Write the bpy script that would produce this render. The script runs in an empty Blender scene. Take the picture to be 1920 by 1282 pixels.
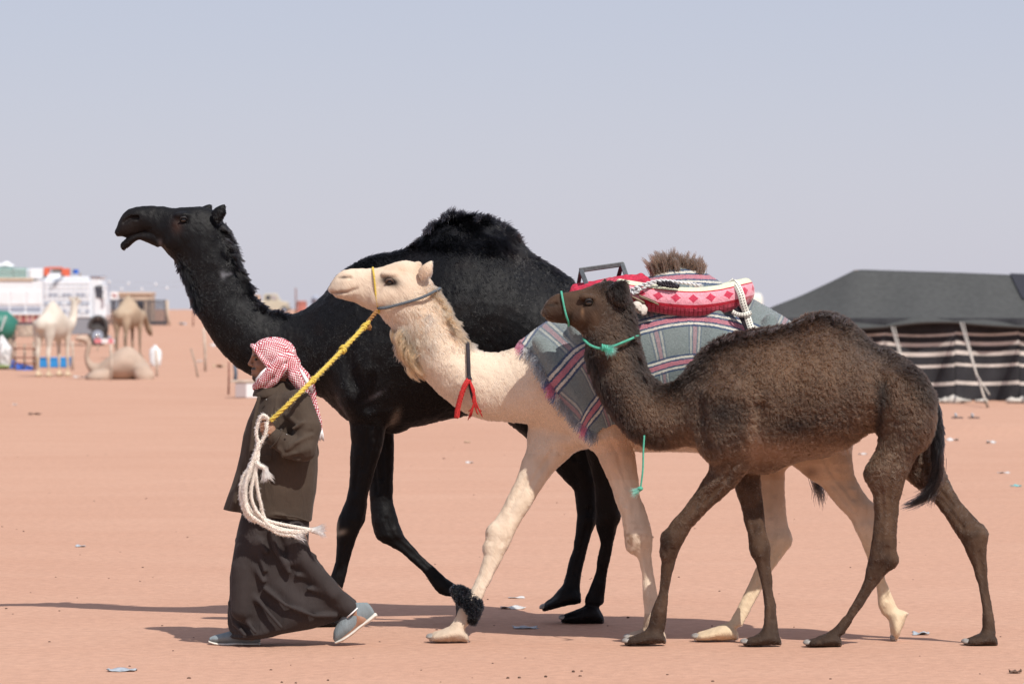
import bpy, bmesh, math, random
import numpy as np
import openvdb as vdb
from mathutils import Vector, Matrix

random.seed(7)
rng = np.random.default_rng(11)
scene = bpy.context.scene
COL = scene.collection

# ------------------------------------------------------------------ camera
FPX = 7200.0            # 135 mm lens on a 36 mm wide frame of 1920 px
CAMZ = 1.87
cam_data = bpy.data.cameras.new("camera")
cam_data.lens = 135.0
cam_data.sensor_width = 36.0
cam_data.clip_start = 0.5
cam_data.clip_end = 20000.0
cam_data.dof.use_dof = True
cam_data.dof.focus_distance = 21.9
cam_data.dof.aperture_fstop = 5.0
cam = bpy.data.objects.new("camera", cam_data)
COL.objects.link(cam)
cam.location = (0, 0, CAMZ)
cam.rotation_euler = (math.radians(90) - math.atan(61 / FPX), 0, 0)
scene.camera = cam

# ------------------------------------------------------------------ light
SUN_DIR = Vector((-0.42, 0.68, -1.0)).normalized()      # the way the light travels
sun_elev = math.asin(-SUN_DIR.z)
sun_az = math.atan2(-SUN_DIR.x, -SUN_DIR.y)              # compass angle of the sun, from +Y towards +X
world = bpy.data.worlds.new("World")
scene.world = world
world.use_nodes = True
wn = world.node_tree.nodes; wl = world.node_tree.links
wn.clear()
w_out = wn.new("ShaderNodeOutputWorld")
w_bg = wn.new("ShaderNodeBackground"); w_bg.inputs["Strength"].default_value = 0.105
w_sky = wn.new("ShaderNodeTexSky"); w_sky.sky_type = 'NISHITA'
w_sky.sun_disc = False
w_sky.sun_elevation = sun_elev
w_sky.sun_rotation = sun_az
w_sky.altitude = 600.0
w_sky.air_density = 1.0
w_sky.dust_density = 1.5
w_sky.ozone_density = 1.0
w_hs = wn.new("ShaderNodeMixRGB"); w_hs.blend_type = 'MIX'; w_hs.inputs[0].default_value = 0.82
# dusty haze veiling the whole sky, a little paler along the horizon all round
w_tc = wn.new("ShaderNodeTexCoord"); w_sp = wn.new("ShaderNodeSeparateXYZ"); w_mr = wn.new("ShaderNodeMapRange")
w_mr.inputs["From Min"].default_value = 0.0; w_mr.inputs["From Max"].default_value = 0.10; w_mr.interpolation_type = 'SMOOTHSTEP'
w_hz = wn.new("ShaderNodeMixRGB"); w_hz.inputs[1].default_value = (6.02, 5.92, 6.90, 1); w_hz.inputs[2].default_value = (5.25, 5.50, 6.76, 1)
wl.new(w_tc.outputs["Generated"], w_sp.inputs[0]); wl.new(w_sp.outputs[2], w_mr.inputs["Value"]); wl.new(w_mr.outputs[0], w_hz.inputs[0]); wl.new(w_hz.outputs[0], w_hs.inputs[2])
wl.new(w_sky.outputs[0], w_hs.inputs[1])
wl.new(w_hs.outputs[0], w_bg.inputs["Color"])
wl.new(w_bg.outputs[0], w_out.inputs["Surface"])
sun_data = bpy.data.lights.new("sun", 'SUN')
sun_data.energy = 4.8
sun_data.angle = math.radians(0.55)
sun_data.color = (1.0, 0.95, 0.88)
sun = bpy.data.objects.new("sun", sun_data)
COL.objects.link(sun)
sun.location = (10, 5, 30)
sun.rotation_euler = SUN_DIR.to_track_quat('-Z', 'Y').to_euler()

scene.view_settings.view_transform = 'Standard'
scene.view_settings.look = 'None'
scene.view_settings.exposure = 0.0
scene.view_settings.gamma = 1.0
scene.cycles.max_bounces = 6
scene.cycles.transparent_max_bounces = 8
scene.cycles.use_denoising = True
try:
    scene.cycles_curves.shape = 'RIBBONS'
    scene.cycles_curves.subdivisions = 2
except Exception:
    pass

# ------------------------------------------------------------------ helpers
def P(x, y, Y):
    """a place seen in the photograph at (x, y), standing Y metres away"""
    return Vector(((x - 960.0) * Y / FPX, Y, CAMZ - (y - 580.0) * Y / FPX))

def ground_Y(y):
    return CAMZ * FPX / (y - 580.0)

def tag(o, label=None, category=None, group=None, kind=None):
    if label: o["label"] = label
    if category: o["category"] = category
    if group: o["group"] = group
    if kind: o["kind"] = kind
    return o

def empty(name, loc):
    o = bpy.data.objects.new(name, None)
    o.empty_display_size = 0.2
    o.location = loc
    COL.objects.link(o)
    return o

def attach(o, parent):
    """parent without moving: parents are unrotated empties"""
    if parent is not None:
        o.parent = parent
        loc = Vector(parent.location)
        if parent.parent is not None:
            loc += Vector(parent.parent.location)
        o.location = Vector(o.location) - loc
    return o

def mesh_obj(name, verts, faces, mat, parent=None, smooth=True):
    me = bpy.data.meshes.new(name)
    me.from_pydata([tuple(v) for v in verts], [], [tuple(f) for f in faces])
    me.update()
    if smooth:
        me.polygons.foreach_set("use_smooth", np.ones(len(me.polygons), dtype=bool))
    if mat is not None:
        me.materials.append(mat)
    o = bpy.data.objects.new(name, me)
    COL.objects.link(o)
    attach(o, parent)
    return o

def np_mesh_obj(name, pts, quads, mat, parent=None, smooth=True):
    me = bpy.data.meshes.new(name)
    n = len(quads); k = quads.shape[1]
    me.vertices.add(len(pts)); me.vertices.foreach_set("co", np.ascontiguousarray(pts, dtype=np.float32).ravel())
    me.loops.add(n * k); me.loops.foreach_set("vertex_index", np.ascontiguousarray(quads, dtype=np.int32).ravel())
    me.polygons.add(n)
    me.polygons.foreach_set("loop_start", np.arange(0, n * k, k, dtype=np.int32))
    try:
        me.polygons.foreach_set("loop_total", np.full(n, k, dtype=np.int32))
    except Exception:
        pass
    me.update(calc_edges=True)
    me.validate()
    me.polygons.foreach_set("use_smooth", np.full(len(me.polygons), smooth, dtype=bool))
    if mat is not None:
        me.materials.append(mat)
    o = bpy.data.objects.new(name, me)
    COL.objects.link(o)
    attach(o, parent)
    return o

class MB:
    """collects simple shapes and links them as one mesh"""
    def __init__(s):
        s.v = []; s.f = []
    def add(s, v, f):
        b = len(s.v); s.v += [Vector(p) for p in v]; s.f += [tuple(i + b for i in q) for q in f]
    def box(s, x0, x1, y0, y1, z0, z1, bev=0.0, rot=None):
        v = [(x, y, z) for x in (x0, x1) for y in (y0, y1) for z in (z0, z1)]
        f = [(0, 1, 3, 2), (4, 6, 7, 5), (0, 4, 5, 1), (2, 3, 7, 6), (0, 2, 6, 4), (1, 5, 7, 3)]
        if bev > 0:
            bm = bmesh.new()
            vs = [bm.verts.new(p) for p in v]
            for q in f: bm.faces.new([vs[i] for i in q])
            bmesh.ops.bevel(bm, geom=bm.edges[:], offset=bev, segments=2, affect='EDGES', profile=0.5)
            bm.verts.index_update()
            v = [p.co.copy() for p in bm.verts]; f = [tuple(q.index for q in fa.verts) for fa in bm.faces]
            bm.free()
        if rot is not None:
            c = Vector(((x0 + x1) / 2, (y0 + y1) / 2, (z0 + z1) / 2))
            v = [c + rot @ (Vector(p) - c) for p in v]
        s.add(v, f); return s
    def tube(s, pts, r, n=8, flat=1.0, closed=False):
        pts = [Vector(p) for p in pts]
        m = len(pts)
        rs = r if hasattr(r, '__len__') else [r] * m
        v = []; f = []
        t0 = (pts[1] - pts[0]).normalized()
        ref = Vector((0, 1, 0)) if abs(t0.y) < 0.9 else Vector((1, 0, 0))
        nrm = (ref - t0 * ref.dot(t0)).normalized()
        for i, p in enumerate(pts):
            if closed:
                t = (pts[(i + 1) % m] - pts[i - 1]).normalized()
            else:
                t = (pts[min(i + 1, m - 1)] - pts[max(i - 1, 0)]).normalized()
            nrm = (nrm - t * nrm.dot(t))
            nrm = nrm.normalized() if nrm.length > 1e-6 else t.orthogonal().normalized()
            bn = t.cross(nrm)
            for k in range(n):
                a = 2 * math.pi * k / n
                v.append(p + nrm * math.cos(a) * rs[i] + bn * math.sin(a) * rs[i] * flat)
        for i in range(m if closed else m - 1):
            j = (i + 1) % m
            for k in range(n):
                k2 = (k + 1) % n
                f.append((i * n + k, i * n + k2, j * n + k2, j * n + k))
        if not closed:
            f.append(tuple(range(n - 1, -1, -1)))
            f.append(tuple((m - 1) * n + k for k in range(n)))
        s.add(v, f); return s
    def ball(s, c, r, seg=16, rings=10, scale=(1, 1, 1)):
        c = Vector(c); v = [c + Vector((0, 0, r * scale[2]))]; f = []
        for i in range(1, rings):
            th = math.pi * i / rings
            for k in range(seg):
                a = 2 * math.pi * k / seg
                v.append(c + Vector((r * scale[0] * math.sin(th) * math.cos(a), r * scale[1] * math.sin(th) * math.sin(a), r * scale[2] * math.cos(th))))
        v.append(c - Vector((0, 0, r * scale[2])))
        for k in range(seg):
            f.append((0, 1 + k, 1 + (k + 1) % seg))
        for i in range(rings - 2):
            for k in range(seg):
                a = 1 + i * seg + k; b = 1 + i * seg + (k + 1) % seg
                f.append((a, a + seg, b + seg, b))
        e = len(v) - 1; b0 = 1 + (rings - 2) * seg
        for k in range(seg):
            f.append((e, b0 + (k + 1) % seg, b0 + k))
        s.add(v, f); return s
    def cyl(s, c0, c1, r0, r1=None, n=16):
        r1 = r0 if r1 is None else r1
        return s.tube([c0, c1], [r0, r1], n)
    def prism(s, outline, y0, y1):
        """outline: list of (x, z), extruded along y"""
        n = len(outline)
        v = [(x, y0, z) for x, z in outline] + [(x, y1, z) for x, z in outline]
        f = [tuple(range(n)), tuple(range(2 * n - 1, n - 1, -1))]
        for i in range(n):
            j = (i + 1) % n
            f.append((i, i + n, j + n, j))
        s.add(v, f); return s
    def build(s, name, mat, parent=None, smooth=False, bevel=0.0):
        o = mesh_obj(name, s.v, s.f, mat, parent, smooth)
        bm = bmesh.new(); bm.from_mesh(o.data)
        bmesh.ops.recalc_face_normals(bm, faces=bm.faces[:])
        bm.to_mesh(o.data); bm.free()
        if bevel > 0:
            m = o.modifiers.new("bevel", 'BEVEL'); m.width = bevel; m.segments = 2; m.limit_method = 'ANGLE'
        return o

def crom(pts, n):
    """smooth curve through points, n samples (numpy rows)"""
    pts = np.asarray(pts, dtype=float)
    m = len(pts)
    d = np.r_[0, np.cumsum(np.maximum(np.linalg.norm(np.diff(pts, axis=0), axis=1), 1e-9) ** 0.5)]
    t = np.linspace(0, d[-1], n)
    tan = np.zeros_like(pts)
    h = np.diff(d)[:, None]
    sl = np.diff(pts, axis=0) / h
    tan[1:-1] = (sl[:-1] * h[1:] + sl[1:] * h[:-1]) / (h[1:] + h[:-1])
    tan[0] = sl[0]; tan[-1] = sl[-1]
    i = np.clip(np.searchsorted(d, t, side='right') - 1, 0, m - 2)
    hh = (d[i + 1] - d[i])[:, None]; u = ((t - d[i]))[:, None] / hh
    h00 = 2 * u**3 - 3 * u**2 + 1; h10 = u**3 - 2 * u**2 + u; h01 = -2 * u**3 + 3 * u**2; h11 = u**3 - u**2
    return h00 * pts[i] + h10 * hh * tan[i] + h01 * pts[i + 1] + h11 * hh * tan[i + 1]

# ------------------------------------------------------------------ materials
def new_mat(name):
    m = bpy.data.materials.new(name); m.use_nodes = True
    nt = m.node_tree; nt.nodes.clear()
    out = nt.nodes.new("ShaderNodeOutputMaterial")
    return m, nt, out

def simple_mat(name, col, rough=0.7, metal=0.0, noise=0.0, scale=30.0, bump=0.0, spec=0.4, coat=0.0, bscale=None):
    m, nt, out = new_mat(name)
    b = nt.nodes.new("ShaderNodeBsdfPrincipled")
    b.inputs["Base Color"].default_value = (*col, 1)
    b.inputs["Roughness"].default_value = rough
    b.inputs["Metallic"].default_value = metal
    b.inputs["Specular IOR Level"].default_value = spec
    if coat: b.inputs["Coat Weight"].default_value = coat
    nt.links.new(b.outputs[0], out.inputs[0])
    if noise > 0 or bump > 0:
        tc = nt.nodes.new("ShaderNodeTexCoord")
        nz = nt.nodes.new("ShaderNodeTexNoise"); nz.inputs["Scale"].default_value = scale; nz.inputs["Detail"].default_value = 6
        nt.links.new(tc.outputs["Object"], nz.inputs["Vector"])
        if noise > 0:
            mr = nt.nodes.new("ShaderNodeMapRange")
            mr.inputs["From Min"].default_value = 0.3; mr.inputs["From Max"].default_value = 0.7
            mr.inputs["To Min"].default_value = 1 - noise; mr.inputs["To Max"].default_value = 1 + noise
            nt.links.new(nz.outputs["Fac"], mr.inputs["Value"])
            mx = nt.nodes.new("ShaderNodeVectorMath"); mx.operation = 'SCALE'
            mx.inputs[0].default_value = col
            nt.links.new(mr.outputs[0], mx.inputs["Scale"])
            nt.links.new(mx.outputs[0], b.inputs["Base Color"])
        if bump > 0:
            n2 = nt.nodes.new("ShaderNodeTexNoise"); n2.inputs["Scale"].default_value = bscale or scale * 2; n2.inputs["Detail"].default_value = 4
            nt.links.new(tc.outputs["Object"], n2.inputs["Vector"])
            bp = nt.nodes.new("ShaderNodeBump"); bp.inputs["Strength"].default_value = bump; bp.inputs["Distance"].default_value = 0.01
            nt.links.new(n2.outputs["Fac"], bp.inputs["Height"])
            nt.links.new(bp.outputs[0], b.inputs["Normal"])
    return m

# ------------------------------------------------------------------ solid shapes through level sets
def loft_mesh(secs, M=36, n=None):
    """secs rows: cx, cy, cz (centre) ; ax, ay, az (half axis) ; w (half width along Y) ; pinch_top ; pinch_bottom"""
    secs = np.asarray(secs, float)
    if n is None: n = max(24, len(secs) * 6)
    S = crom(secs, n)
    C = S[:, 0:3]; A = S[:, 3:6]; W = np.maximum(S[:, 6], 0.004); PT = S[:, 7]; PB = S[:, 8]
    # rounded caps
    def cap(c, cn, a, w, pt, pb, last):
        d = (c - cn); d = d / (np.linalg.norm(d) + 1e-9)
        ext = 0.6 * min(np.linalg.norm(a), w)
        out = []
        for th in (30, 55, 75, 87):
            th = math.radians(th)
            out.append((c + d * ext * math.sin(th), a * math.cos(th), w * math.cos(th), pt, pb))
        return out if last else out[::-1]
    rows = cap(C[0], C[1], A[0], W[0], PT[0], PB[0], False) + [(C[i], A[i], W[i], PT[i], PB[i]) for i in range(n)] + cap(C[-1], C[-2], A[-1], W[-1], PT[-1], PB[-1], True)
    th = np.linspace(0, 2 * np.pi, M, endpoint=False)
    cv = np.cos(th); sv = np.sin(th)
    V = []
    for c, a, w, pt, pb in rows:
        lat = np.where(cv > 0, 1 - pt * cv ** 2, 1 - pb * cv ** 2)
        u = sv * w * lat
        V.append(c[None, :] + cv[:, None] * a[None, :] + u[:, None] * np.array([0, 1.0, 0])[None, :])
    V = np.concatenate(V)
    R = len(rows)
    i = np.arange(R - 1)[:, None] * M; k = np.arange(M)[None, :]; k2 = (k + 1) % M
    Q = np.stack([i + k, i + k2, i + M + k2, i + M + k], -1).reshape(-1, 4)
    V = np.vstack([V, V[:M].mean(0), V[(R - 1) * M:].mean(0)])
    c0 = len(V) - 2; c1 = len(V) - 1
    kk = np.arange(M)
    T = np.vstack([np.stack([np.full(M, c0), (kk + 1) % M, kk], -1),
                   np.stack([np.full(M, c1), (R - 1) * M + kk, (R - 1) * M + (kk + 1) % M], -1)])
    return V, T, Q

def pair_secs(rows, Y):
    """rows: ax, ay, bx, by (photo points of the upper and the lower outline), half width, pinch_top, pinch_bottom"""
    out = []
    for r in rows:
        a = P(r[0], r[1], Y); b = P(r[2], r[3], Y)
        c = (a + b) / 2; h = (a - b) / 2
        out.append([c.x, c.y, c.z, h.x, h.y, h.z, r[4], r[5] if len(r) > 5 else 0.0, r[6] if len(r) > 6 else 0.0])
    return out

def smooth1(a, k):
    w = np.exp(-0.5 * (np.arange(-3 * k, 3 * k + 1) / k) ** 2); w /= w.sum()
    return np.convolve(np.pad(a, 3 * k, mode='edge'), w, mode='valid')

def limb_secs(front, back, Ytop, Ybot, ws=0.85, step=5.0, ymid=None, Ymid=None, wmin=0.02, sm=1):
    f = np.array(front, float); b = np.array(back, float)
    y0 = max(f[0, 1], b[0, 1]); y1 = min(f[-1, 1], b[-1, 1])
    n = int((y1 - y0) / step) + 2
    ys = np.linspace(y0, y1, n)
    fx = np.interp(ys, f[:, 1], f[:, 0]); bx = np.interp(ys, b[:, 1], b[:, 0])
    if sm: fx = smooth1(fx, sm); bx = smooth1(bx, sm)
    mx = (fx + bx) / 2
    sl = np.gradient(mx, ys)
    th = (bx - fx) / np.sqrt(1 + sl ** 2)
    out = []
    for i, y in enumerate(ys):
        t = (y - y0) / (y1 - y0)
        if ymid is None: Y = Ytop + (Ybot - Ytop) * t
        else: Y = np.interp(y, [y0, ymid, y1], [Ytop, Ymid, Ybot])
        a = P(fx[i], y, Y); c = P(bx[i], y, Y)
        m = (a + c) / 2; h = (a - c) / 2
        w = max(0.5 * th[i] * Y / FPX * (ws if not hasattr(ws, '__len__') else np.interp(t, np.linspace(0, 1, len(ws)), ws)), wmin)
        out.append([m.x, m.y, m.z, h.x, h.y, h.z, w, 0, 0])
    return out

class Solid:
    """smooth union / subtraction of shapes on one voxel grid"""
    def __init__(s, lo, hi, vox, band=12):
        s.vox = vox; s.band = band
        s.lo = np.floor(np.asarray(lo) / vox).astype(int); s.hi = np.ceil(np.asarray(hi) / vox).astype(int)
        s.dim = s.hi - s.lo + 1
        s.bg = band * vox
        s.a = np.full(s.dim, s.bg, np.float32)
    def _box(s, lo, hi):
        i0 = np.maximum(np.floor(np.asarray(lo) / s.vox).astype(int) - s.band - 1, s.lo)
        i1 = np.minimum(np.ceil(np.asarray(hi) / s.vox).astype(int) + s.band + 1, s.hi)
        return i0, i1, tuple(slice(a - o, b - o + 1) for a, b, o in zip(i0, i1, s.lo))
    def _apply(s, sl, d, k, mode):
        a = s.a[sl]
        if mode == 'add':
            h = np.maximum(k - np.abs(a - d), 0) / k
            r = np.minimum(a, d) - h * h * k * 0.25
            # where both are far apart keep the plain minimum
            s.a[sl] = r
        else:
            d = -d
            h = np.maximum(k - np.abs(a - d), 0) / k
            s.a[sl] = np.maximum(a, d) + h * h * k * 0.25
    def mesh(s, V, T, Q, k=0.03, mode='add'):
        tr = vdb.createLinearTransform(voxelSize=s.vox)
        g = vdb.FloatGrid.createLevelSetFromPolygons(np.ascontiguousarray(V, dtype=np.float32), triangles=np.ascontiguousarray(T, dtype=np.uint32), quads=np.ascontiguousarray(Q, dtype=np.uint32), transform=tr, halfWidth=float(s.band))
        i0, i1, sl = s._box(V.min(0), V.max(0))
        arr = np.full(i1 - i0 + 1, s.bg, np.float32)
        g.copyToArray(arr, ijk=tuple(int(q) for q in i0))
        s._apply(sl, arr, k, mode)
        return s
    def loft(s, secs, k=0.03, mode='add', M=36, n=None):
        return s.mesh(*loft_mesh(secs, M, n), k=k, mode=mode)
    def _grid(s, i0, i1):
        ax = [np.arange(a, b + 1) * s.vox for a, b in zip(i0, i1)]
        return np.meshgrid(*ax, indexing='ij', sparse=True)
    def ellipsoid(s, c, r, k=0.03, mode='add', R=None):
        c = np.asarray(c, float); r = np.asarray(r, float)
        rm = r.max()
        i0, i1, sl = s._box(c - rm, c + rm)
        X, Y, Z = s._grid(i0, i1)
        X = X - c[0]; Y = Y - c[1]; Z = Z - c[2]
        if R is not None:   # rotation about Y, degrees
            a = math.radians(R); X, Z = X * math.cos(a) + Z * math.sin(a), -X * math.sin(a) + Z * math.cos(a)
        q = np.sqrt((X / r[0]) ** 2 + (Y / r[1]) ** 2 + (Z / r[2]) ** 2)
        g = np.sqrt((X / r[0] ** 2) ** 2 + (Y / r[1] ** 2) ** 2 + (Z / r[2] ** 2) ** 2) + 1e-9
        d = np.where(q < 0.4, (q - 1) * r.min(), q * (q - 1) / g)
        d = np.clip(d, -s.bg, s.bg).astype(np.float32)
        s._apply(sl, d, k, mode); return s
    def capsule(s, pts, rad, k=0.02, mode='add'):
        pts = [np.asarray(p, float) for p in pts]
        rads = rad if hasattr(rad, '__len__') else [rad] * len(pts)
        lo = np.min([p - r for p, r in zip(pts, rads)], 0); hi = np.max([p + r for p, r in zip(pts, rads)], 0)
        i0, i1, sl = s._box(lo, hi)
        X, Y, Z = s._grid(i0, i1)
        best = None
        for (p, q, r0, r1) in zip(pts[:-1], pts[1:], rads[:-1], rads[1:]):
            d = q - p; L = float(d @ d) + 1e-12
            t = np.clip(((X - p[0]) * d[0] + (Y - p[1]) * d[1] + (Z - p[2]) * d[2]) / L, 0, 1)
            dist = np.sqrt((X - p[0] - t * d[0]) ** 2 + (Y - p[1] - t * d[1]) ** 2 + (Z - p[2] - t * d[2]) ** 2) - (r0 + (r1 - r0) * t)
            best = dist if best is None else np.minimum(best, dist)
        s._apply(sl, np.clip(best, -s.bg, s.bg).astype(np.float32), k, mode); return s
    def blur(s, it=1):
        a = s.a
        for _ in range(it):
            for ax in range(3):
                b = a.copy()
                sl0 = [slice(None)] * 3; sl1 = [slice(None)] * 3; sc = [slice(None)] * 3
                sl0[ax] = slice(0, -2); sl1[ax] = slice(2, None); sc[ax] = slice(1, -1)
                b[tuple(sc)] = 0.5 * a[tuple(sc)] + 0.25 * (a[tuple(sl0)] + a[tuple(sl1)])
                a = b
        s.a = a; return s
    def poly(s, iso=0.0):
        g = vdb.FloatGrid(float(s.bg))
        g.copyFromArray(np.ascontiguousarray(s.a), ijk=tuple(int(q) for q in s.lo), tolerance=1e-6)
        g.transform = vdb.createLinearTransform(voxelSize=s.vox)
        p, q = g.convertToQuads(float(iso))
        pass
        return p, q.astype(np.int64)

# ------------------------------------------------------------------ camels
def foot(S, heel, toe, Y, h, W, k=0.03, drop=0.0):
    """broad two-toed camel foot; heel and toe are photo points of the sole"""
    hx, hy = heel; tx, ty = toe
    dx, dy = tx - hx, ty - hy
    L = math.hypot(dx, dy); ux, uy = dx / L, dy / L
    nx, ny = (uy, -ux) if ux < 0 else (-uy, ux)
    if ny > 0 and abs(ny) > 0.3: nx, ny = -nx, -ny
    ts = [0.04, 0.18, 0.35, 0.55, 0.75, 0.90, 0.985]
    hs = [0.58, 0.98, 1.0, 0.84, 0.66, 0.55, 0.42]
    wsx = [0.62, 0.80, 0.9, 1.0, 1.0, 0.86, 0.6]
    rows = []
    for t, hh, ww in zip(ts, hs, wsx):
        bx, by = hx + dx * t, hy + dy * t
        rows.append((bx + nx * h * hh, by + ny * h * hh, bx, by, W * ww, 0.45, -0.06))
    S.loft(pair_secs(rows, Y), k=k)
    # cleft between the toes
    a = P(tx - ux * 2 + nx * h * 0.55, ty - uy * 2 + ny * h * 0.55, Y); b = P(tx - ux * L * 0.33 + nx * h * 0.62, ty - uy * L * 0.33 + ny * h * 0.62, Y)
    c = P(tx + ux * 8, ty + uy * 8, Y)
    S.capsule([c, a, b], [0.008, 0.008, 0.004], k=0.008, mode='sub')
    return (ux, uy, nx, ny, L)

def toenails(parent, heel, toe, Y, h, W, mat):
    hx, hy = heel; tx, ty = toe
    dx, dy = tx - hx, ty - hy
    L = math.hypot(dx, dy); ux, uy = dx / L, dy / L
    nx, ny = (uy, -ux) if ux < 0 else (-uy, ux)
    if ny > 0 and abs(ny) > 0.3: nx, ny = -nx, -ny
    for s in (-1, 1):
        c = P(tx - ux * 3 + nx * h * 0.26, ty - uy * 3 + ny * h * 0.26, Y)
        c.y += s * W * 0.36
        ax = Vector((ux, 0, -uy)).normalized(); up = Vector((nx, 0, -ny)).normalized()
        mb = MB(); mb.ball((0, 0, 0), 1.0, 12, 8)
        for v in mb.v:
            q = Vector(v)
            z = q.z * 0.018 * (1.0 if q.z > 0 else 0.5)
            v[:] = c + ax * (q.x * 0.028 + 0.004) + Vector((0, 1, 0)) * q.y * 0.024 + up * z
        mb.build("toenail", mat, parent, smooth=True)

def pxy(V):
    """photo coordinates of points"""
    return 960 + V[:, 0] / V[:, 1] * FPX, 580 + (CAMZ - V[:, 2]) / V[:, 1] * FPX

def blob(x, y, cx, cy, rx, ry, ang=0.0):
    a = math.radians(ang); dx = x - cx; dy = y - cy
    u = dx * math.cos(a) + dy * math.sin(a); v = -dx * math.sin(a) + dy * math.cos(a)
    return np.exp(-((u / rx) ** 2 + (v / ry) ** 2))

def seg(x, y, pts, r):
    """soft mask along a polyline"""
    d2 = np.full(x.shape, 1e12)
    for (x0, y0), (x1, y1) in zip(pts[:-1], pts[1:]):
        dx, dy = x1 - x0, y1 - y0
        t = np.clip(((x - x0) * dx + (y - y0) * dy) / (dx * dx + dy * dy), 0, 1)
        d2 = np.minimum(d2, (x - x0 - t * dx) ** 2 + (y - y0 - t * dy) ** 2)
    return np.exp(-d2 / r ** 2)

NOISE_TABLES = {}
def vnoise(V, scale, seed=0):
    """cheap smooth value noise on points, -1..1"""
    if seed not in NOISE_TABLES:
        NOISE_TABLES[seed] = np.random.default_rng(seed).uniform(-1, 1, (32, 32, 32)).astype(np.float32)
    tab = NOISE_TABLES[seed]
    q = V * scale; i = np.floor(q).astype(int); f = q - i; f = f * f * (3 - 2 * f)
    out = 0
    for dx in (0, 1):
        for dy in (0, 1):
            for dz in (0, 1):
                w = (f[:, 0] if dx else 1 - f[:, 0]) * (f[:, 1] if dy else 1 - f[:, 1]) * (f[:, 2] if dz else 1 - f[:, 2])
                out = out + w * tab[(i[:, 0] + dx) % 32, (i[:, 1] + dy) % 32, (i[:, 2] + dz) % 32]
    return out

def set_vcol(o, cols, name="col"):
    a = o.data.attributes.new(name, 'FLOAT_COLOR', 'POINT')
    a.data.foreach_set("color", np.c_[cols, np.ones(len(cols))].astype(np.float32).ravel())

def skin_mat(name, rough=0.6, spec=0.3, bump=0.25, sheen=0.0):
    m, nt, out = new_mat(name)
    b = nt.nodes.new("ShaderNodeBsdfPrincipled")
    at = nt.nodes.new("ShaderNodeAttribute"); at.attribute_name = "col"
    nt.links.new(at.outputs["Color"], b.inputs["Base Color"])
    b.inputs["Roughness"].default_value = rough
    b.inputs["Specular IOR Level"].default_value = spec
    if sheen: b.inputs["Sheen Weight"].default_value = sheen
    tc = nt.nodes.new("ShaderNodeTexCoord")
    m1 = nt.nodes.new("ShaderNodeMapping"); m1.inputs["Rotation"].default_value = (0, math.radians(33), 0)
    m2 = nt.nodes.new("ShaderNodeMapping"); m2.inputs["Scale"].default_value = (1.0, 1.0, .12)
    nt.links.new(tc.outputs["Object"], m1.inputs["Vector"]); nt.links.new(m1.outputs[0], m2.inputs["Vector"])
    n2 = nt.nodes.new("ShaderNodeTexNoise"); n2.inputs["Scale"].default_value = 170; n2.inputs["Detail"].default_value = 4
    nt.links.new(m2.outputs[0], n2.inputs["Vector"])
    bp = nt.nodes.new("ShaderNodeBump"); bp.inputs["Strength"].default_value = bump; bp.inputs["Distance"].default_value = 0.008
    nt.links.new(n2.outputs["Fac"], bp.inputs["Height"]); nt.links.new(bp.outputs[0], b.inputs["Normal"])
    nt.links.new(b.outputs[0], out.inputs[0])
    return m

def fur_mat(name, rough=0.35, rrough=0.5, ior=1.45):
    m, nt, out = new_mat(name)
    h = nt.nodes.new("ShaderNodeBsdfHairPrincipled")
    h.model = 'CHIANG'
    h.parametrization = 'COLOR'
    at = nt.nodes.new("ShaderNodeAttribute"); at.attribute_name = "col"
    nt.links.new(at.outputs["Color"], h.inputs["Color"])
    h.inputs["Roughness"].default_value = rough
    h.inputs["IOR"].default_value = ior
    h.inputs["Radial Roughness"].default_value = rrough
    nt.links.new(h.outputs[0], out.inputs[0])
    return m

def sample_surface(pts, quads, n, rg, weight=None):
    a, b, c, d = (pts[quads[:, i]] for i in range(4))
    nr = np.cross(c - a, d - b); ar = np.linalg.norm(nr, axis=1) * 0.5
    nr = nr / (2 * ar[:, None] + 1e-12)
    cen = (a + b + c + d) / 4
    w = ar if weight is None else ar * weight(cen, nr)
    f = rg.choice(len(quads), n, p=w / w.sum())
    u, v = rg.random(n)[:, None], rg.random(n)[:, None]
    p = (a[f] * (1 - u) + b[f] * u) * (1 - v) + (d[f] * (1 - u) + c[f] * u) * v
    return p, nr[f]

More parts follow.
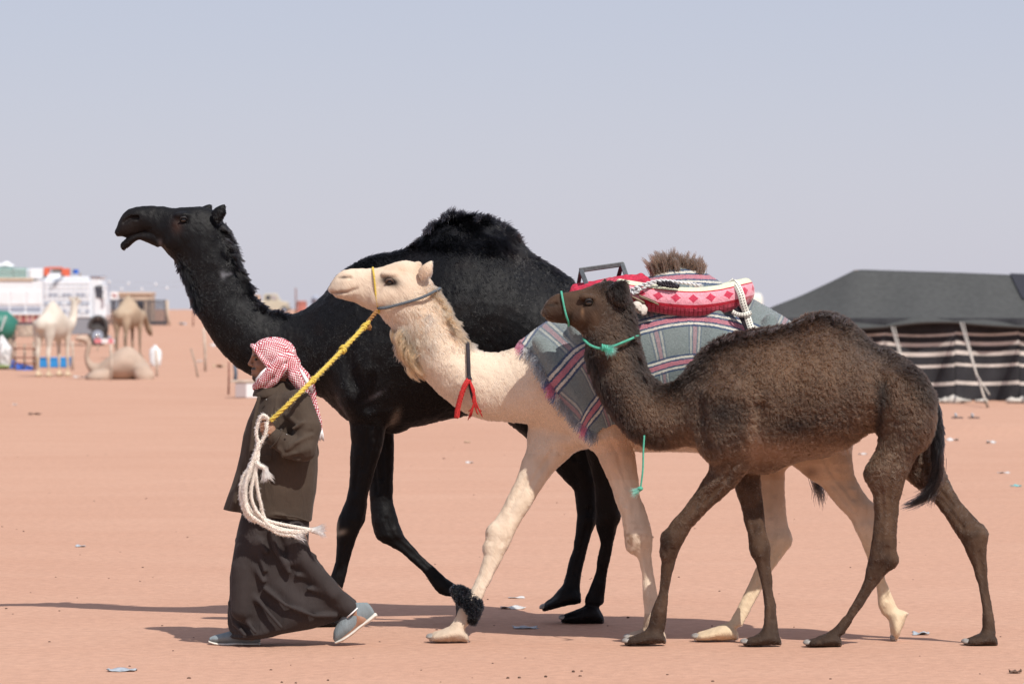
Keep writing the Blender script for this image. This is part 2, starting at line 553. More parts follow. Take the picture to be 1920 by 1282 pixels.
def make_fur(name, roots, nrm, length, flow, lift, colr, mat, parent, radius=0.0012, npt=5, curl=0.0, clump=0.0, droop=0.0, rg=rng, curl_scale=1.0, cscale=40.0, rtip=0.25):
    """strand curves: roots n x 3, nrm n x 3, length n, flow n x 3, lift n (0 flat .. 1 upright)"""
    n = len(roots)
    fl = flow - nrm * (flow * nrm).sum(1)[:, None]
    fl /= np.linalg.norm(fl, axis=1)[:, None] + 1e-9
    fl = fl + rg.normal(0, 0.22, (n, 3)); fl -= nrm * (fl * nrm).sum(1)[:, None]
    fl /= np.linalg.norm(fl, axis=1)[:, None] + 1e-9
    d = fl * (1 - lift[:, None]) + nrm * lift[:, None]
    d /= np.linalg.norm(d, axis=1)[:, None] + 1e-9
    if np.ndim(clump) or clump > 0:
        # strands of one lock lean together
        cd = np.stack([vnoise(roots, cscale, s) for s in (1, 2, 3)], 1)
        d = d + cd * (clump[:, None] if np.ndim(clump) else clump)
        dn = (d * nrm).sum(1); d = d + nrm * np.maximum(0.12 - dn, 0)[:, None]
        d /= np.linalg.norm(d, axis=1)[:, None] + 1e-9
    t = np.linspace(0, 1, npt)
    pos = roots[:, None, :] - nrm[:, None, :] * 0.002 + d[:, None, :] * (length[:, None] * t[None, :])[:, :, None]
    # bend towards the flow and droop
    pos = pos + fl[:, None, :] * (length[:, None] * 0.35 * t[None, :] ** 2)[:, :, None] * (lift[:, None, None])
    dr = droop if np.ndim(droop) else np.full(n, droop)
    pos[:, :, 2] -= dr[:, None] * length[:, None] * t[None, :] ** 2
    cu = curl if np.ndim(curl) else np.full(n, curl)
    if np.any(cu > 0):
        ph = (vnoise(roots, cscale * 0.8, 9) * 6.0 + rg.normal(0, 0.5, n))[:, None]
        sd = np.cross(d, nrm); sd /= np.linalg.norm(sd, axis=1)[:, None] + 1e-9
        wv = np.sin(ph + t[None, :] * 7.0 * curl_scale) - np.sin(ph)
        pos = pos + sd[:, None, :] * (wv * (cu * length)[:, None] * t[None, :])[:, :, None]
        wv2 = np.cos(ph + t[None, :] * 7.0 * curl_scale) - np.cos(ph)
        pos = pos + nrm[:, None, :] * (np.abs(wv2) * (cu * length)[:, None] * 0.6 * t[None, :])[:, :, None]
    cd = bpy.data.hair_curves.new(name)
    cd.add_curves([npt] * n)
    cd.points.foreach_set("position", np.ascontiguousarray(pos, dtype=np.float32).ravel())
    rad = radius if np.ndim(radius) else np.full(n, radius)
    rr = rad[:, None] * np.interp(t, [0, 0.6, 1], [1.0, 0.8, rtip])[None, :]
    ra = cd.attributes.get("radius") or cd.attributes.new("radius", 'FLOAT', 'POINT')
    ra.data.foreach_set("value", rr.astype(np.float32).ravel())
    ca = cd.attributes.new("col", 'FLOAT_COLOR', 'CURVE')
    ca.data.foreach_set("color", np.c_[np.clip(colr, 0, 1), np.ones(n)].astype(np.float32).ravel())
    cd.materials.append(mat)
    o = bpy.data.objects.new(name, cd)
    COL.objects.link(o)
    attach(o, parent)
    return o


def locks(name, paths, n, w0, w1, col, mat, parent, seed, rad=.0014, var=.3, wav=.6):
    """tufts: n hairs running along each path, gathered to a point when w1 < w0"""
    rg = np.random.default_rng(seed); npt = 8; allp = []
    for pa in paths:
        C = crom(np.array([tuple(q) for q in pa], float), 30); t30 = np.linspace(0, 1, 30)
        b = rg.uniform(1 - var, 1.0, n); t = b[:, None] * np.linspace(0, 1, npt)[None]
        pos = np.stack([np.interp(t, t30, C[:, j]) for j in range(3)], -1)
        o1 = rg.normal(0, 1, (n, 1, 3)); o2 = rg.normal(0, 1, (n, 1, 3))
        pos += o1 * (w0 + (w1 - w0) * t)[..., None] + o2 * (w1 * wav * np.sin(t * 6 + rg.uniform(0, 6)))[..., None]
        allp.append(pos)
    pos = np.concatenate(allp); N_ = len(pos)
    cd = bpy.data.hair_curves.new(name); cd.add_curves([npt] * N_)
    cd.points.foreach_set("position", pos.astype(np.float32).ravel())
    ra = cd.attributes.get("radius") or cd.attributes.new("radius", 'FLOAT', 'POINT')
    ra.data.foreach_set("value", np.tile(rad * np.interp(np.linspace(0, 1, npt), [0, .6, 1], [1, .9, .3]), N_).astype(np.float32))
    ca = cd.attributes.new("col", 'FLOAT_COLOR', 'CURVE'); cc = np.tile([col], (N_, 1)) * rg.uniform(.6, 1.45, N_)[:, None]
    ca.data.foreach_set("color", np.c_[np.clip(cc, 0, 1), np.ones(N_)].astype(np.float32).ravel())
    cd.materials.append(mat); o = bpy.data.objects.new(name, cd); COL.objects.link(o); attach(o, parent); return o

def cloth_mat(name, col, rough=0.85, weave=900.0, noise=0.12, wr=0.35, sheen=0.05, fold=14.0):
    m, nt, out = new_mat(name)
    N = nt.nodes.new; L = nt.links.new
    b = N("ShaderNodeBsdfPrincipled"); b.inputs["Roughness"].default_value = rough
    b.inputs["Specular IOR Level"].default_value = 0.25; b.inputs["Sheen Weight"].default_value = sheen
    tc = N("ShaderNodeTexCoord")
    n1 = N("ShaderNodeTexNoise"); n1.inputs["Scale"].default_value = 9; n1.inputs["Detail"].default_value = 5
    L(tc.outputs["Object"], n1.inputs["Vector"])
    mr = N("ShaderNodeMapRange"); mr.inputs["From Min"].default_value = .3; mr.inputs["From Max"].default_value = .7
    mr.inputs["To Min"].default_value = 1 - noise; mr.inputs["To Max"].default_value = 1 + noise
    L(n1.outputs["Fac"], mr.inputs["Value"])
    sc = N("ShaderNodeVectorMath"); sc.operation = 'SCALE'; sc.inputs[0].default_value = col
    L(mr.outputs[0], sc.inputs["Scale"]); L(sc.outputs[0], b.inputs["Base Color"])
    mp = N("ShaderNodeMapping"); mp.inputs["Scale"].default_value = (1.6, 1.0, 0.55)
    L(tc.outputs["Object"], mp.inputs["Vector"])
    n2 = N("ShaderNodeTexNoise"); n2.inputs["Scale"].default_value = fold; n2.inputs["Detail"].default_value = 3; n2.inputs["Distortion"].default_value = 0.6
    L(mp.outputs[0], n2.inputs["Vector"])
    bp = N("ShaderNodeBump"); bp.inputs["Strength"].default_value = wr; bp.inputs["Distance"].default_value = 0.02
    L(n2.outputs["Fac"], bp.inputs["Height"])
    n4 = N("ShaderNodeTexNoise"); n4.noise_type = 'RIDGED_MULTIFRACTAL'; n4.inputs["Scale"].default_value = fold * .45; n4.inputs["Detail"].default_value = 2; n4.inputs["Distortion"].default_value = 0.4
    L(mp.outputs[0], n4.inputs["Vector"])
    b4 = N("ShaderNodeBump"); b4.inputs["Strength"].default_value = wr * .8; b4.inputs["Distance"].default_value = 0.025
    L(n4.outputs["Fac"], b4.inputs["Height"]); L(bp.outputs[0], b4.inputs["Normal"]); bp = b4
    n3 = N("ShaderNodeTexNoise"); n3.inputs["Scale"].default_value = weave; n3.inputs["Detail"].default_value = 2
    L(tc.outputs["Object"], n3.inputs["Vector"])
    b2 = N("ShaderNodeBump"); b2.inputs["Strength"].default_value = 0.25; b2.inputs["Distance"].default_value = 0.002
    L(n3.outputs["Fac"], b2.inputs["Height"]); L(bp.outputs[0], b2.inputs["Normal"]); L(b2.outputs[0], b.inputs["Normal"])
    L(b.outputs[0], out.inputs[0])
    return m

# ------------------------------------------------------------------ ground
def rise(Y):
    t = np.clip((np.asarray(Y, float) - 240.0) / 130.0, 0, 1)
    return 1.55 * t * t * (3 - 2 * t)

def gz(X, Y):
    """height of the sand"""
    X = np.asarray(X, float); Y = np.asarray(Y, float)
    V = np.stack([X.ravel(), Y.ravel(), np.zeros(X.size)], 1)
    n = vnoise(V, .9, 31) * .007 + vnoise(V, 2.7, 32) * .0025 + vnoise(V, .22, 33) * .03 * np.clip((Y.ravel() - 30) / 30, 0, 1)
    n = n - .0015
    n = n.reshape(X.shape) + rise(Y)
    # scraped bank in front of the tent
    n = n + .16 * np.exp(-((Y - 58.5) / 1.6) ** 2) * np.clip((X - 4.5) / 2.0, 0, 1)
    return n

def geo_axis(dense0, dense1, step, far, grow=1.25):
    a = list(np.arange(dense0, dense1, step)); s = step
    while a[-1] < far:
        s *= grow; a.append(a[-1] + s)
    return np.array(a)
xp = geo_axis(0, 4.2, .10, 6000, 1.22); gx = np.r_[-xp[:0:-1], xp]
yp = geo_axis(17, 27, .10, 9000, 1.035); yn = 17 - geo_axis(.5, 1.0, .5, 400, 1.5)
gy = np.r_[yn[::-1], yp]
GX, GY = np.meshgrid(gx, gy); GZ = gz(GX, GY)
nx_, ny_ = len(gx), len(gy)
idx = np.arange(nx_ * ny_).reshape(ny_, nx_)
gq = np.stack([idx[:-1, :-1], idx[:-1, 1:], idx[1:, 1:], idx[1:, :-1]], -1).reshape(-1, 4)
def sand_mat():
    m, nt, out = new_mat("desert_sand"); N = nt.nodes.new; L = nt.links.new
    b = N("ShaderNodeBsdfPrincipled"); b.inputs["Roughness"].default_value = .95; b.inputs["Specular IOR Level"].default_value = .12
    tc = N("ShaderNodeTexCoord")
    def noise(scale, detail, stretch=(1, 1, 1), dist=0.0):
        mp = N("ShaderNodeMapping"); mp.inputs["Scale"].default_value = stretch; L(tc.outputs["Object"], mp.inputs["Vector"])
        q = N("ShaderNodeTexNoise"); q.inputs["Scale"].default_value = scale; q.inputs["Detail"].default_value = detail; q.inputs["Distortion"].default_value = dist
        L(mp.outputs[0], q.inputs["Vector"]); return q.outputs["Fac"]
    big = noise(.10, 6, (1, 1.0, 1), .8); mid = noise(1.1, 8, (.35, 1, 1), .5); fine = noise(14, 8); grain = noise(160, 3)
    cr = N("ShaderNodeValToRGB"); e = cr.color_ramp.elements
    e[0].position = .25; e[0].color = (.455, .258, .180, 1); e[1].position = .75; e[1].color = (.512, .310, .224, 1)
    mixv = N("ShaderNodeMath"); mixv.operation = 'MULTIPLY_ADD'; mixv.inputs[1].default_value = .5; L(mid, mixv.inputs[0])
    m5 = N("ShaderNodeMath"); m5.operation = 'MULTIPLY'; m5.inputs[1].default_value = .5; L(big, m5.inputs[0]); L(m5.outputs[0], mixv.inputs[2])
    L(mixv.outputs[0], cr.inputs[0])
    # paler trodden dust, darker damp specks
    mr = N("ShaderNodeMapRange"); mr.inputs["From Min"].default_value = .35; mr.inputs["From Max"].default_value = .65; mr.inputs["To Min"].default_value = .93; mr.inputs["To Max"].default_value = 1.06; L(fine, mr.inputs["Value"])
    mg = N("ShaderNodeMapRange"); mg.inputs["From Min"].default_value = .3; mg.inputs["From Max"].default_value = .7; mg.inputs["To Min"].default_value = .90; mg.inputs["To Max"].default_value = 1.10; L(grain, mg.inputs["Value"])
    mm = N("ShaderNodeMath"); mm.operation = 'MULTIPLY'; L(mr.outputs[0], mm.inputs[0]); L(mg.outputs[0], mm.inputs[1])
    sc = N("ShaderNodeVectorMath"); sc.operation = 'SCALE'; L(cr.outputs[0], sc.inputs[0]); L(mm.outputs[0], sc.inputs["Scale"])
    L(sc.outputs[0], b.inputs["Base Color"])
    b1 = N("ShaderNodeBump"); b1.inputs["Strength"].default_value = .4; b1.inputs["Distance"].default_value = .03; L(fine, b1.inputs["Height"])
    b2 = N("ShaderNodeBump"); b2.inputs["Strength"].default_value = .5; b2.inputs["Distance"].default_value = .006; L(grain, b2.inputs["Height"]); L(b1.outputs[0], b2.inputs["Normal"])
    L(b2.outputs[0], b.inputs["Normal"]); L(b.outputs[0], out.inputs[0]); return m
M_SAND = sand_mat()
ground = np_mesh_obj("ground", np.stack([GX.ravel(), GY.ravel(), GZ.ravel()], 1), gq, M_SAND)
tag(ground, kind="structure")

def on_ground(x, y):
    """point of the sand seen at photo (x, y)"""
    def height(Y): return float(gz(np.array([(x - 960) * Y / FPX]), np.array([Y]))[0])
    lo, hi = 6.0, 900.0
    for _ in range(26):
        Y = math.sqrt(lo * hi)
        if 580.0 + (CAMZ - height(Y)) * FPX / Y > y: lo = Y
        else: hi = Y
    return Vector(((x - 960) * Y / FPX, Y, height(Y)))

# ------------------------------------------------------------------ black tent
TY = 78.0
k_ = TY / FPX
def TP(x, y, Y=TY):
    return P(x, y, Y)
tent = empty("bedouin_tent", TP(1720, 752))
tent.location.z = 0
tag(tent, "long black tent with cream striped walls and grey sagging roof", "tent")
def stripe_mat():
    m, nt, out = new_mat("striped_goat_hair_cloth"); N = nt.nodes.new; L = nt.links.new
    b = N("ShaderNodeBsdfPrincipled"); b.inputs["Roughness"].default_value = .95; b.inputs["Specular IOR Level"].default_value = .1
    at = N("ShaderNodeAttribute"); at.attribute_name = "cloth"; sp = N("ShaderNodeSeparateXYZ"); L(at.outputs["Vector"], sp.inputs[0])
    cr = N("ShaderNodeValToRGB"); cr.color_ramp.interpolation = 'CONSTANT'; e = cr.color_ramp.elements
    dk = (.036, .036, .040, 1); wh = (.55, .50, .46, 1)
    e[0].position = 0; e[0].color = dk; e[1].position = .992; e[1].color = dk
    # heights measured down from the eave (0) to the sand (1)
    for y0, y1 in ((623.5, 628), (640, 647), (658, 665), (681.5, 686.5), (715, 721.5)):
        a = e.new((y0 - 606) / 148); a.color = wh; a = e.new((y1 - 606) / 148); a.color = dk
    L(sp.outputs[1], cr.inputs[0])
    tc = N("ShaderNodeTexCoord"); nz = N("ShaderNodeTexNoise"); nz.inputs["Scale"].default_value = 3; nz.inputs["Detail"].default_value = 8; L(tc.outputs["Object"], nz.inputs["Vector"])
    mr = N("ShaderNodeMapRange"); mr.inputs["From Min"].default_value = .3; mr.inputs["From Max"].default_value = .7; mr.inputs["To Min"].default_value = .8; mr.inputs["To Max"].default_value = 1.2; L(nz.outputs["Fac"], mr.inputs["Value"])
    sc = N("ShaderNodeVectorMath"); sc.operation = 'SCALE'; L(cr.outputs[0], sc.inputs[0]); L(mr.outputs[0], sc.inputs["Scale"]); L(sc.outputs[0], b.inputs["Base Color"])
    bp = N("ShaderNodeBump"); bp.inputs["Strength"].default_value = .3; bp.inputs["Distance"].default_value = .05; L(nz.outputs["Fac"], bp.inputs["Height"]); L(bp.outputs[0], b.inputs["Normal"])
    L(b.outputs[0], out.inputs[0]); return m
M_STRIPE = stripe_mat()
M_ROOF = cloth_mat("faded_black_roof_cloth", (.062, .064, .063), .95, weave=60, noise=.15, wr=.4, sheen=0, fold=1.2)
poles_x = [1395, 1527, 1659, 1790, 1911, 2035, 2160, 2290]
def eave_y(x):
    # scalloped between the poles
    i = np.searchsorted(poles_x, x) - 1; i = int(np.clip(i, 0, len(poles_x) - 2)); t = (x - poles_x[i]) / (poles_x[i + 1] - poles_x[i])
    base = np.interp(x, [1395, 1527, 1659, 1790, 1911, 2290], [626, 618, 613, 604, 613, 618])
    return base + 3.5 * math.sin(math.pi * np.clip(t, 0, 1)) * (-1 if 1659 < x < 1790 else .3)
def pole_t(x):
    i = np.searchsorted(poles_x, x) - 1; i = int(np.clip(i, 0, len(poles_x) - 2)); return np.clip((x - poles_x[i]) / (poles_x[i + 1] - poles_x[i]), 0, 1)
# each wall panel hangs between two poles
for i in range(len(poles_x) - 1):
    x0, x1 = poles_x[i], poles_x[i + 1]; nu, nv = 25, 22
    V = []; UV = []; F = []
    for a in range(nu):
        u = a / (nu - 1); x = x0 + (x1 - x0) * u; sag = 3.5 * math.sin(math.pi * u) ** 1.0
        for c in range(nv):
            v = c / (nv - 1)
            lift = 11 * math.exp(-((u) / .10) ** 2) + 6 * math.exp(-((u - 1) / .10) ** 2)
            ybot = 755 - (lift if i in (2, 3) else 3)
            y = (606 + 148 * v) + sag * (1 - .3 * v) - (2.0 if i == 3 else 0)
            if c == 0: y = 596
            y = min(y, ybot + .5 * math.sin(x * .3))
            p = TP(x, y, TY + .22 * math.sin(math.pi * u) + .05 * math.sin(u * 17 + v * 3) * v)
            V.append(p); UV.append((u, v, 0))
    for a in range(nu - 1):
        for c in range(nv - 1):
            F.append((a * nv + c, a * nv + c + 1, (a + 1) * nv + c + 1, (a + 1) * nv + c))
    o = mesh_obj("wall_panel", V, F, M_STRIPE, tent)
    at = o.data.attributes.new("cloth", 'FLOAT_VECTOR', 'POINT'); at.data.foreach_set("vector", np.array(UV, np.float32).ravel())
    md = o.modifiers.new("t", 'SOLIDIFY'); md.thickness = .02
# far wall
mb = MB(); mb.box(TP(1395, 0).x, TP(2290, 0).x, TY + 6.0, TY + 6.05, .02, 1.45); mb.build("back_wall", M_ROOF, tent)
# roof: front slope, ridge, back slope, left hip
V = []; F = []; nu, nv = 60, 16
for a in range(nu):
    x = 1385 + (2300 - 1385) * a / (nu - 1)
    ry = np.interp(x, [1385, 1450, 1500, 1560, 1605, 1700, 1800, 1920, 2300], [606, 574, 555, 527, 505, 508, 511, 516, 525])
    yr = TY + 3.0
    for c in range(nv * 2 - 1):
        v = c / (nv - 1)
        if v <= 1:
            e = TP(x, eave_y(x), TY - .12); r = TP(x, ry, yr)
            # where the hip comes down the ridge meets the eave
            p = e.lerp(r, v); p.z -= .10 * math.sin(math.pi * v) * (.6 + .4 * math.cos(2 * math.pi * pole_t(x)))
        else:
            e = TP(x, eave_y(x), TY - .12); e.y = TY + 6.1; r = TP(x, ry, yr)
            p = r.lerp(e, v - 1); p.z -= .10 * math.sin(math.pi * (v - 1))
        V.append(p)
nvv = nv * 2 - 1
for a in range(nu - 1):
    for c in range(nvv - 1): F.append((a * nvv + c, (a + 1) * nvv + c, (a + 1) * nvv + c + 1, a * nvv + c + 1))
o = mesh_obj("roof", V, F, M_ROOF, tent); md = o.modifiers.new("t", 'SOLIDIFY'); md.thickness = .03
# dark hem under the eave, navy patch on the roof
mb = MB(); mb.tube([TP(x, eave_y(x) + 1.5, TY - .13) for x in np.linspace(1395, 2290, 120)], .028, 6); mb.build("eave_hem", simple_mat("dark_hem", (.025, .018, .015), .9), tent, smooth=True)
def roof_pt(x, v):
    ry = np.interp(x, [1385, 1450, 1500, 1560, 1605, 1700, 1800, 1920, 2300], [606, 574, 555, 527, 505, 508, 511, 516, 525])
    e = TP(x, eave_y(x), TY - .12); r = TP(x, ry, TY + 3.0); p = e.lerp(r, v); p.z -= .10 * math.sin(math.pi * v) * (.6 + .4 * math.cos(2 * math.pi * pole_t(x))); p += Vector((0, -.03, .03)); return p
mb = MB(); rows = []
for a in range(9):
    x = 1893 + 130 * a / 8
    for v in np.linspace(.60 - .0 * a, 1.0, 5):
        rows.append(roof_pt(x + (1 - v) * 60, v))
f = [(a * 5 + c, (a + 1) * 5 + c, (a + 1) * 5 + c + 1, a * 5 + c + 1) for a in range(8) for c in range(4)]
mb.add(rows, f); mb.build("roof_patch", simple_mat("navy_tarp", (.024, .025, .034), .9), tent)
M_POLE = simple_mat("tent_pole_wood", (.16, .12, .09), .85)
for x in poles_x:
    p = TP(x, 0, TY + .08); mb = MB(); mb.cyl((p.x, p.y, .0), (p.x, p.y, TP(x, eave_y(x)).z), .035, n=10); mb.build("pole", M_POLE, tent, smooth=True)
p = TP(1605, 505, TY + 3.0); mb = MB(); mb.cyl((p.x, p.y, 0), (p.x, p.y, p.z - .02), .05, n=10); mb.build("ridge_pole", M_POLE, tent, smooth=True)
M_GUY = simple_mat("pale_guy_rope", (.50, .44, .38), .9)
def guy(x0, y0, x1, y1):
    g0 = TP(x0, y0, TY - .15); g1 = on_ground(x1, y1); mb = MB(); mb.tube([g0, g0.lerp(g1, .5) + Vector((0, 0, -.03)), g1], .020, 6); mb.tube([g0 + Vector((.06, 0, 0)), g0.lerp(g1, .62) + Vector((.0, 0, -.02)), g1 + Vector((.03, 0, .25))], .014, 6)
    mb.ball(g0.lerp(g1, .93), .05, 8, 6); mb.build("guy_rope", M_GUY, tent, smooth=True)
    mb = MB(); mb.cyl(g1 + Vector((.03, 0, -.05)), g1 + Vector((-.05, 0, .14)), .022, n=8); mb.build("peg", M_POLE, tent, smooth=True)
guy(1801, 605, 1852, 764); guy(1672, 613, 1718, 764); guy(1560, 616, 1590, 764); guy(1926, 613, 1975, 764)
# sacks and cloth stuffed along the foot of the wall
M_SACK = simple_mat("pale_sack", (.42, .39, .35), .9, noise=.3, scale=6, bump=.4)
for j, (x, w) in enumerate([(1757, .13), (1773, .12), (1790, .22), (1812, .12), (1905, .2), (1925, .15), (1840, .12)]):
    g = on_ground(x, 756); mb = MB(); mb.ball((0, 0, 0), 1, 12, 8)
    for v in mb.v: v[:] = Vector((v.x * w, v.y * .14, v.z * (.035 + .03 * (j % 3)) * (1 + .3 * math.sin(v.x * 5 + j)))) + g + Vector((0, .1, .05))
    s_ = mb.build("sandbag", M_SACK, tent, smooth=True)

# ------------------------------------------------------------------ lorry
LY = 198.0
def LPx(x, y, Y=LY): return P(x, y, Y)
lorry = empty("lorry", (LPx(60, 0).x, LY, 0))
tag(lorry, "white lorry loaded with crates, its cab studded with ornaments", "truck")
M_LW = simple_mat("chalky_white_paint", (.72, .75, .78), .4, noise=.06, scale=2, coat=.2)
M_LW2 = simple_mat("pale_blue_white_paint", (.62, .68, .74), .4, noise=.08, scale=3)
M_LG = simple_mat("grey_blue_trim", (.30, .34, .42), .5)
M_DG = simple_mat("dusty_rubber", (.07, .065, .065), .9)
M_GLASS = simple_mat("dark_glass", (.03, .035, .05), .08, spec=.7)
M_REDP = simple_mat("faded_red_paint", (.32, .10, .10), .7, noise=.3, scale=2)
M_ORANGE = simple_mat("orange_red_plastic", (.62, .13, .07), .5)
M_CHROME = simple_mat("bright_hub", (.7, .7, .7), .25, metal=.9)
M_GREENC = simple_mat("pale_green_crate", (.18, .34, .31), .7, noise=.25, scale=3)
M_BEIGE = simple_mat("sand_beige_panel", (.50, .40, .31), .8, noise=.15, scale=2)
def lbox(name, x0, x1, y0, y1, d0, d1, mat, parent=None, bev=.0, n=0):
    """a box seen between photo columns and rows, d metres behind the lorry's near side"""
    a = LPx(x0, y1); b_ = LPx(x1, y0)
    mb = MB(); mb.box(a.x, b_.x, LY + d0, LY + d1, a.z, b_.z); return mb.build(name, mat, parent or lorry, bevel=bev)
cargo = lbox("cargo_body", -170, 80, 527, 588, 0, 2.4, M_LW, bev=.03)
for x in range(-160, 80, 30):
    lbox("side_panel", x, x + 27, 545, 571, -.05, 0, M_LW, cargo, .02)
    lbox("side_panel", x, x + 27, 575, 584, -.04, 0, M_LG, cargo, .02)
lbox("top_rail", -170, 62, 521, 527, -.06, 2.46, M_BEIGE, cargo, .02)
lbox("mid_rail", -170, 80, 586, 590, -.08, 0, M_LW2, cargo, .02)
for x in range(-165, 78, 12):
    lbox("lower_slat", x, x + 9, 591, 604, .05, .12, M_REDP if (x // 12) % 2 else simple_mat("faded_pink_slat", (.46, .24, .24), .7), cargo)
lbox("chassis", -170, 170, 604, 612, .4, 2.0, M_LG)
cab = lbox("cab", 80, 171, 523, 596, -.02, 2.4, M_LW2, bev=.06)
# ornament rows on the cab flank
for r_i, y in enumerate((528, 536, 544, 551, 558, 567, 574, 582, 589)):
    for c_i in range(10):
        x = 84 + c_i * 8.6
        if r_i in (3, 5, 7): lbox("stud", x, x + 5.5, y, y + 4.2, -.10, -.02, M_LG if (c_i + r_i) % 3 else M_LW, cab, .01)
        else: lbox("stud", x, x + 7.2, y, y + 5.6, -.06, -.02, M_LW, cab, .015)
# nose of the cab with door and windows
pr = [(170, 519), (182, 520.5), (189, 525), (193, 536), (194.5, 556), (198, 570), (199, 590), (196, 600), (170, 600)]
mb = MB(); mb.prism([(LPx(x, y).x, LPx(x, y).z) for x, y in pr], LY + .1, LY + 2.3); nose = mb.build("cab_front", M_LW, lorry, bevel=.08)
lbox("roof_cap", 84, 190, 518.5, 523, .1, 2.3, M_LW, bev=.05)
lbox("visor", 168, 190, 516.5, 519, .0, 2.3, M_LG, nose, .02)
mb = MB(); mb.prism([(LPx(x, y).x, LPx(x, y).z) for x, y in [(178, 537), (183.5, 535), (186, 557), (181, 559)]], LY + .04, LY + .1); mb.build("window", M_GLASS, nose)
mb = MB(); mb.prism([(LPx(x, y).x, LPx(x, y).z) for x, y in [(185.5, 535), (191.5, 535), (192.5, 560), (188, 561)]], LY + .03, LY + .1); mb.build("window", M_GLASS, nose)
lbox("door_line", 175.3, 176.2, 537, 596, .07, .11, M_LG, nose)
lbox("mirror", 196, 201, 545, 561, -.25, -.15, M_LW, nose, .03); lbox("mirror_arm", 190, 206, 531, 532.2, -.2, -.14, M_LG, nose); lbox("mirror_arm", 204.6, 206, 531, 556, -.2, -.14, M_LG, nose)
lbox("grey_locker", 128, 171, 596, 627, .0, .6, simple_mat("grey_steel_locker", (.24, .25, .28), .5), bev=.03)
lbox("bumper", 178, 200, 630, 640, .2, 2.3, M_LG, bev=.04)
# wheels
def wheel(x, y, r, d=0.02, parent=lorry):
    c = LPx(x, y); mb = MB(); mb.cyl((c.x, LY + d, c.z), (c.x, LY + d + .32, c.z), r, n=28); t_ = mb.build("wheel", M_DG, parent, smooth=False, bevel=.05)
    mb = MB(); mb.cyl((c.x, LY + d - .03, c.z), (c.x, LY + d + .05, c.z), r * .55, n=20); mb.build("rim", M_LG, t_)
    mb = MB(); mb.ball((c.x, LY + d - .04, c.z), r * .22, 12, 8); mb.build("hub", M_CHROME, t_, smooth=True)
for wx in (183, 10, -32, -130): wheel(wx, 629, .52)
mb = MB()
ar = [(172, 612)] + [(184 + 16 * math.cos(a), 612 - 18 * math.sin(a)) for a in np.linspace(math.pi, 0, 12)] + [(200, 622)]
mb.tube([Vector((LPx(x, y).x, LY + .0, LPx(x, y).z)) for x, y in ar], .10, 8); mb.build("mudguard", M_DG, lorry, smooth=True)
mb = MB(); c = LPx(184, 615); mb.cyl((c.x, LY + .12, c.z), (c.x, LY + .2, c.z), .46, n=24); mb.build("wheel_arch", M_DG, lorry)
# load on the roof: separate things
def load(name, lab, cat, x0, x1, y0, y1, d0, d1, mat, group=None, bev=.05, slats=0):
    a = LPx(x0, y1); b_ = LPx(x1, y0)
    mb = MB(); mb.box(a.x, b_.x, LY + d0, LY + d1, a.z, b_.z)
    if slats == 0:
        o = mb.build(name, mat, None, bevel=bev); return tag(o, lab, cat, group)
    r = empty(name, ((a.x + b_.x) / 2, LY + d0, a.z)); tag(r, lab, cat, group); mb.build("box", mat, r)
    for k in range(slats):
        z0 = a.z + (b_.z - a.z) * (k + .15) / slats; mb = MB(); mb.box(a.x - .03, b_.x + .03, LY + d0 - .05, LY + d0, z0, z0 + (b_.z - a.z) * .5 / slats); mb.build("slat", simple_mat("crate_slat", (.42, .56, .54), .7), r)
    return r
load("crate", "pale green slatted crate at the left frame edge on the lorry", "crate", -30, 23, 503, 521, .2, 1.2, M_GREENC, "crates on the lorry", slats=3)
load("crate", "pale green slatted crate beside the white boxes on the lorry", "crate", 25, 47, 502.5, 521, .2, 1.2, M_GREENC, "crates on the lorry", slats=3)
load("box", "white carton standing on the lorry between green crate and red machine", "box", 54, 80, 503.5, 523, .2, 1.3, M_LW)
load("box", "narrow grey carton next to the green crate on the lorry", "box", 47.5, 53.5, 504, 523, .3, 1.3, M_LW2)
mb = MB(); c = LPx(8, 497)
for (dx, dz, r) in [(0, 0, .22), (.22, -.05, .18), (-.2, -.04, .2), (.05, .1, .14)]: mb.ball((c.x + dx, LY + .6, c.z + dz), r, 12, 8, (1.3, 1, .7))
tag(mb.build("bundle", M_LW, None, smooth=True), "white cloth bundle lying on top of the green crates", "bundle")
gen = empty("machine", LPx(104, 521)); gen.location.y = LY + .5
tag(gen, "red machine with carrying frame on the lorry's cab roof", "machine")
def gbox(name, x0, x1, y0, y1, d0, d1, mat, bev=.03):
    a = LPx(x0, y1); b_ = LPx(x1, y0); mb = MB(); mb.box(a.x, b_.x, LY + d0, LY + d1, a.z, b_.z); return mb.build(name, mat, gen, bevel=bev)
gbox("tank", 81, 90, 501, 517, .3, 1.0, M_ORANGE); gbox("motor", 114, 128, 503, 519, .3, 1.0, M_ORANGE); gbox("frame", 88, 116, 500.5, 504, .3, .45, M_ORANGE, .01)
gbox("panel", 95, 113, 504, 511, .5, .9, simple_mat("grey_green_panel", (.36, .44, .42), .6)); gbox("base", 88, 112, 513, 519.5, .3, .9, M_LW); gbox("foot", 81, 87, 517, 520, .4, .9, M_DG); gbox("foot", 114, 121, 515.5, 519, .28, .9, M_DG)
mb = MB(); c = LPx(139.5, 513); mb.cyl((c.x, LY + .6, c.z), (c.x, LY + .6, c.z + .22), .15, n=16); o = mb.build("drum", simple_mat("blue_plastic", (.03, .12, .48), .4), None); tag(o, "small blue drum on the cab roof of the lorry", "drum")
st = o
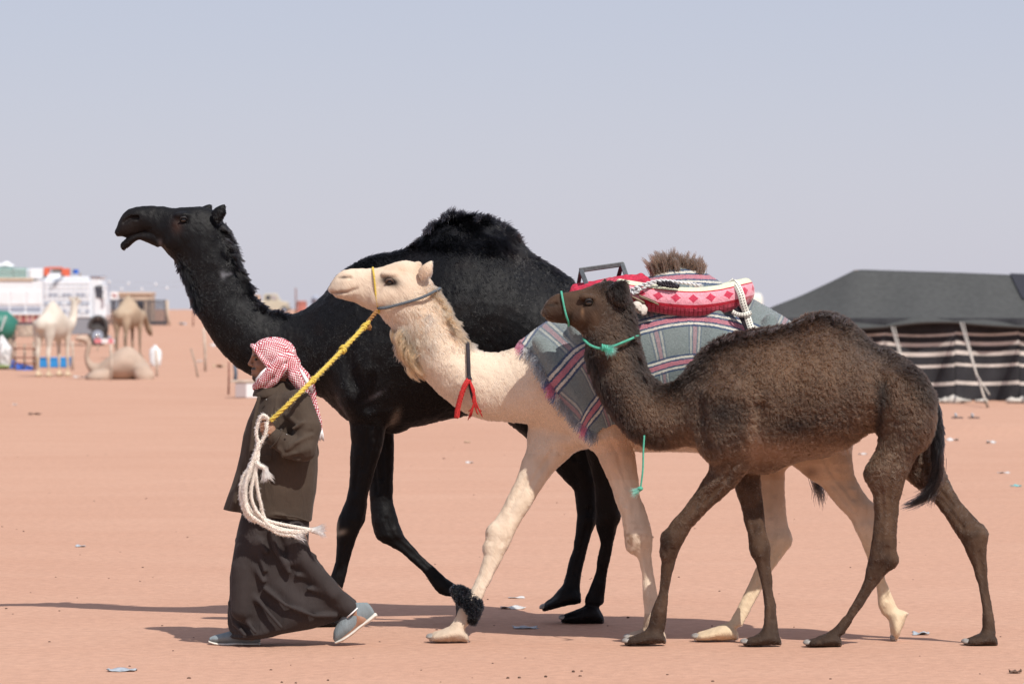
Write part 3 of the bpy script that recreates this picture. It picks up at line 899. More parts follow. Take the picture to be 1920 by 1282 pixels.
mb = MB(); mb.tube([Vector((LPx(x, y).x, LY - .05, LPx(x, y).z)) for x, y in [(118, 519), (112, 522), (104, 526), (98, 534), (95, 543)]], .09, 6, flat=.3); mb.tube([Vector((LPx(x, y).x, LY - .10, LPx(x, y).z)) for x, y in [(112, 522), (107, 530), (103, 536)]], .05, 6)
tag(mb.build("hanging_tarp", M_LG, None, smooth=True), "grey strap of cloth hanging down the lorry's studded cab", "cloth")

# ------------------------------------------------------------------ far camels
def far_colour(V, base, seed):
    n = vnoise(V, 2.2, seed) * .5 + vnoise(V, 6, seed + 1) * .5
    c = np.tile(np.array([base]), (len(V), 1)); return c * (1 + .22 * n)[:, None]
M_FAR = skin_mat("pale_hide", .8, .15)
def far_camel(spec, label, base, seed, yaw=0.0, at=None, vox=.022, scale=1.0, dark=None, z0=0.0):
    """body grown like the near camels', then turned about its own feet"""
    Yc = spec['Y']; xs = [p for r in spec['spine'] for p in (r[0], r[2])] + [q[0] for L in spec['legs'] for q in L['front'] + L['back']]
    lo = P(min(xs) - 8, 0, Yc).x; hi = P(max(xs) + 8, 0, Yc).x; top = P(0, min(r[1] for r in spec['spine']) - 8, Yc).z
    S = Solid((lo, Yc - .75, -.1), (hi, Yc + .75, top), vox, band=8)
    S.loft(pair_secs(spec['spine'], Yc), k=.02)
    for ex in spec.get('lofts', []): S.loft(pair_secs(ex['rows'], Yc + ex.get('dy', 0)), k=.03)
    for L in spec['legs']:
        S.loft(limb_secs(L['front'], L['back'], Yc + L['Y'][0], Yc + L['Y'][1], .85, step=spec.get('step', 3.0), wmin=.035), k=.08)
        if 'heel' in L:
            a = P(*L['heel'], Yc + L['Y'][1]); b2 = P(*L['toe'], Yc + L['Y'][1]); S.capsule([a + Vector((0, 0, .05)), b2 + Vector((0, 0, .04))], [.07, .065], k=.05)
    S.blur(1)
    p, q = S.poly(); p = p.astype(float)
    c0 = np.array([P(np.mean(xs), 0, Yc).x, Yc, 0.0])
    d = (p - c0) * scale; a = math.radians(yaw)
    R = np.array([[math.cos(a), -math.sin(a), 0], [math.sin(a), math.cos(a), 0], [0, 0, 1]])
    cols = far_colour(p, base, seed)
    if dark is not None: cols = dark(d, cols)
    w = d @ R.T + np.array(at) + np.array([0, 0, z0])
    r = empty("camel", at); tag(r, label, "camel", "camels resting by the far camp")
    o = np_mesh_obj("body", w, q, M_FAR, r); set_vcol(o, cols)
    return r
# a standing camel in profile, facing left, drawn at 60 m
SY = 60.0
def std(neck):
    spine = {'up': [(833,538,836,549,.08),(840,531,848,553,.10),(852,528,858,556,.12),(864,528,864,562,.13),(874,536,862,574,.12),(878,555,860,590,.12),(882,580,866,612,.13),(892,602,880,636,.14)],
             'down': [(812,702,818,714,.08),(816,690,826,708,.10),(824,676,838,698,.12),(834,664,848,684,.12),(846,652,852,674,.12),(858,640,858,664,.13),(872,622,870,652,.14),(886,606,880,644,.15)]}[neck]
    spine += [(915,598,910,660,.2,.2),(940,586,938,668,.28,.35),(965,570,965,676,.33,.5),(985,550,990,680,.36,.6),(1003,541,1008,680,.36,.65),(1020,548,1026,676,.35,.55),(1045,576,1048,666,.32,.4),(1070,592,1070,656,.27,.3),(1085,606,1086,646,.16)]
    return dict(Y=SY, spine=spine, step=3.0, legs=[
        dict(front=[(920,630),(924,670),(928,700),(930,735),(930,775),(929,800)], back=[(958,630),(952,670),(944,700),(943,735),(939,775),(940,800)], Y=(-.17,-.16), heel=(942,803), toe=(922,803)),
        dict(front=[(924,630),(930,670),(934,700),(936,735),(936,775),(935,800)], back=[(962,630),(958,670),(950,700),(949,735),(945,775),(946,800)], Y=(.17,.16), heel=(948,803), toe=(928,803)),
        dict(front=[(1040,620),(1042,660),(1056,700),(1062,730),(1062,775),(1060,800)], back=[(1088,620),(1086,660),(1076,700),(1080,725),(1072,775),(1072,800)], Y=(-.17,-.16), heel=(1074,803), toe=(1054,803)),
        dict(front=[(1034,620),(1036,660),(1050,700),(1056,730),(1056,775),(1054,800)], back=[(1084,620),(1080,660),(1070,700),(1074,725),(1066,775),(1066,800)], Y=(.17,.16), heel=(1068,803), toe=(1048,803))],
        lofts=[dict(rows=[(868,531,874,540,.03),(872,525,878,536,.04),(877,523,880,529,.02)], dy=-.10), dict(rows=[(864,531,870,540,.03),(868,525,874,536,.04),(873,523,876,529,.02)], dy=.10)] if neck == 'up' else [])
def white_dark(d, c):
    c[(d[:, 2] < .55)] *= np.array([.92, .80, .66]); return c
g = on_ground(108, 706)
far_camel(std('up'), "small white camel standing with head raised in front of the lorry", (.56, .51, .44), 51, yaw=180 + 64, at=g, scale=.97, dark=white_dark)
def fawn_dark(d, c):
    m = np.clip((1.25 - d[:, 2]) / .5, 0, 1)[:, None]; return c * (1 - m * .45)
g = on_ground(248, 671)
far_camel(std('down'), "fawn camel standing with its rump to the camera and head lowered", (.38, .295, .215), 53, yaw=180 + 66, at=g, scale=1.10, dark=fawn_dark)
# the lying camel, placed straight from its outline
KY = float(on_ground(220, 711).y)
kneel = dict(Y=KY, step=1.5, spine=[(141,633,143,639,.09),(147,629,150,641,.11),(156,629,158,643,.13),(164,630,163,648,.14),(171,638,160,656,.13),(170,655,158,668,.13),(167,668,160,682,.13),(172,678,167,696,.14),(184,681,180,704,.16),(196,674,194,709,.25,.2),(210,664,208,711,.36,.3),(225,653,224,712,.42,.45),(238,649,238,712,.44,.5),(250,653,250,712,.44,.4),(265,667,263,711,.40,.3),(278,682,275,709,.3,.2),(284,694,282,706,.16)],
   legs=[dict(front=[(164,703),(160,706),(162,711)], back=[(206,700),(208,706),(206,711)], Y=(-.3,-.3)), dict(front=[(164,701),(158,705),(160,710)], back=[(206,700),(208,706),(206,710)], Y=(.3,.3)),
         dict(front=[(252,684),(250,700),(254,711)], back=[(282,690),(290,702),(288,711)], Y=(-.38,-.42)), dict(front=[(252,684),(250,700),(254,711)], back=[(282,690),(288,702),(286,711)], Y=(.38,.42))],
   lofts=[dict(rows=[(166,632,168,637,.04),(168,628,171,634,.05)], dy=-.12)])
gk = on_ground(np.mean([141, 290]), 711)
xs = [p for r in kneel['spine'] for p in (r[0], r[2])] + [q[0] for L in kneel['legs'] for q in L['front'] + L['back']]
far_camel(kneel, "pale tan camel lying on the sand with folded legs", (.44, .335, .265), 55, at=(P(np.mean(xs), 0, KY).x, KY, 0), vox=.03)

# ------------------------------------------------------------------ camp clutter
M_TIMB = simple_mat("grey_timber", (.30, .25, .20), .9, noise=.25, scale=8)
M_TIMB2 = simple_mat("pale_timber", (.46, .38, .31), .9, noise=.25, scale=8)
M_RUST = simple_mat("rusty_iron", (.20, .085, .06), .8, noise=.3, scale=8)
def post(x, y0, y1, w, mat, lab, lean=0.0, name="fence_post", cat="post", group=None, Y=None):
    b_ = on_ground(x, y1); k = b_.y / FPX; h = (y1 - y0) * k; mb = MB()
    top = b_ + Vector((lean * k, 0, h)); mid = b_.lerp(top, .5) + Vector((w * k * .2, 0, 0))
    mb.tube([b_ - Vector((0, 0, .1)), mid, top], [w * k * .55, w * k * .5, w * k * .45], 8)
    return tag(mb.build(name, mat, None, smooth=True), lab, cat, group)
G = "posts of the camel pen"
post(135.5, 640, 694, 5, M_TIMB2, "pale timber post between the white camel and the lying camel", group=G)
post(207.5, 645, 713, 5.5, M_TIMB2, "pale timber post standing in front of the lying camel", group=G)
post(294, 655, 706, 4.5, M_TIMB2, "pale timber post beside the white plastic bag", lean=-2, group=G)
post(385, 615, 696, 5, M_TIMB2, "tall grey timber post left of the black camel's neck", lean=-3, group=G)
post(372, 653, 707, 3, M_TIMB, "thin leaning stick near the tall grey post", lean=-14, name="stick", cat="stick", group=G)
post(428, 678, 739, 3.5, M_RUST, "rusty iron rod beside the grey trough", lean=1, name="iron_rod", cat="rod")
post(441, 682, 714, 7, simple_mat("blue_grey_pipe", (.09, .12, .16), .6), "dark blue-grey short post behind the trough", lean=-1, group=G)
post(362, 572, 612, 2.2, M_RUST, "thin distant pole by the black camel's throat", name="thin_pole", cat="pole")
post(554.5, 540, 590, 2.6, M_RUST, "thin rusty pole beside the distant jeep", name="thin_pole", cat="pole")
# water trough
tr = empty("trough", on_ground(460, 746)); tag(tr, "grey and white water trough behind the man's head", "trough")
g = on_ground(462, 746); k = g.y / FPX
def px_box(name, x0, x1, y0, y1, depth, mat, parent, g, bev=.01, dy=0):
    k = g.y / FPX; a = P(x0, y1, g.y); b_ = P(x1, y0, g.y); mb = MB(); mb.box(a.x, b_.x, g.y + dy, g.y + dy + depth, max(a.z, 0.0), b_.z); return mb.build(name, mat, parent, bevel=bev)
px_box("side_panel", 441, 461, 716, 745, .03, simple_mat("grey_plastic", (.40, .34, .34), .6), tr, g)
px_box("side_panel", 461, 520, 718, 745.5, .03, simple_mat("white_plastic", (.74, .74, .74), .5), tr, g)
px_box("rim", 432, 522, 713, 717, .6, M_TIMB2, tr, g, .005, -.02); px_box("back_panel", 441, 520, 718, 744, .03, M_TIMB2, tr, g, .005, .5)
# plastic bag, red-white board, blue tubs, tarp, rack
def lump(name, lab, cat, x, y, wpx, hpx, depth, mat, seed, group=None, rough=.25, flat=1.0):
    g = on_ground(x, y); k = g.y / FPX; mb = MB(); mb.ball((0, 0, 0), 1, 20, 14)
    V = np.array([tuple(v) for v in mb.v]); n = vnoise(V + seed, 1.7, seed) * rough + vnoise(V + seed, 4, seed + 1) * rough * .5
    for v, nn in zip(mb.v, n):
        q = v * (1 + nn); v[:] = g + Vector((q.x * wpx * .5 * k, q.y * depth, (q.z + .85) * hpx * .52 * k))
    return tag(mb.build(name, mat, None, smooth=True), lab, cat, group)
M_PLB = simple_mat("white_plastic_bag", (.74, .77, .78), .4, noise=.1, scale=6, bump=.6)
lump("plastic_bag", "white plastic bag hanging at the post beside the fawn camel", "bag", 292, 687, 24, 40, .12, M_PLB, 3)
b_ = on_ground(196, 655); px_ = empty("painted_board", b_); tag(px_, "red and white painted board lying near the lorry's wheel", "board")
M_WBD = simple_mat("white_board_paint", (.74, .70, .70), .6); M_PBD = simple_mat("pink_red_paint", (.62, .20, .22), .6)
for i, (x0, x1, mt) in enumerate([(177, 190, M_PBD), (190, 203, M_WBD), (203, 212, M_PBD), (212, 221, M_WBD)]):
    px_box("segment", x0, x1, 635, 643.5, .05, mt, px_, on_ground(196, 658), .01)
px_box("leg", 182, 184, 643, 658, .04, M_TIMB, px_, on_ground(196, 658)); px_box("leg", 214, 216, 643, 658, .04, M_TIMB, px_, on_ground(196, 658))
M_BLUE = simple_mat("bright_blue_plastic", (.03, .25, .60), .4, noise=.1, scale=3); M_BLUE2 = simple_mat("deep_blue_tarp", (.045, .12, .46), .6, noise=.2, scale=5, bump=.4)
g = on_ground(100, 689); k = g.y / FPX; tub = empty("tub", g); tag(tub, "bright blue plastic feed tub behind the white camel's legs", "tub")
mb = MB(); a = [(72, 689), (70, 671), (131, 672), (128, 689)]
mb.prism([(P(x, y, g.y).x, max(P(x, y, g.y).z, 0)) for x, y in a], g.y, g.y + .6); mb.build("basin", M_BLUE, tub, bevel=.02)
mb = MB(); mb.tube([Vector((P(x, 671.5, g.y).x, g.y + dy, P(0, 671.5, g.y).z)) for x, dy in [(70, 0), (131, 0), (131, .6), (70, .6)]], .03, 6, closed=True); mb.build("rim", M_BLUE, tub, smooth=True)
g = on_ground(42, 694); tarp = MB(); V = []; F = []
for a in range(14):
    u = a / 13; x = 19 + 46 * u
    for c in range(6):
        v = c / 5; top = np.interp(u, [0, .3, 1], [674, 681, 689]); bot = np.interp(u, [0, .4, 1], [689, 693, 695]); y = top + (bot - top) * v
        p = P(x, y, g.y); p.y += (1 - v) * .5 + .05 * math.sin(a * 1.7 + c); V.append(p)
for a in range(13):
    for c in range(5): F.append((a * 6 + c, a * 6 + c + 1, (a + 1) * 6 + c + 1, (a + 1) * 6 + c))
o = mesh_obj("tarpaulin", V, F, M_BLUE2); md = o.modifiers.new("t", 'SOLIDIFY'); md.thickness = .03; tag(o, "deep blue folded tarpaulin lying beside the feed rack", "tarpaulin")
# green tank at the left edge
GYt = float(on_ground(10, 690).y) + 4
tank = empty("tank", (P(5, 0, GYt).x, GYt, 0)); tag(tank, "dark green drum-shaped tank on a frame at the left frame edge", "tank")
c = P(-2, 612, GYt); mb = MB(); V0 = []
mb.tube([Vector((c.x - 1.2, c.y, c.z + .05)), Vector((c.x - .9, c.y, c.z + .05)), Vector((c.x + .25, c.y - .1, c.z)), Vector((c.x + .55, c.y - .1, c.z - .1))], [.3, .52, .52, .32], 24)
mb.build("drum", simple_mat("green_painted_steel", (.03, .17, .13), .5, noise=.12, scale=3), tank, smooth=True)
mb = MB(); p0, p1 = P(16, 592, GYt), P(6, 620, GYt); p0.y -= .65; p1.y -= .65; mb.tube([p0, p1], .035, 6); mb.build("strap", simple_mat("pale_strap", (.5, .55, .55), .6), tank)
for x in (-8, 20): 
    a = P(x, 628, GYt); mb = MB(); mb.box(a.x - .04, a.x + .04, GYt - .3, GYt + .3, 0, a.z); mb.build("leg", M_TIMB, tank)
# timber feed rack
gR = on_ground(50, 694); rack = empty("feed_rack", gR); tag(rack, "weathered timber rack of rails between the green tank and white camel", "rack")
def rk(name, x0, y0, x1, y1, w, mat=M_TIMB, dy=0.0):
    a = P(x0, y0, gR.y + dy); b2 = P(x1, y1, gR.y + dy); b2.z = max(b2.z, 0); mb = MB(); mb.tube([a, b2], w * gR.y / FPX * .5, 6); mb.build(name, mat, rack, smooth=True)
for x, t in ((28, 640), (66, 606), (46, 645), (63, 640)): rk("upright", x, t, x, 694, 4 if x != 66 else 5.5, M_TIMB if x != 66 else M_TIMB2, .1 if x == 46 else 0)
for y in (630, 653, 670, 681): rk("rail", 24, y, 68, y + .5, 3, M_RUST if y > 640 else M_TIMB, -.05)
for j in range(6): rk("plank", 30 + j * .6, 611 + j * 3.2, 66, 611 + j * 3.2, 3.4, M_TIMB2, .3)
lump("sack", "white and grey sack slumped against the feed rack at the left edge", "sack", 8, 692, 26, 62, .3, simple_mat("white_woven_sack", (.60, .60, .60), .8, noise=.5, scale=9, bump=.5), 8, rough=.3)
lump("hay_pile", "low pile of green fodder at the left frame edge", "fodder", 4, 692, 40, 10, .4, simple_mat("dry_fodder", (.20, .24, .10), .95, noise=.5, scale=20, bump=.8), 9)
for (x, y, w) in ((152, 708, 22), (165, 706, 12), (335, 608, 14)): pass
# far fence, hut, jeep and other things on the rise
fg = on_ground(262, 610); fk = fg.y / FPX
fence = empty("metal_fence", fg); tag(fence, "dark metal bar fence panels in front of the far beige hut", "fence")
M_FB = simple_mat("dark_fence_steel", (.05, .05, .06), .6)
def fpx(x, y): return P(x, y, fg.y)
for x in np.arange(201, 313, 3.1):
    if 224 < x < 236 or 255 < x < 262: w_ = 1.6
    else: w_ = 1.7
    a, b2 = fpx(x, 564), fpx(x, 608); mb = MB(); mb.box(a.x - w_ * fk * .5, a.x + w_ * fk * .5, fg.y, fg.y + .06, b2.z, a.z); mb.build("bar", M_FB, fence)
for y0, y1 in ((562.5, 564.5), (602, 609)):
    a, b2 = fpx(200, y0), fpx(313, y1)
    if y0 > 600: a = fpx(278, y0)
    mb = MB(); mb.box(a.x, b2.x, fg.y - .03, fg.y, b2.z, a.z); mb.build("rail", M_FB, fence)
for x in (201, 212, 240, 279, 310):
    a, b2 = fpx(x, 562), fpx(x, 610); mb = MB(); mb.box(a.x - 1.4 * fk, a.x + 1.4 * fk, fg.y - .05, fg.y + .1, b2.z - .3, a.z); mb.build("post", M_FB, fence)
a, b2 = fpx(224, 559), fpx(236, 600); mb = MB(); mb.box(a.x, b2.x, fg.y + .2, fg.y + .3, b2.z, a.z); mb.build("sheet", simple_mat("dark_blue_sheet", (.07, .08, .11), .7), fence)
a, b2 = fpx(256, 563), fpx(268, 598); mb = MB(); mb.box(a.x, b2.x, fg.y + .2, fg.y + .3, b2.z, a.z); mb.build("sheet", bpy.data.materials["dark_blue_sheet"], fence)
mb = MB(); mb.tube([fpx(313, 563), fpx(314, 590), fpx(318, 611)], [3 * fk, 2.2 * fk, 2.6 * fk], 8); mb.build("tan_end_post", M_BEIGE, fence, smooth=True)
hut = empty("hut", (fpx(253, 0).x, fg.y + 8, fg.z)); tag(hut, "flat-roofed beige hut behind the dark bar fence", "hut")
HYt = fg.y + 8
a, b2 = P(223, 551, HYt), P(284, 606, HYt); mb = MB(); mb.box(a.x, b2.x, HYt, HYt + 3, b2.z - .5, a.z); mb.build("wall", M_BEIGE, hut)
a, b2 = P(221.5, 548, HYt), P(285.5, 551.5, HYt); mb = MB(); mb.box(a.x, b2.x, HYt - .15, HYt + 3.2, b2.z, a.z); mb.build("roof", simple_mat("pale_roof_slab", (.60, .46, .34), .8), hut)
a, b2 = P(231, 572, HYt), P(243, 606, HYt); mb = MB(); mb.box(a.x, b2.x, HYt - .06, HYt, b2.z - .4, a.z); mb.build("door", M_LG, hut)
sg = empty("sign_board", fpx(213, 610)); tag(sg, "small white sign with red marking beside the lorry's mirror", "sign")
a, b2 = P(207, 547, fg.y - 4), P(221, 561, fg.y - 4); mb = MB(); mb.box(a.x, b2.x, fg.y - 4, fg.y - 3.9, b2.z, a.z); mb.build("board", simple_mat("white_sign_paint", (.8, .8, .8), .6), sg)
a, b2 = P(210, 552, fg.y - 4), P(219, 556, fg.y - 4); mb = MB(); mb.box(a.x, b2.x, fg.y - 4.04, fg.y - 4, b2.z, a.z, rot=Matrix.Rotation(.4, 3, 'Y')); mb.build("marking", M_REDP, sg)
a, b2 = P(213.2, 561, fg.y - 4), P(214.8, 606, fg.y - 4); mb = MB(); mb.box(a.x, b2.x, fg.y - 3.98, fg.y - 3.92, b2.z - .3, a.z); mb.build("post", M_FB, sg)
# jeep
JY = 372.0; jz = float(rise(JY)); jk = JY / FPX
jeep = empty("jeep", (P(520, 0, JY).x, JY, jz)); tag(jeep, "pale sand-coloured jeep parked on the far rise", "jeep")
M_JEEP = simple_mat("sand_beige_paint", (.50, .46, .36), .35, coat=.3)
def jp(x, y): return P(x, y, JY)
def jprism(name, pts, y0, y1, mat, bev=.05):
    mb = MB(); mb.prism([(jp(x, y).x, jp(x, y).z) for x, y in pts], JY + y0, JY + y1); return mb.build(name, mat, jeep, bevel=bev)
jprism("body", [(486, 566), (524, 563), (541, 567), (543, 578), (541, 582), (486, 582)], 0, 1.8, M_JEEP)
cabj = jprism("cabin", [(492, 566), (495, 551), (518, 550), (525, 562), (524, 566)], .1, 1.7, M_JEEP)
jprism("window", [(498, 562), (499, 554), (507, 553.5), (507, 562)], .06, .1, M_GLASS, 0); jprism("window", [(509, 562), (509, 553.5), (516, 553.5), (521, 562)], .06, .1, M_CHROME, 0)
for x in (495, 533):
    c = jp(x, 581); mb = MB(); mb.cyl((c.x, JY - .05, c.z), (c.x, JY + .25, c.z), .36, n=20); w_ = mb.build("wheel", M_DG, jeep, bevel=.03); mb = MB(); mb.cyl((c.x, JY - .08, c.z), (c.x, JY, c.z), .18, n=14); mb.build("rim", M_LG, w_)
jprism("bumper", [(541, 577), (545, 577), (545, 580), (541, 580)], 0, 1.8, M_DG, 0)
jprism("headlight", [(539, 569), (542.5, 569), (543, 572.5), (539, 572.5)], -.03, .3, M_CHROME, 0)
mb = MB(); a, b2 = jp(560, 564), jp(577, 588); mb.box(a.x, b2.x, JY - 3, JY - 1.5, jz - .3, a.z); tag(mb.build("stall_box", simple_mat("faded_red_board", (.40, .15, .12), .8, noise=.4, scale=1.5), None, bevel=.1), "faded red box-like stall on the far rise beside the thin pole", "stall")
mb = MB(); a, b2 = jp(470, 553), jp(484, 588); mb.box(a.x, b2.x, JY + 2, JY + 4, jz - .3, a.z); tag(mb.build("brick_store", simple_mat("pale_orange_wall", (.52, .34, .24), .8), None, bevel=.05), "small pale orange hut left of the distant jeep", "hut")
mb = MB(); c = jp(592, 560); mb.box(c.x - .5, c.x + .5, JY, JY + 1, jz - .3, c.z); mb.ball((c.x, JY, c.z), .35, 12, 8); tag(mb.build("water_tank", M_LG, None, smooth=False), "small grey water tank on the far rise near the cream camel's muzzle", "tank")
# pale shade tents far behind the saddle
wz = float(rise(420.0))
for i, (x, y, w) in enumerate(((1402, 551, 18), (1414, 548, 16), (1425, 549, 20))):
    c = P(x, y, 420.0); g_ = Vector((c.x, 420.0 + i * 2, wz)); k = 420 / FPX
    mb = MB(); n = 16; pts = []
    prof = [(1.0, 0), (1.0, .55), (.9, .8), (.55, .95), (.1, 1.0)]
    v = []; f = []
    h = c.z - wz
    for (rr, hh) in prof:
        for q in range(n): a = 2 * math.pi * q / n; v.append(g_ + Vector((math.cos(a) * w * k * .5 * rr, math.sin(a) * w * k * .5 * rr, hh * h)))
    for r_ in range(len(prof) - 1):
        for q in range(n): f.append((r_ * n + q, r_ * n + (q + 1) % n, (r_ + 1) * n + (q + 1) % n, (r_ + 1) * n + q))
    f.append(tuple((len(prof) - 1) * n + q for q in range(n)))
    mb.add(v, f); tag(mb.build("dome_tent", simple_mat("white_canvas", (.66, .66, .60), .8), None, smooth=True), ["left", "middle", "right"][i] + "most of three pale dome tents far behind the saddle pad" if i != 1 else "middle of three pale dome tents far behind the saddle pad", "tent", "pale dome tents in the distance")
# string of lamps
BYl = 206.0
def bp3(x, y): return P(x, y, BYl)
lights = empty("string_lights", (bp3(260, 0).x, BYl, 0)); tag(lights, "string of small white bulbs hung above the far fence", "lights")
M_WIRE = simple_mat("pale_wire", (.35, .35, .38), .6); M_BULB = simple_mat("white_bulb_glass", (.85, .85, .85), .2)
for row in ([(150, 515), (205, 527), (241, 529.5), (292, 531), (420, 520)], [(150, 530), (228, 540), (266, 540.5), (313, 538), (420, 535)]):
    mb = MB(); mb.tube([bp3(*p) for p in row], .006, 4); mb.build("wire", M_WIRE, lights)
    for p in row[1:-1]:
        c = bp3(*p); mb = MB(); mb.ball(c - Vector((0, 0, .05)), .055, 10, 8, (1, 1, 1.3)); mb.build("bulb", M_BULB, lights, smooth=True)
for x in (150, 420):
    a = bp3(x, 512); mb = MB(); mb.cyl((a.x, BYl, -.1), (a.x, BYl, a.z), .05, n=8); mb.build("pole", M_TIMB, lights)

VOX = 0.0068
M_NAIL = simple_mat("toenail_horn", (0.26, 0.24, 0.22), 0.5, noise=0.3, scale=60)
M_EYE = simple_mat("eye_dark", (0.008, 0.006, 0.005), 0.08, spec=0.8)

def camel_solid(spec):
    Y = spec['Y']
    xs = [p for r in spec['spine'] for p in (r[0], r[2])] + [q[0] for L in spec['legs'] for q in L['front'] + L['back']]
    lo = P(min(xs) - 20, 1225, Y); hi = P(max(xs) + 25, spec['top'] - 12, Y)
    S = Solid((lo.x, Y - 0.62, -0.06), (hi.x, Y + 0.62, hi.z), VOX)
    S.loft(pair_secs(spec['spine'], Y), k=0.01, M=48)
    for ex in spec.get('lofts', []):
        S.loft(pair_secs(ex['rows'], Y + ex.get('dy', 0)), k=ex.get('k', 0.015))
    for L in spec['legs']:
        if L.get('stance', True):
            L['Y'] = (L['Y'][0], ground_Y(max(L['heel'][1], L['toe'][1]) - .5) - Y)
        secs = limb_secs(L['front'], L['back'], Y + L['Y'][0], Y + L['Y'][1], L.get('ws', 0.85), step=3.0)
        S.loft(secs, k=L.get('k', 0.06), n=len(secs) * 2)
        sa = np.array(secs); ns = len(sa)
        # bone and tendon: a shallow furrow down both sides of the cannon, another above the joint
        for (t0, t1, off, rr) in ((.66, .93, -.22, .013), (.30, .48, -.10, .016), (.42, .56, .40, .012)):
            ii = np.arange(int(t0 * ns), int(t1 * ns), 4)
            for sd in (-1, 1):
                q = [sa[i, :3] + sa[i, 3:6] * off + np.array([0, sd * (sa[i, 6] * math.sqrt(1 - off * off) + rr * .55), 0]) for i in ii]
                if len(q) > 1: S.capsule(q, rr, k=.014, mode='sub')
        for (jx, jy, jr) in L.get('joint', []):
            jY = np.interp(jy, [L['front'][0][1], L['front'][-1][1]], [Y + L['Y'][0], Y + L['Y'][1]])
            S.ellipsoid(P(jx, jy, jY), (jr, jr * .95, jr * 1.15), k=.025)
        foot(S, L['heel'], L['toe'], Y + L['Y'][1], L['h'], L['W'])
    for e in spec.get('ell', []):
        x, y, dy, rx, ry, rz = e[:6]
        for s in ((-1, 1) if dy != 0 else (0,)):
            c = P(x, y, Y); c.y += s * dy
            S.ellipsoid(c, (rx, ry, rz), k=e[7] if len(e) > 7 else 0.04, R=e[6] if len(e) > 6 else None, mode=e[8] if len(e) > 8 else 'add')
    for c in spec.get('cut', []):
        pts, dy, rad, k = c[:4]
        for s in (-1, 1):
            q = []
            for p in pts:
                v = P(p[0], p[1], Y); v.y += s * (p[2] if len(p) > 2 else dy); q.append(v)
            S.capsule(q, rad, k=k, mode='sub')
    for c in spec.get('ridge', []):
        pts, rad, k = c
        for s in (-1, 1):
            q = []
            for p in pts:
                v = P(p[0], p[1], Y); v.y += s * p[2]; q.append(v)
            S.capsule(q, rad, k=k)
    return S

def build_camel(name, spec, label, group, colour_fn, skin, nail=True):
    Y = spec['Y']
    x0 = np.mean([L['heel'][0] for L in spec['legs']])
    root = empty(name, (P(x0, 0, Y).x, Y, 0))
    tag(root, label, "camel", group)
    S = camel_solid(spec)
    pts, quads = S.poly()
    # small unevenness of muscle, vein and skin
    e1 = pts[quads[:, 2]] - pts[quads[:, 0]]; e2 = pts[quads[:, 3]] - pts[quads[:, 1]]; fn = np.cross(e1, e2)
    vn = np.zeros_like(pts)
    for j in range(4): np.add.at(vn, quads[:, j], fn)
    vn /= np.linalg.norm(vn, axis=1)[:, None] + 1e-12
    pd = pts.astype(float)
    amp = (vnoise(pd, 13, 61) * .0035 + vnoise(pd * np.array([1.6, 1.6, .7]), 30, 62) * .0022 + vnoise(pd, 70, 63) * .0012)
    pts = (pd + vn * amp[:, None]).astype(np.float32)
    body = np_mesh_obj("body", pts, quads, skin, root)
    co = np.empty(len(body.data.vertices) * 3, np.float32); body.data.vertices.foreach_get("co", co)
    wco = co.reshape(-1, 3)
    set_vcol(body, colour_fn(wco.astype(float)))
    me = body.data
    me.transform(Matrix.Translation(-Vector(root.location)))
    body.location = (0, 0, 0)
    if nail:
        for L in spec['legs']:
            toenails(root, L['heel'], L['toe'], Y + L['Y'][1], L['h'], L['W'], M_NAIL)
    return root, S, pts.astype(float), quads

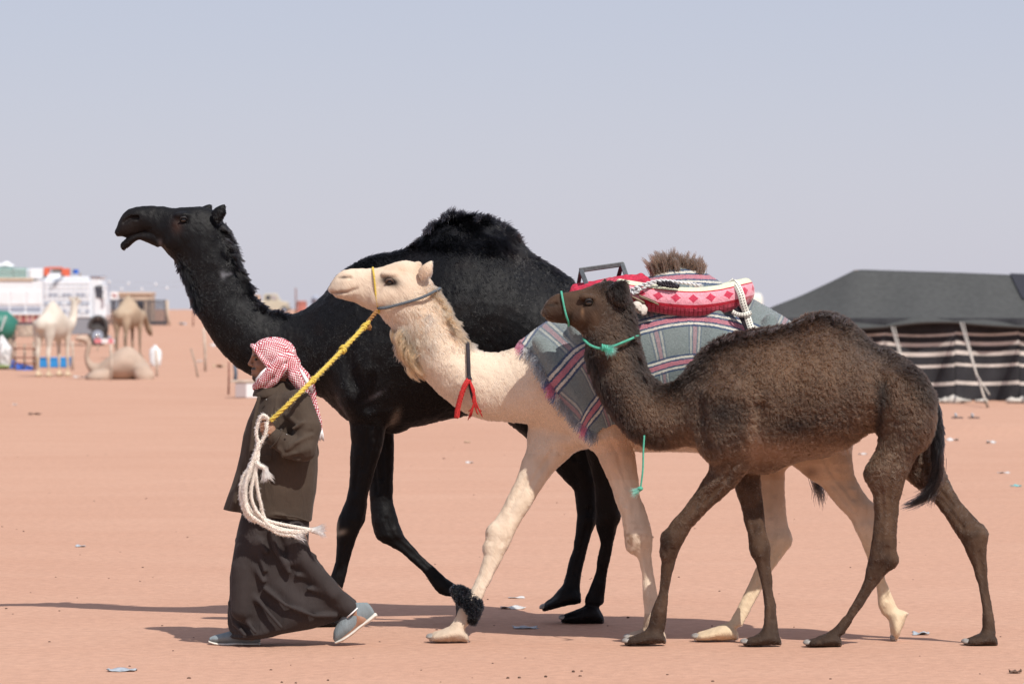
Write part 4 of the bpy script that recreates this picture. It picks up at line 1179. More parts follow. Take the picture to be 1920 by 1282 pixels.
# ---------------------------------------------------------------- black camel
BY = 22.78
black = dict(Y=BY, top=396,
  spine=[
    (217,430,223,444,.035),(224,412,242,445,.052),(235,398,257,440,.060),(252,388,276,436,.064),(275,385.5,290,448,.067),
    (300,386,306,467,.076),(325,389,318,479,.092),(350,389,327,486,.105),(382,388,333,494,.112,.1),(408,402,338,505,.115,.15),
    (424,436,345,522,.115,.2),(436,468,353,540,.115,.2),(447,498,362,565,.115,.2),(459,530,374,594,.118,.2),(476,560,392,626,.122,.2),
    (498,580,416,661,.126,.2),(525,588,452,693,.132,.2),(552,587,503,718,.150,.2),(582,573,556,733,.18,.25),(606,552,600,744,.22,.3),
    (627,525,626,764,.26,.4),(654,502,652,787,.30,.45),(690,482,695,801,.34,.45),(730,475,735,805,.38,.45),(772,460,775,800,.41,.5),
    (800,436,805,794,.43,.55),(830,413,835,787,.445,.55),(860,406,870,779,.45,.55),(895,409,905,772,.45,.55),(930,415,940,768,.44,.55),
    (960,435,970,768,.42,.5),(987,468,1000,770,.40,.45),(1020,492,1030,775,.38,.4),(1060,516,1060,780,.36,.35),(1095,545,1095,780,.33,.3),
    (1130,590,1125,770,.28,.2),(1155,650,1150,755,.19),(1166,690,1163,730,.09)],
  lofts=[
    dict(rows=[(229,453,233,468,.024),(238,446,246,459,.034),(252,440,260,450,.038),(268,435,275,454,.046),(288,430,296,464,.056)], k=.008),
    # ears
    dict(rows=[(398,396,408,420,.020),(407,388,418,410,.026),(415,384,424,400,.020),(421,382,424,390,.008)], dy=-.085, k=.012),
    dict(rows=[(372,398,386,416,.020),(380,388,392,408,.026),(389,384,398,399,.020),(394,383,398,389,.008)], dy=.085, k=.012),
  ],
  legs=[
    dict(front=[(650,640),(650,720),(656,794),(658,833),(655,907),(648,940),(635,969),(631,982),(631,1016),(629,1053),(620,1082),(612,1120),(604,1158)],
         back=[(775,640),(770,720),(748,775),(724,800),(719,833),(705,874),(690,929),(684,976),(668,1009),(655,1053),(645,1095),(638,1130),(636,1158)],
         Y=(-.20,-.13), heel=(637,1176), toe=(572,1176), joint=[(652,990,.050)], h=26, W=.085, ws=[.75,.7,.75,.85,.85]),
    dict(front=[(680,700),(683,800),(688,860),(693,925),(696,980),(706,1009),(734,1026),(756,1038),(796,1075),(818,1108),(842,1122)],
         back=[(760,700),(745,780),(738,810),(738,855),(736,936),(747,980),(760,1009),(785,1035),(822,1071),(851,1093),(872,1112)],
         stance=False, joint=[(722,995,.055)], Y=(.20,.12), heel=(884,1112), toe=(864,1170), h=24, W=.08, ws=[.75,.7,.75,.85,.85]),
    dict(front=[(1045,620),(1060,740),(1085,800),(1096,840),(1115,913),(1117,987),(1126,1019),(1117,1071),(1098,1128)],
         back=[(1165,650),(1178,740),(1180,800),(1172,840),(1158,913),(1163,968),(1149,1019),(1138,1078),(1131,1140)],
         Y=(-.22,-.12), heel=(1130,1169), toe=(1054,1167), joint=[(1146,968,.052)], h=34, W=.085, ws=[.9,.85,.75,.7,.8], k=.09),
    dict(front=[(960,650),(948,740),(950,789),(991,826),(1041,880),(1078,920),(1084,963),(1075,1030),(1057,1096),(1046,1112)],
         back=[(1130,650),(1135,740),(1130,800),(1122,880),(1122,930),(1118,970),(1113,987),(1098,1040),(1089,1071),(1084,1116)],
         stance=False, joint=[(1102,975,.045)], Y=(.22,.12), heel=(1087,1129), toe=(1020,1146), h=32, W=.085, ws=[.7,.7,.7,.7,.8], k=.09),
  ],
  ell=[(690,690,.23,.16,.12,.28,-15,.08),        # shoulder
       (735,793,0,.10,.10,.06,0,.04),            # breast pad
       (1090,690,.20,.20,.13,.26,15,.08),        # haunch
       (345,405,.075,.05,.025,.02,0,.02),        # brow
       (338,449,.070,.09,.03,.055,25,.03),       # cheek
       ],
  cut=[([(234,417),(245,409),(259,409)],.052,.013,.008),      # nostril
       ([(236,445,.03),(262,438,.045),(284,430,.060)],.04,.009,.006), # mouth
       ([(340,414),(352,416)],.107,.014,.012),               # eye hollow
       ([(640,600),(655,680),(690,760)],.335,.03,.07),        # in front of the shoulder
       ([(790,560),(800,680),(770,770)],.475,.04,.07)],
)

# ---------------------------------------------------------------- cream camel
WY = 21.88
white = dict(Y=WY, top=480,
  spine=[
    (617,537,622,550,.036),(622,527,631,558,.050),(632,516,645,562,.058),(645,507,662,566,.062),(665,504,680,575,.066),
    (690,503,698,582,.076),(712,501,711,589,.092),(735,493,722,600,.103),(758,489,731,609,.108),(782,494,738,619,.110,.1),
    (803,516,744,632,.110,.15),(818,545,752,652,.110,.2),(833,570,764,673,.112,.2),(846,594,780,693,.115,.2),(860,618,803,717,.118,.2),
    (876,643,832,746,.122,.2),(898,657,862,767,.126,.2),(925,661,900,784,.135,.2),(952,657,942,789,.155,.2),(982,643,980,792,.19,.25),
    (1015,618,1015,797,.23,.3),(1050,597,1050,812,.26,.35),(1100,575,1095,830,.29,.4),(1150,560,1150,842,.32,.4),(1190,548,1190,846,.345,.45),
    (1225,523,1225,846,.36,.5),(1265,506,1270,846,.37,.55),(1310,514,1320,848,.38,.5),(1350,537,1370,852,.38,.45),(1400,563,1420,858,.37,.4),
    (1440,585,1460,866,.35,.35),(1480,610,1500,870,.32,.3),(1520,645,1530,850,.29,.25),(1560,690,1560,830,.23,.2),(1590,745,1585,800,.13)],
  lofts=[
    dict(rows=[(787,503,793,526,.022),(795,495,803,521,.030),(803,491,811,513,.024),(809,489,812,498,.009)], dy=-.090, k=.012),
    dict(rows=[(765,500,775,520,.022),(772,494,784,514,.030),(781,491,790,507,.024),(788,491,791,498,.009)], dy=.090, k=.012),
  ],
  legs=[
    dict(front=[(1000,700),(995,780),(989,826),(986,845),(966,903),(934,966),(918,988),(910,1019),(908,1040),(896,1078),(882,1106),(858,1145),(848,1170)],
         back=[(1120,700),(1105,780),(1082,835),(1068,857),(1040,882),(1026,899),(990,956),(966,994),(955,1022),(938,1054),(917,1096),(903,1124),(887,1155),(876,1178)],
         Y=(.15,-.14), heel=(877,1203), toe=(806,1202), joint=[(927,1000,.050),(918,1028,.040)], h=32, W=.085, ws=[.75,.7,.8,.85,.8]),
    dict(front=[(1060,680),(1075,760),(1092,826),(1118,850),(1141,899),(1152,931),(1165,966),(1171,1005),(1184,1029),(1198,1050),(1205,1085),(1206,1117),(1208,1145),(1206,1170)],
         back=[(1182,680),(1184,760),(1184,801),(1187,833),(1194,878),(1201,931),(1219,980),(1223,1008),(1221,1040),(1226,1078),(1233,1113),(1238,1150),(1240,1175)],
         Y=(-.17,-.08), heel=(1248,1202), toe=(1176,1202), joint=[(1195,1005,.066),(1188,1022,.045)], h=30, W=.085, ws=[.8,.75,.85,.85,.85]),
    dict(front=[(1440,700),(1450,800),(1487,872),(1515,896),(1543,913),(1568,945),(1596,976),(1613,1011),(1626,1045),(1645,1103),(1646,1134),(1658,1156)],
         back=[(1600,740),(1602,800),(1598,850),(1602,890),(1622,925),(1640,945),(1662,985),(1664,1010),(1656,1050),(1660,1085),(1673,1120),(1688,1150)],
         stance=False, joint=[(1648,990,.045)], Y=(-.18,-.18), heel=(1704,1150), toe=(1684,1198), h=34, W=.08, ws=[.75,.7,.75,.75,.8], k=.08),
    dict(front=[(1400,720),(1405,800),(1412,850),(1422,890),(1428,951),(1434,1000),(1434,1030),(1418,1065),(1405,1092),(1385,1135),(1366,1170)],
         back=[(1510,720),(1495,800),(1478,860),(1471,880),(1472,944),(1477,988),(1484,1011),(1472,1038),(1449,1068),(1418,1122),(1390,1178)],
         Y=(.18,.02), heel=(1384,1199), toe=(1304,1201), joint=[(1468,1012,.048)], h=30, W=.085, ws=[.75,.7,.75,.75,.8], k=.08),
  ],
  ell=[(1115,745,.17,.14,.10,.25,-15,.07),(1510,760,.17,.2,.12,.25,20,.08),
       (732,514,.080,.05,.025,.02,0,.02),(722,556,.072,.085,.03,.05,25,.03),(1075,825,0,.12,.10,.05,0,.05),
       (932,1000,-.03,.0,.0,.0,0,.02) if False else (1192,1008,0,.055,.05,.055,0,.03)],
  cut=[([(632,523),(645,518),(657,521)],.055,.011,.007),
       ([(620,549,.030),(652,548,.055),(671,540,.070)],.04,.009,.006),
       ([(722,529),(738,530)],.109,.014,.012),
       ([(1020,690),(1050,760),(1090,820)],.25,.03,.05)],
)
# ---------------------------------------------------------------- dark brown young camel
CY = 21.36
calf = dict(Y=CY, top=515,
  spine=[
    (1018,579,1021,593,.032),(1023,568,1029,602,.046),(1035,556.5,1043,605,.054),(1052,549.5,1061,607,.058),(1075,545,1079,615,.064),
    (1098,541,1091,627,.078),(1118,533,1098,641,.092),(1142,528,1101,655,.100),(1166,541,1103,672,.104,.1),(1181,568,1106,690,.106,.15),
    (1189,602,1114,709,.108,.2),(1195,642,1124,733,.112,.2),(1202,672,1139,760,.116,.2),(1212,701,1161,791,.122,.2),(1233,721,1188,820,.128,.2),
    (1253,722,1231,836,.138,.2),(1276,712,1269,834,.16,.25),(1301,683,1301,836,.20,.3),(1335,645,1335,855,.235,.35),(1370,630,1375,874,.26,.4),
    (1410,622,1412,880,.28,.4),(1450,616,1450,877,.30,.4),(1485,609,1485,870,.31,.45),(1512,595,1520,860,.32,.5),(1545,590,1550,855,.32,.5),
    (1580,598,1578,842,.30,.5),(1603,618,1602,828,.285,.45),(1635,646,1632,808,.255,.4),(1675,665,1668,812,.24,.35),(1705,686,1698,802,.20,.3),
    (1729,718,1721,797,.14,.2),(1742,746,1738,776,.06)],
  lofts=[
    dict(rows=[(1143,536,1150,566,.020),(1153,530,1160,570,.028),(1164,528,1170,564,.026),(1173,527,1176,548,.010)], dy=-.090, k=.012),
    dict(rows=[(1128,534,1135,552,.018),(1131,526,1140,546,.024),(1133,521,1140,534,.012)], dy=.085, k=.012),
  ],
  legs=[
    dict(front=[(1300,740),(1312,800),(1334,860),(1328,884),(1308,917),(1284,951),(1257,981),(1242,1001),(1239,1028),(1241,1052),(1238,1092),(1232,1122),(1220,1150),(1214,1180)],
         back=[(1430,740),(1425,820),(1405,880),(1378,911),(1338,948),(1294,991),(1277,1025),(1267,1048),(1257,1092),(1251,1132),(1249,1162),(1245,1186)],
         Y=(-.15,-.05), heel=(1248,1206), toe=(1174,1209), joint=[(1254,1012,.046),(1250,1034,.038)], h=28, W=.075, ws=[.75,.7,.85,.85,.85]),
    dict(front=[(1340,780),(1365,860),(1378,914),(1391,954),(1400,994),(1405,1028),(1418,1058),(1428,1095),(1433,1132),(1432,1169),(1427,1188)],
         back=[(1440,780),(1430,850),(1425,887),(1430,940),(1435,988),(1445,1028),(1445,1062),(1449,1102),(1455,1135),(1459,1169),(1459,1190)],
         Y=(.15,.06), heel=(1464,1209), toe=(1396,1210), joint=[(1425,1030,.048)], h=27, W=.075, ws=[.75,.7,.85,.85,.85]),
    dict(front=[(1630,700),(1650,780),(1650,820),(1645,840),(1634,857),(1625,875),(1629,910),(1636,927),(1640,962),(1637,1004),(1629,1047),(1620,1089),(1606,1120),(1585,1155),(1555,1186)],
         back=[(1735,720),(1745,750),(1743,780),(1733,808),(1712,864),(1697,903),(1687,938),(1682,987),(1682,1029),(1685,1050),(1669,1068),(1645,1096),(1610,1145),(1583,1188)],
         Y=(-.15,-.05), heel=(1578,1211), toe=(1514,1212), joint=[(1670,1050,.042),(1637,890,.050)], h=26, W=.075, ws=[.7,.7,.75,.75,.85], k=.07),
    dict(front=[(1640,740),(1650,820),(1670,870),(1701,899),(1733,927),(1757,945),(1778,976),(1799,1008),(1810,1033),(1824,1061),(1834,1096),(1843,1145),(1842,1184)],
         back=[(1740,740),(1750,800),(1761,847),(1778,899),(1803,941),(1834,976),(1852,998),(1850,1047),(1855,1106),(1866,1162),(1866,1190)],
         Y=(.15,.05), heel=(1869,1210), toe=(1811,1210), joint=[(1836,1002,.046)], h=27, W=.075, ws=[.7,.7,.75,.75,.85], k=.07),
  ],
  ell=[(1350,790,.16,.12,.10,.22,-15,.07),(1700,770,.13,.14,.09,.22,10,.07),(1430,870,0,.10,.09,.05,0,.05),
       (1100,557,.080,.045,.025,.02,0,.02),(1096,590,.070,.075,.03,.045,25,.03),(1255,1015,0,.0,.0,.0,0,.02) if False else (1638,890,-.10,.035,.03,.06,0,.03)],
  cut=[([(1024,575),(1033,570),(1043,570)],.050,.011,.007),
       ([(1021,596,.030),(1046,598,.052),(1066,592,.064)],.04,.009,.006),
       ([(1096,567),(1110,569)],.098,.013,.012),
       ([(1304,720),(1310,800),(1325,850)],.24,.025,.05),
       ([(1648,700),(1645,770),(1636,825)],.285,.034,.05), ([(1420,760),(1408,830),(1404,878)],.285,.024,.04)],
)

# ---------------------------------------------------------------- coats
def mix(a, b, t):
    return a + (np.asarray(b)[None, :] - a) * np.clip(t, 0, 1)[:, None]

def col_black(V):
    x, y = pxy(V)
    c = np.tile(np.array([[.0030, .0030, .0038]]), (len(V), 1))
    n = vnoise(V, 5, 3) * .5 + vnoise(V, 16, 4) * .5
    c = mix(c, (.0075, .0045, .004), np.clip(n * 1.2, 0, 1) * .7)
    c = mix(c, (.030, .014, .010), blob(x, y, 332, 424, 10, 14) * .9)       # sore skin under the eye
    c = mix(c, (.011, .008, .0075), blob(x, y, 240, 425, 25, 25))
    c = mix(c, (.26, .22, .17), blob(x, y, 640, 998, 9, 5, -20) * .9 + blob(x, y, 632, 985, 3, 16) * .7)
    c = mix(c, (.14, .12, .10), blob(x, y, 741, 783, 7, 16, 25) * .9)
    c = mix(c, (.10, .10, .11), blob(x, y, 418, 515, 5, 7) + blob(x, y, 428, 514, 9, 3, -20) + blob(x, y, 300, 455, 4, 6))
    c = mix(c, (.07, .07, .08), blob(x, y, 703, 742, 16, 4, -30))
    return c

def col_white(V):
    x, y = pxy(V)
    c = np.tile(np.array([[.64, .52, .405]]), (len(V), 1))
    n = vnoise(V, 6, 5) * .5 + vnoise(V, 22, 6) * .5
    c = mix(c, (.55, .42, .31), np.clip(n * 1.1 + .15, 0, 1) * .6)
    tan = (.35, .195, .105)
    c = mix(c, tan, seg(x, y, [(815, 545), (835, 575), (848, 600), (866, 632)], 22) * .95)
    c = mix(c, (.36, .21, .118), blob(x, y, 755, 650, 36, 48, 35) * .95)
    c = mix(c, (.48, .33, .22), blob(x, y, 790, 505, 13, 20) * .8 + blob(x, y, 790, 600, 45, 50) * .6)
    c = mix(c, (.52, .36, .25), blob(x, y, 750, 505, 40, 12) * .6)
    c = mix(c, (.30, .26, .23), blob(x, y, 632, 532, 12, 9) * .45 + blob(x, y, 637, 545, 16, 6) * .35)
    c = mix(c, (.03, .022, .02), np.clip(blob(x, y, 731, 528, 18, 8.5, 12) * 1.5, 0, 1))
    c = mix(c, (.30, .20, .15), blob(x, y, 716, 540, 4, 10, 20) * .5)
    c = mix(c, (.03, .02, .018), blob(x, y, 645, 520, 10, 2.5) * .9)
    c = mix(c, (.25, .17, .13), seg(x, y, [(620, 549), (652, 548), (671, 540)], 2.0) * .8)
    c = mix(c, (.30, .29, .29), seg(x, y, [(795, 600), (806, 592)], 3) * .7 + seg(x, y, [(800, 612), (812, 600)], 3) * .6)
    c = mix(c, (.50, .30, .18), blob(x, y, 1160, 850, 40, 45) * .55 + np.clip((x - 1080) / 120, 0, 1) * (y < 900) * .35)
    kn = np.clip(vnoise(V, 55, 21) * 1.4 + .4, 0, 1)
    c = mix(c, (.30, .19, .12), (blob(x, y, 1182, 1010, 20, 26) * .9 + blob(x, y, 914, 1000, 9, 24) * .8 + blob(x, y, 945, 1020, 14, 20) * .5) * kn)
    c = mix(c, (.34, .25, .18), np.clip((y - 1165) / 35, 0, 1) * .6)
    c = mix(c, (.42, .32, .23), np.clip(vnoise(V * np.array([1, 1, .3]), 40, 22), 0, 1) * (y > 850) * .45)
    c = mix(c, (.46, .31, .20), np.clip((x - 1250) / 150, 0, 1) * np.clip((1000 - y) / 60, 0, 1) * .5)
    c = mix(c, (.60, .46, .29), np.clip((x - 1260) / 60, 0, 1) * np.clip((y - 980) / 60, 0, 1) * .6)
    c = mix(c, (.16, .10, .07), blob(x, y, 1520, 885, 16, 12) * .7)
    c = mix(c, (.20, .12, .07), blob(x, y, 1270, 495, 60, 22) * 1.0)
    c = mix(c, (.28, .19, .13), (y > 1150) * blob(x, y, 1215, 1175, 25, 30) * .8)
    c = c * np.array([[1.0, 1.0, .99]])
    return c

def col_calf(V):
    x, y = pxy(V)
    c = np.tile(np.array([[.100, .063, .042]]), (len(V), 1))
    n = vnoise(V, 7, 7) * .5 + vnoise(V, 26, 8) * .5
    c = mix(c, (.050, .031, .022), np.clip(n * 1.4 + .2, 0, 1) * .8)
    dark = (.013, .009, .008)
    c = mix(c, dark, seg(x, y, [(1150, 530), (1178, 560), (1190, 600), (1196, 640), (1204, 690), (1230, 722), (1260, 720), (1300, 685), (1335, 645), (1400, 620), (1470, 612)], 32) * 1.0)
    c = mix(c, dark, seg(x, y, [(1100, 650), (1108, 700), (1130, 745), (1170, 800), (1230, 832)], 28) * .95)
    c = mix(c, dark, seg(x, y, [(1540, 585), (1590, 600), (1620, 640), (1680, 665), (1720, 700), (1745, 740)], 26) * .95)
    c = mix(c, dark, seg(x, y, [(1652, 720), (1648, 780), (1640, 825)], 9) * .9)  # shade of the crease between belly and thigh, painted into the coat colour
    c = mix(c, dark, blob(x, y, 1355, 770, 40, 30) * .9 + blob(x, y, 1490, 795, 50, 16) * .8 + blob(x, y, 1655, 742, 14, 14) * .8)
    c = mix(c, dark, blob(x, y, 1160, 548, 16, 26) * .85)
    c = mix(c, (.05, .034, .026), seg(x, y, [(1022, 590), (1060, 600)], 16) * .6 + blob(x, y, 1040, 575, 20, 14) * .4)
    c = mix(c, (.28, .19, .135), blob(x, y, 1450, 850, 55, 24) * .9 + blob(x, y, 1415, 820, 15, 50) * .75 + blob(x, y, 1560, 845, 60, 12) * .4)
    c = mix(c, (.17, .108, .07), blob(x, y, 1480, 690, 100, 55) * .8 + blob(x, y, 1240, 780, 50, 40) * .5)
    c = mix(c, (.20, .135, .092), blob(x, y, 1640, 890, 10, 30) * .5 + blob(x, y, 1670, 870, 26, 50) * .45 + blob(x, y, 1660, 960, 20, 40) * .35)
    c = mix(c, (.006, .005, .005), blob(x, y, 1103, 567, 11, 7) * .9)
    c = mix(c, (.32, .20, .12), blob(x, y, 1092, 585, 3, 8) * .6)
    c = mix(c, (.02, .015, .013), blob(x, y, 1034, 572, 9, 3) * .9)
    c = mix(c, (.075, .050, .038), np.clip((y - 1000) / 100, 0, 1) * .7)
    c = mix(c, (.15, .10, .07), np.clip(vnoise(V * np.array([1, 1, .3]), 40, 22) + .1, 0, 1) * (y > 880) * .6)
    c = mix(c, (.03, .022, .018), blob(x, y, 1250, 1015, 14, 25) * .8 + blob(x, y, 1660, 1060, 20, 16) * .5 + np.clip((y - 1150) / 40, 0, 1) * .5)
    c = c * np.array([[.70, .63, .56]])
    return c

M_SKIN_B = skin_mat("black_hide", 0.56, 0.18, .28)
M_SKIN_W = skin_mat("cream_hide", 0.8, 0.15, .5)
M_SKIN_C = skin_mat("brown_hide", 0.75, 0.2, .5)
M_FUR_B = fur_mat("black_coat", 0.18, 0.25, 1.33)
M_FUR_W = fur_mat("cream_coat", 0.45, 0.6)
M_FUR_C = fur_mat("brown_coat", 0.45, 0.6)

black_root, S_b, pts_b, q_b = build_camel("camel", black, "tall glossy black camel with shaggy hump, walking behind the robed man", "three camels led past in a row", col_black, M_SKIN_B)
white_root, S_w, pts_w, q_w = build_camel("camel", white, "cream camel wearing a red saddle and plaid blanket, led by the yellow rope", "three camels led past in a row", col_white, M_SKIN_W)
calf_root, S_c, pts_c, q_c = build_camel("camel", calf, "young woolly dark brown camel with green muzzle cord, nearest the camera", "three camels led past in a row", col_calf, M_SKIN_C)

FLOW = np.array([0.55, 0.0, -0.85])
def coat(name, pts, quads, n, colf, mat, parent, lenf, liftf, weight=None, rad=0.0013, curl=0.0, clump=0.0, droop=0.1, flowf=None, seed=1, npt=4, cscale=40.0, cvar=.25, curl_scale=1.0):
    rg = np.random.default_rng(seed)
    p, nr = sample_surface(pts, quads, n, rg, weight)
    x, y = pxy(p)
    L = lenf(x, y, p, nr) * rg.uniform(.7, 1.25, n)
    keep = L > 0.002
    p, nr, x, y, L = p[keep], nr[keep], x[keep], y[keep], L[keep]
    fl = np.tile(FLOW, (len(p), 1)) if flowf is None else flowf(x, y, p)
    c = colf(p) * rg.uniform(1 - cvar, 1 + cvar, len(p))[:, None]
    li = liftf(x, y, L)
    cl = curl(x, y) if callable(curl) else curl
    cm = clump(x, y) if callable(clump) else clump
    return make_fur(name, p, nr, L, fl, li, c, mat, parent, radius=rad, npt=npt, curl=cl, clump=cm, droop=droop, rg=rg, cscale=cscale, curl_scale=curl_scale)

def facing(c, n):
    return np.where(n[:, 1] < 0.3, 1.0, 0.35)

def len_black(x, y, p, nr):
    L = np.full(len(x), .014)
    pat = np.clip(.55 + .9 * vnoise(p, 9, 41), .1, 1.3)
    L = L + .040 * np.clip(blob(x, y, 885, 405, 100, 34) * 1.2, 0, 1) * pat + .016 * blob(x, y, 890, 455, 120, 26) * pat + .05 * blob(x, y, 838, 402, 22, 12)
    L = L + .016 * seg(x, y, [(640, 515), (700, 480), (780, 455), (985, 465), (1060, 515)], 16)
    L = L + .040 * seg(x, y, [(420, 425), (440, 470), (455, 505), (464, 530)], 13) + .026 * seg(x, y, [(464, 530), (490, 575), (530, 588)], 9)
    L = L + .022 * seg(x, y, [(328, 488), (342, 515), (362, 575)], 14)
    L = L * np.where(y > 800, .55, 1.0)
    L = L * (1 - .75 * np.clip(blob(x, y, 290, 425, 90, 48) * 1.4, 0, 1))
    return L
coat("coat", pts_b, q_b, 200000, col_black, M_FUR_B, black_root, len_black,
     lambda x, y, L: np.clip(.16 + (L - .014) * 9, .16, .6), rad=.0013, seed=2, cvar=.5,
     clump=lambda x, y: .05 + .65 * np.clip(blob(x, y, 890, 410, 110, 50) + seg(x, y, [(420, 425), (455, 505), (490, 575)], 16), 0, 1), cscale=20,
     weight=lambda c, n: facing(c, n) * (1.0 + .8 * (c[:, 2] > 1.9)))

def len_white(x, y, p, nr):
    L = np.full(len(x), .012)
    L = L + .030 * seg(x, y, [(812, 540), (835, 572), (850, 602), (872, 640)], 16)
    L = L + .034 * blob(x, y, 748, 650, 26, 42, 25) + .016 * blob(x, y, 790, 620, 55, 60)
    L = L + .010 * seg(x, y, [(872, 640), (900, 658), (950, 656)], 10)
    L = L * np.where(y > 850, .6, 1.0)
    L = L * (1 - .6 * np.clip(blob(x, y, 690, 535, 75, 48) * 1.3, 0, 1))
    under = (x > 1000) & (y < 850) & (y > 470) & (x < 1500) & ((y < 795 - .0 * x) )
    return L
coat("coat", pts_w, q_w, 190000, col_white, M_FUR_W, white_root, len_white,
     lambda x, y, L: np.clip(.22 + (L - .012) * 7, .22, .5), rad=.0015, weight=facing, seed=3, droop=.25,
     clump=lambda x, y: .10 + .45 * np.clip(blob(x, y, 750, 650, 40, 60) + seg(x, y, [(812, 540), (872, 640)], 20), 0, 1), cscale=30)

def len_calf(x, y, p, nr):
    L = np.full(len(x), .009) + .010 * np.clip((930 - y) / 110, 0, 1)
    L = L + .016 * seg(x, y, [(1165, 545), (1190, 600), (1200, 660), (1230, 722), (1300, 690), (1335, 645), (1470, 612), (1545, 588), (1600, 615), (1680, 665), (1740, 740)], 16)
    L = L + .012 * seg(x, y, [(1100, 655), (1130, 745), (1200, 832), (1260, 836)], 12)
    L = L * np.where(y > 1000, .8, 1.0)
    L = L * (1 - .75 * np.clip(blob(x, y, 1075, 580, 62, 46) * 1.4, 0, 1))
    L = L * (1 - .45 * blob(x, y, 1450, 855, 70, 30))
    return L
coat("coat", pts_c, q_c, 260000, col_calf, M_FUR_C, calf_root, len_calf,
     lambda x, y, L: np.clip(.20 + (L - .010) * 11, .2, .5), rad=.0014, weight=facing, seed=4, npt=6, droop=.1,
     curl=lambda x, y: .22 * np.clip(blob(x, y, 1500, 720, 190, 110) * 1.3, 0, 1) + .03,
     clump=lambda x, y: .22 + .48 * np.clip(blob(x, y, 1500, 720, 200, 120) * 1.3, 0, 1), cscale=72, curl_scale=.9)

# ---- tufts that break the outlines
def tufts(edge, Yc, num, lmin, lmax, dirf, seed, dyspread=.05, inset=6, curlp=.35):
    """paths starting on an outline polyline (photo points); dirf(t) gives the photo direction of growth"""
    rg = np.random.default_rng(seed); E = crom(np.array(edge, float), 200); out = []
    for _ in range(num):
        t = rg.random(); i = int(t * 199); x, y = E[i]; dx, dy = dirf(t); a = rg.normal(0, .35); dx, dy = dx * math.cos(a) - dy * math.sin(a), dx * math.sin(a) + dy * math.cos(a)
        L = rg.uniform(lmin, lmax); d = rg.normal(0, dyspread); bend = rg.normal(0, curlp) * L
        nx, ny = -dy, dx; q = []
        for u in (0, .35, .7, 1.0):
            v = P(x - dx * inset + dx * (L + inset) * u + nx * bend * u * u, y - dy * inset + dy * (L + inset) * u + ny * bend * u * u + 3.0 * u * u, Yc); v.y += d; q.append(v)
        out.append(q)
    return out
KB = [.0036, .0034, .0042]
locks("mane", tufts([(420, 424), (430, 447), (440, 471), (449, 498), (460, 530)], BY, 46, 8, 20, lambda t: (.75, .45), 91), 34, .007, .0025, KB, M_FUR_B, black_root, 101)
locks("mane", tufts([(462, 534), (476, 560), (498, 580), (528, 588)], BY, 40, 6, 15, lambda t: (.5, -.75), 92, .03), 22, .005, .002, KB, M_FUR_B, black_root, 102)
locks("throat_hair", tufts([(328, 487), (338, 505), (352, 538), (364, 574)], BY, 26, 3, 9, lambda t: (-.45, .85), 93, .04), 20, .006, .002, KB, M_FUR_B, black_root, 103)
locks("hump_hair", tufts([(796, 440), (806, 428), (830, 412), (858, 404), (895, 408), (930, 414), (960, 434), (985, 466)], BY, 60, 5, 15, lambda t: (-.25 + .9 * t, -.8), 94, .07, 8), 30, .011, .0075, KB, M_FUR_B, black_root, 104)
KT = [.36, .195, .10]
locks("ruff", [[P(x, y, WY) + Vector((0, -d, 0)), P(x - 9, y + 12, WY) + Vector((0, -d - .02, 0)), P(x - 6 + b, y + 26, WY) + Vector((0, -d - .02, 0)), P(x + b * 2, y + 36, WY) + Vector((0, -d - .01, 0))]
     for x, y, d, b in [(745 + rq.random() * 16 + k * .75 + rq.uniform(-5, 5), 612 + k * 1.45 + rq.uniform(-5, 5), rq.uniform(.0, .10), rq.uniform(-3, 7)) for rq in [random.Random(4)] for k in range(46)]], 42, .008, .004, KT, M_FUR_W, white_root, 106)
locks("mane", tufts([(812, 538), (826, 556), (838, 578), (848, 598), (860, 617), (874, 638)], WY, 60, 5, 14, lambda t: (.85, .15), 95, .05), 26, .007, .003, KT, M_FUR_W, white_root, 107)
KC = [.018, .013, .011]
locks("mane", tufts([(1172, 548), (1188, 598), (1195, 642), (1203, 675), (1214, 704)], CY, 60, 4, 11, lambda t: (.8, .35), 96, .04), 26, .007, .003, KC, M_FUR_C, calf_root, 108)
locks("mane", tufts([(1290, 694), (1312, 664), (1335, 645), (1370, 630), (1410, 622), (1450, 616), (1485, 609), (1512, 595), (1545, 590), (1580, 598), (1603, 618), (1635, 646), (1675, 665)], CY, 170, 3, 9, lambda t: (.3 + .3 * t, -.75), 97, .06), 22, .007, .003, KC, M_FUR_C, calf_root, 109)
# ------------------------------------------------------------------ the man
MY = 21.45
def MP(x, y, dy=0.0):
    v = P(x, y, MY); v.y += dy; return v

def halfspace(S, p, n, k=0.004):
    n = Vector(n).normalized()
    X, Y, Z = S._grid(S.lo, S.hi)
    d = ((X - p[0]) * n.x + (Y - p[1]) * n.y + (Z - p[2]) * n.z).astype(np.float32)
    S.a = np.maximum(S.a, np.clip(d, -S.bg, S.bg))

man = empty("person", (MP(520, 0).x, MY, 0))
tag(man, "man in dark coat, long brown robe and red checked headscarf leading the cream camel", "person")

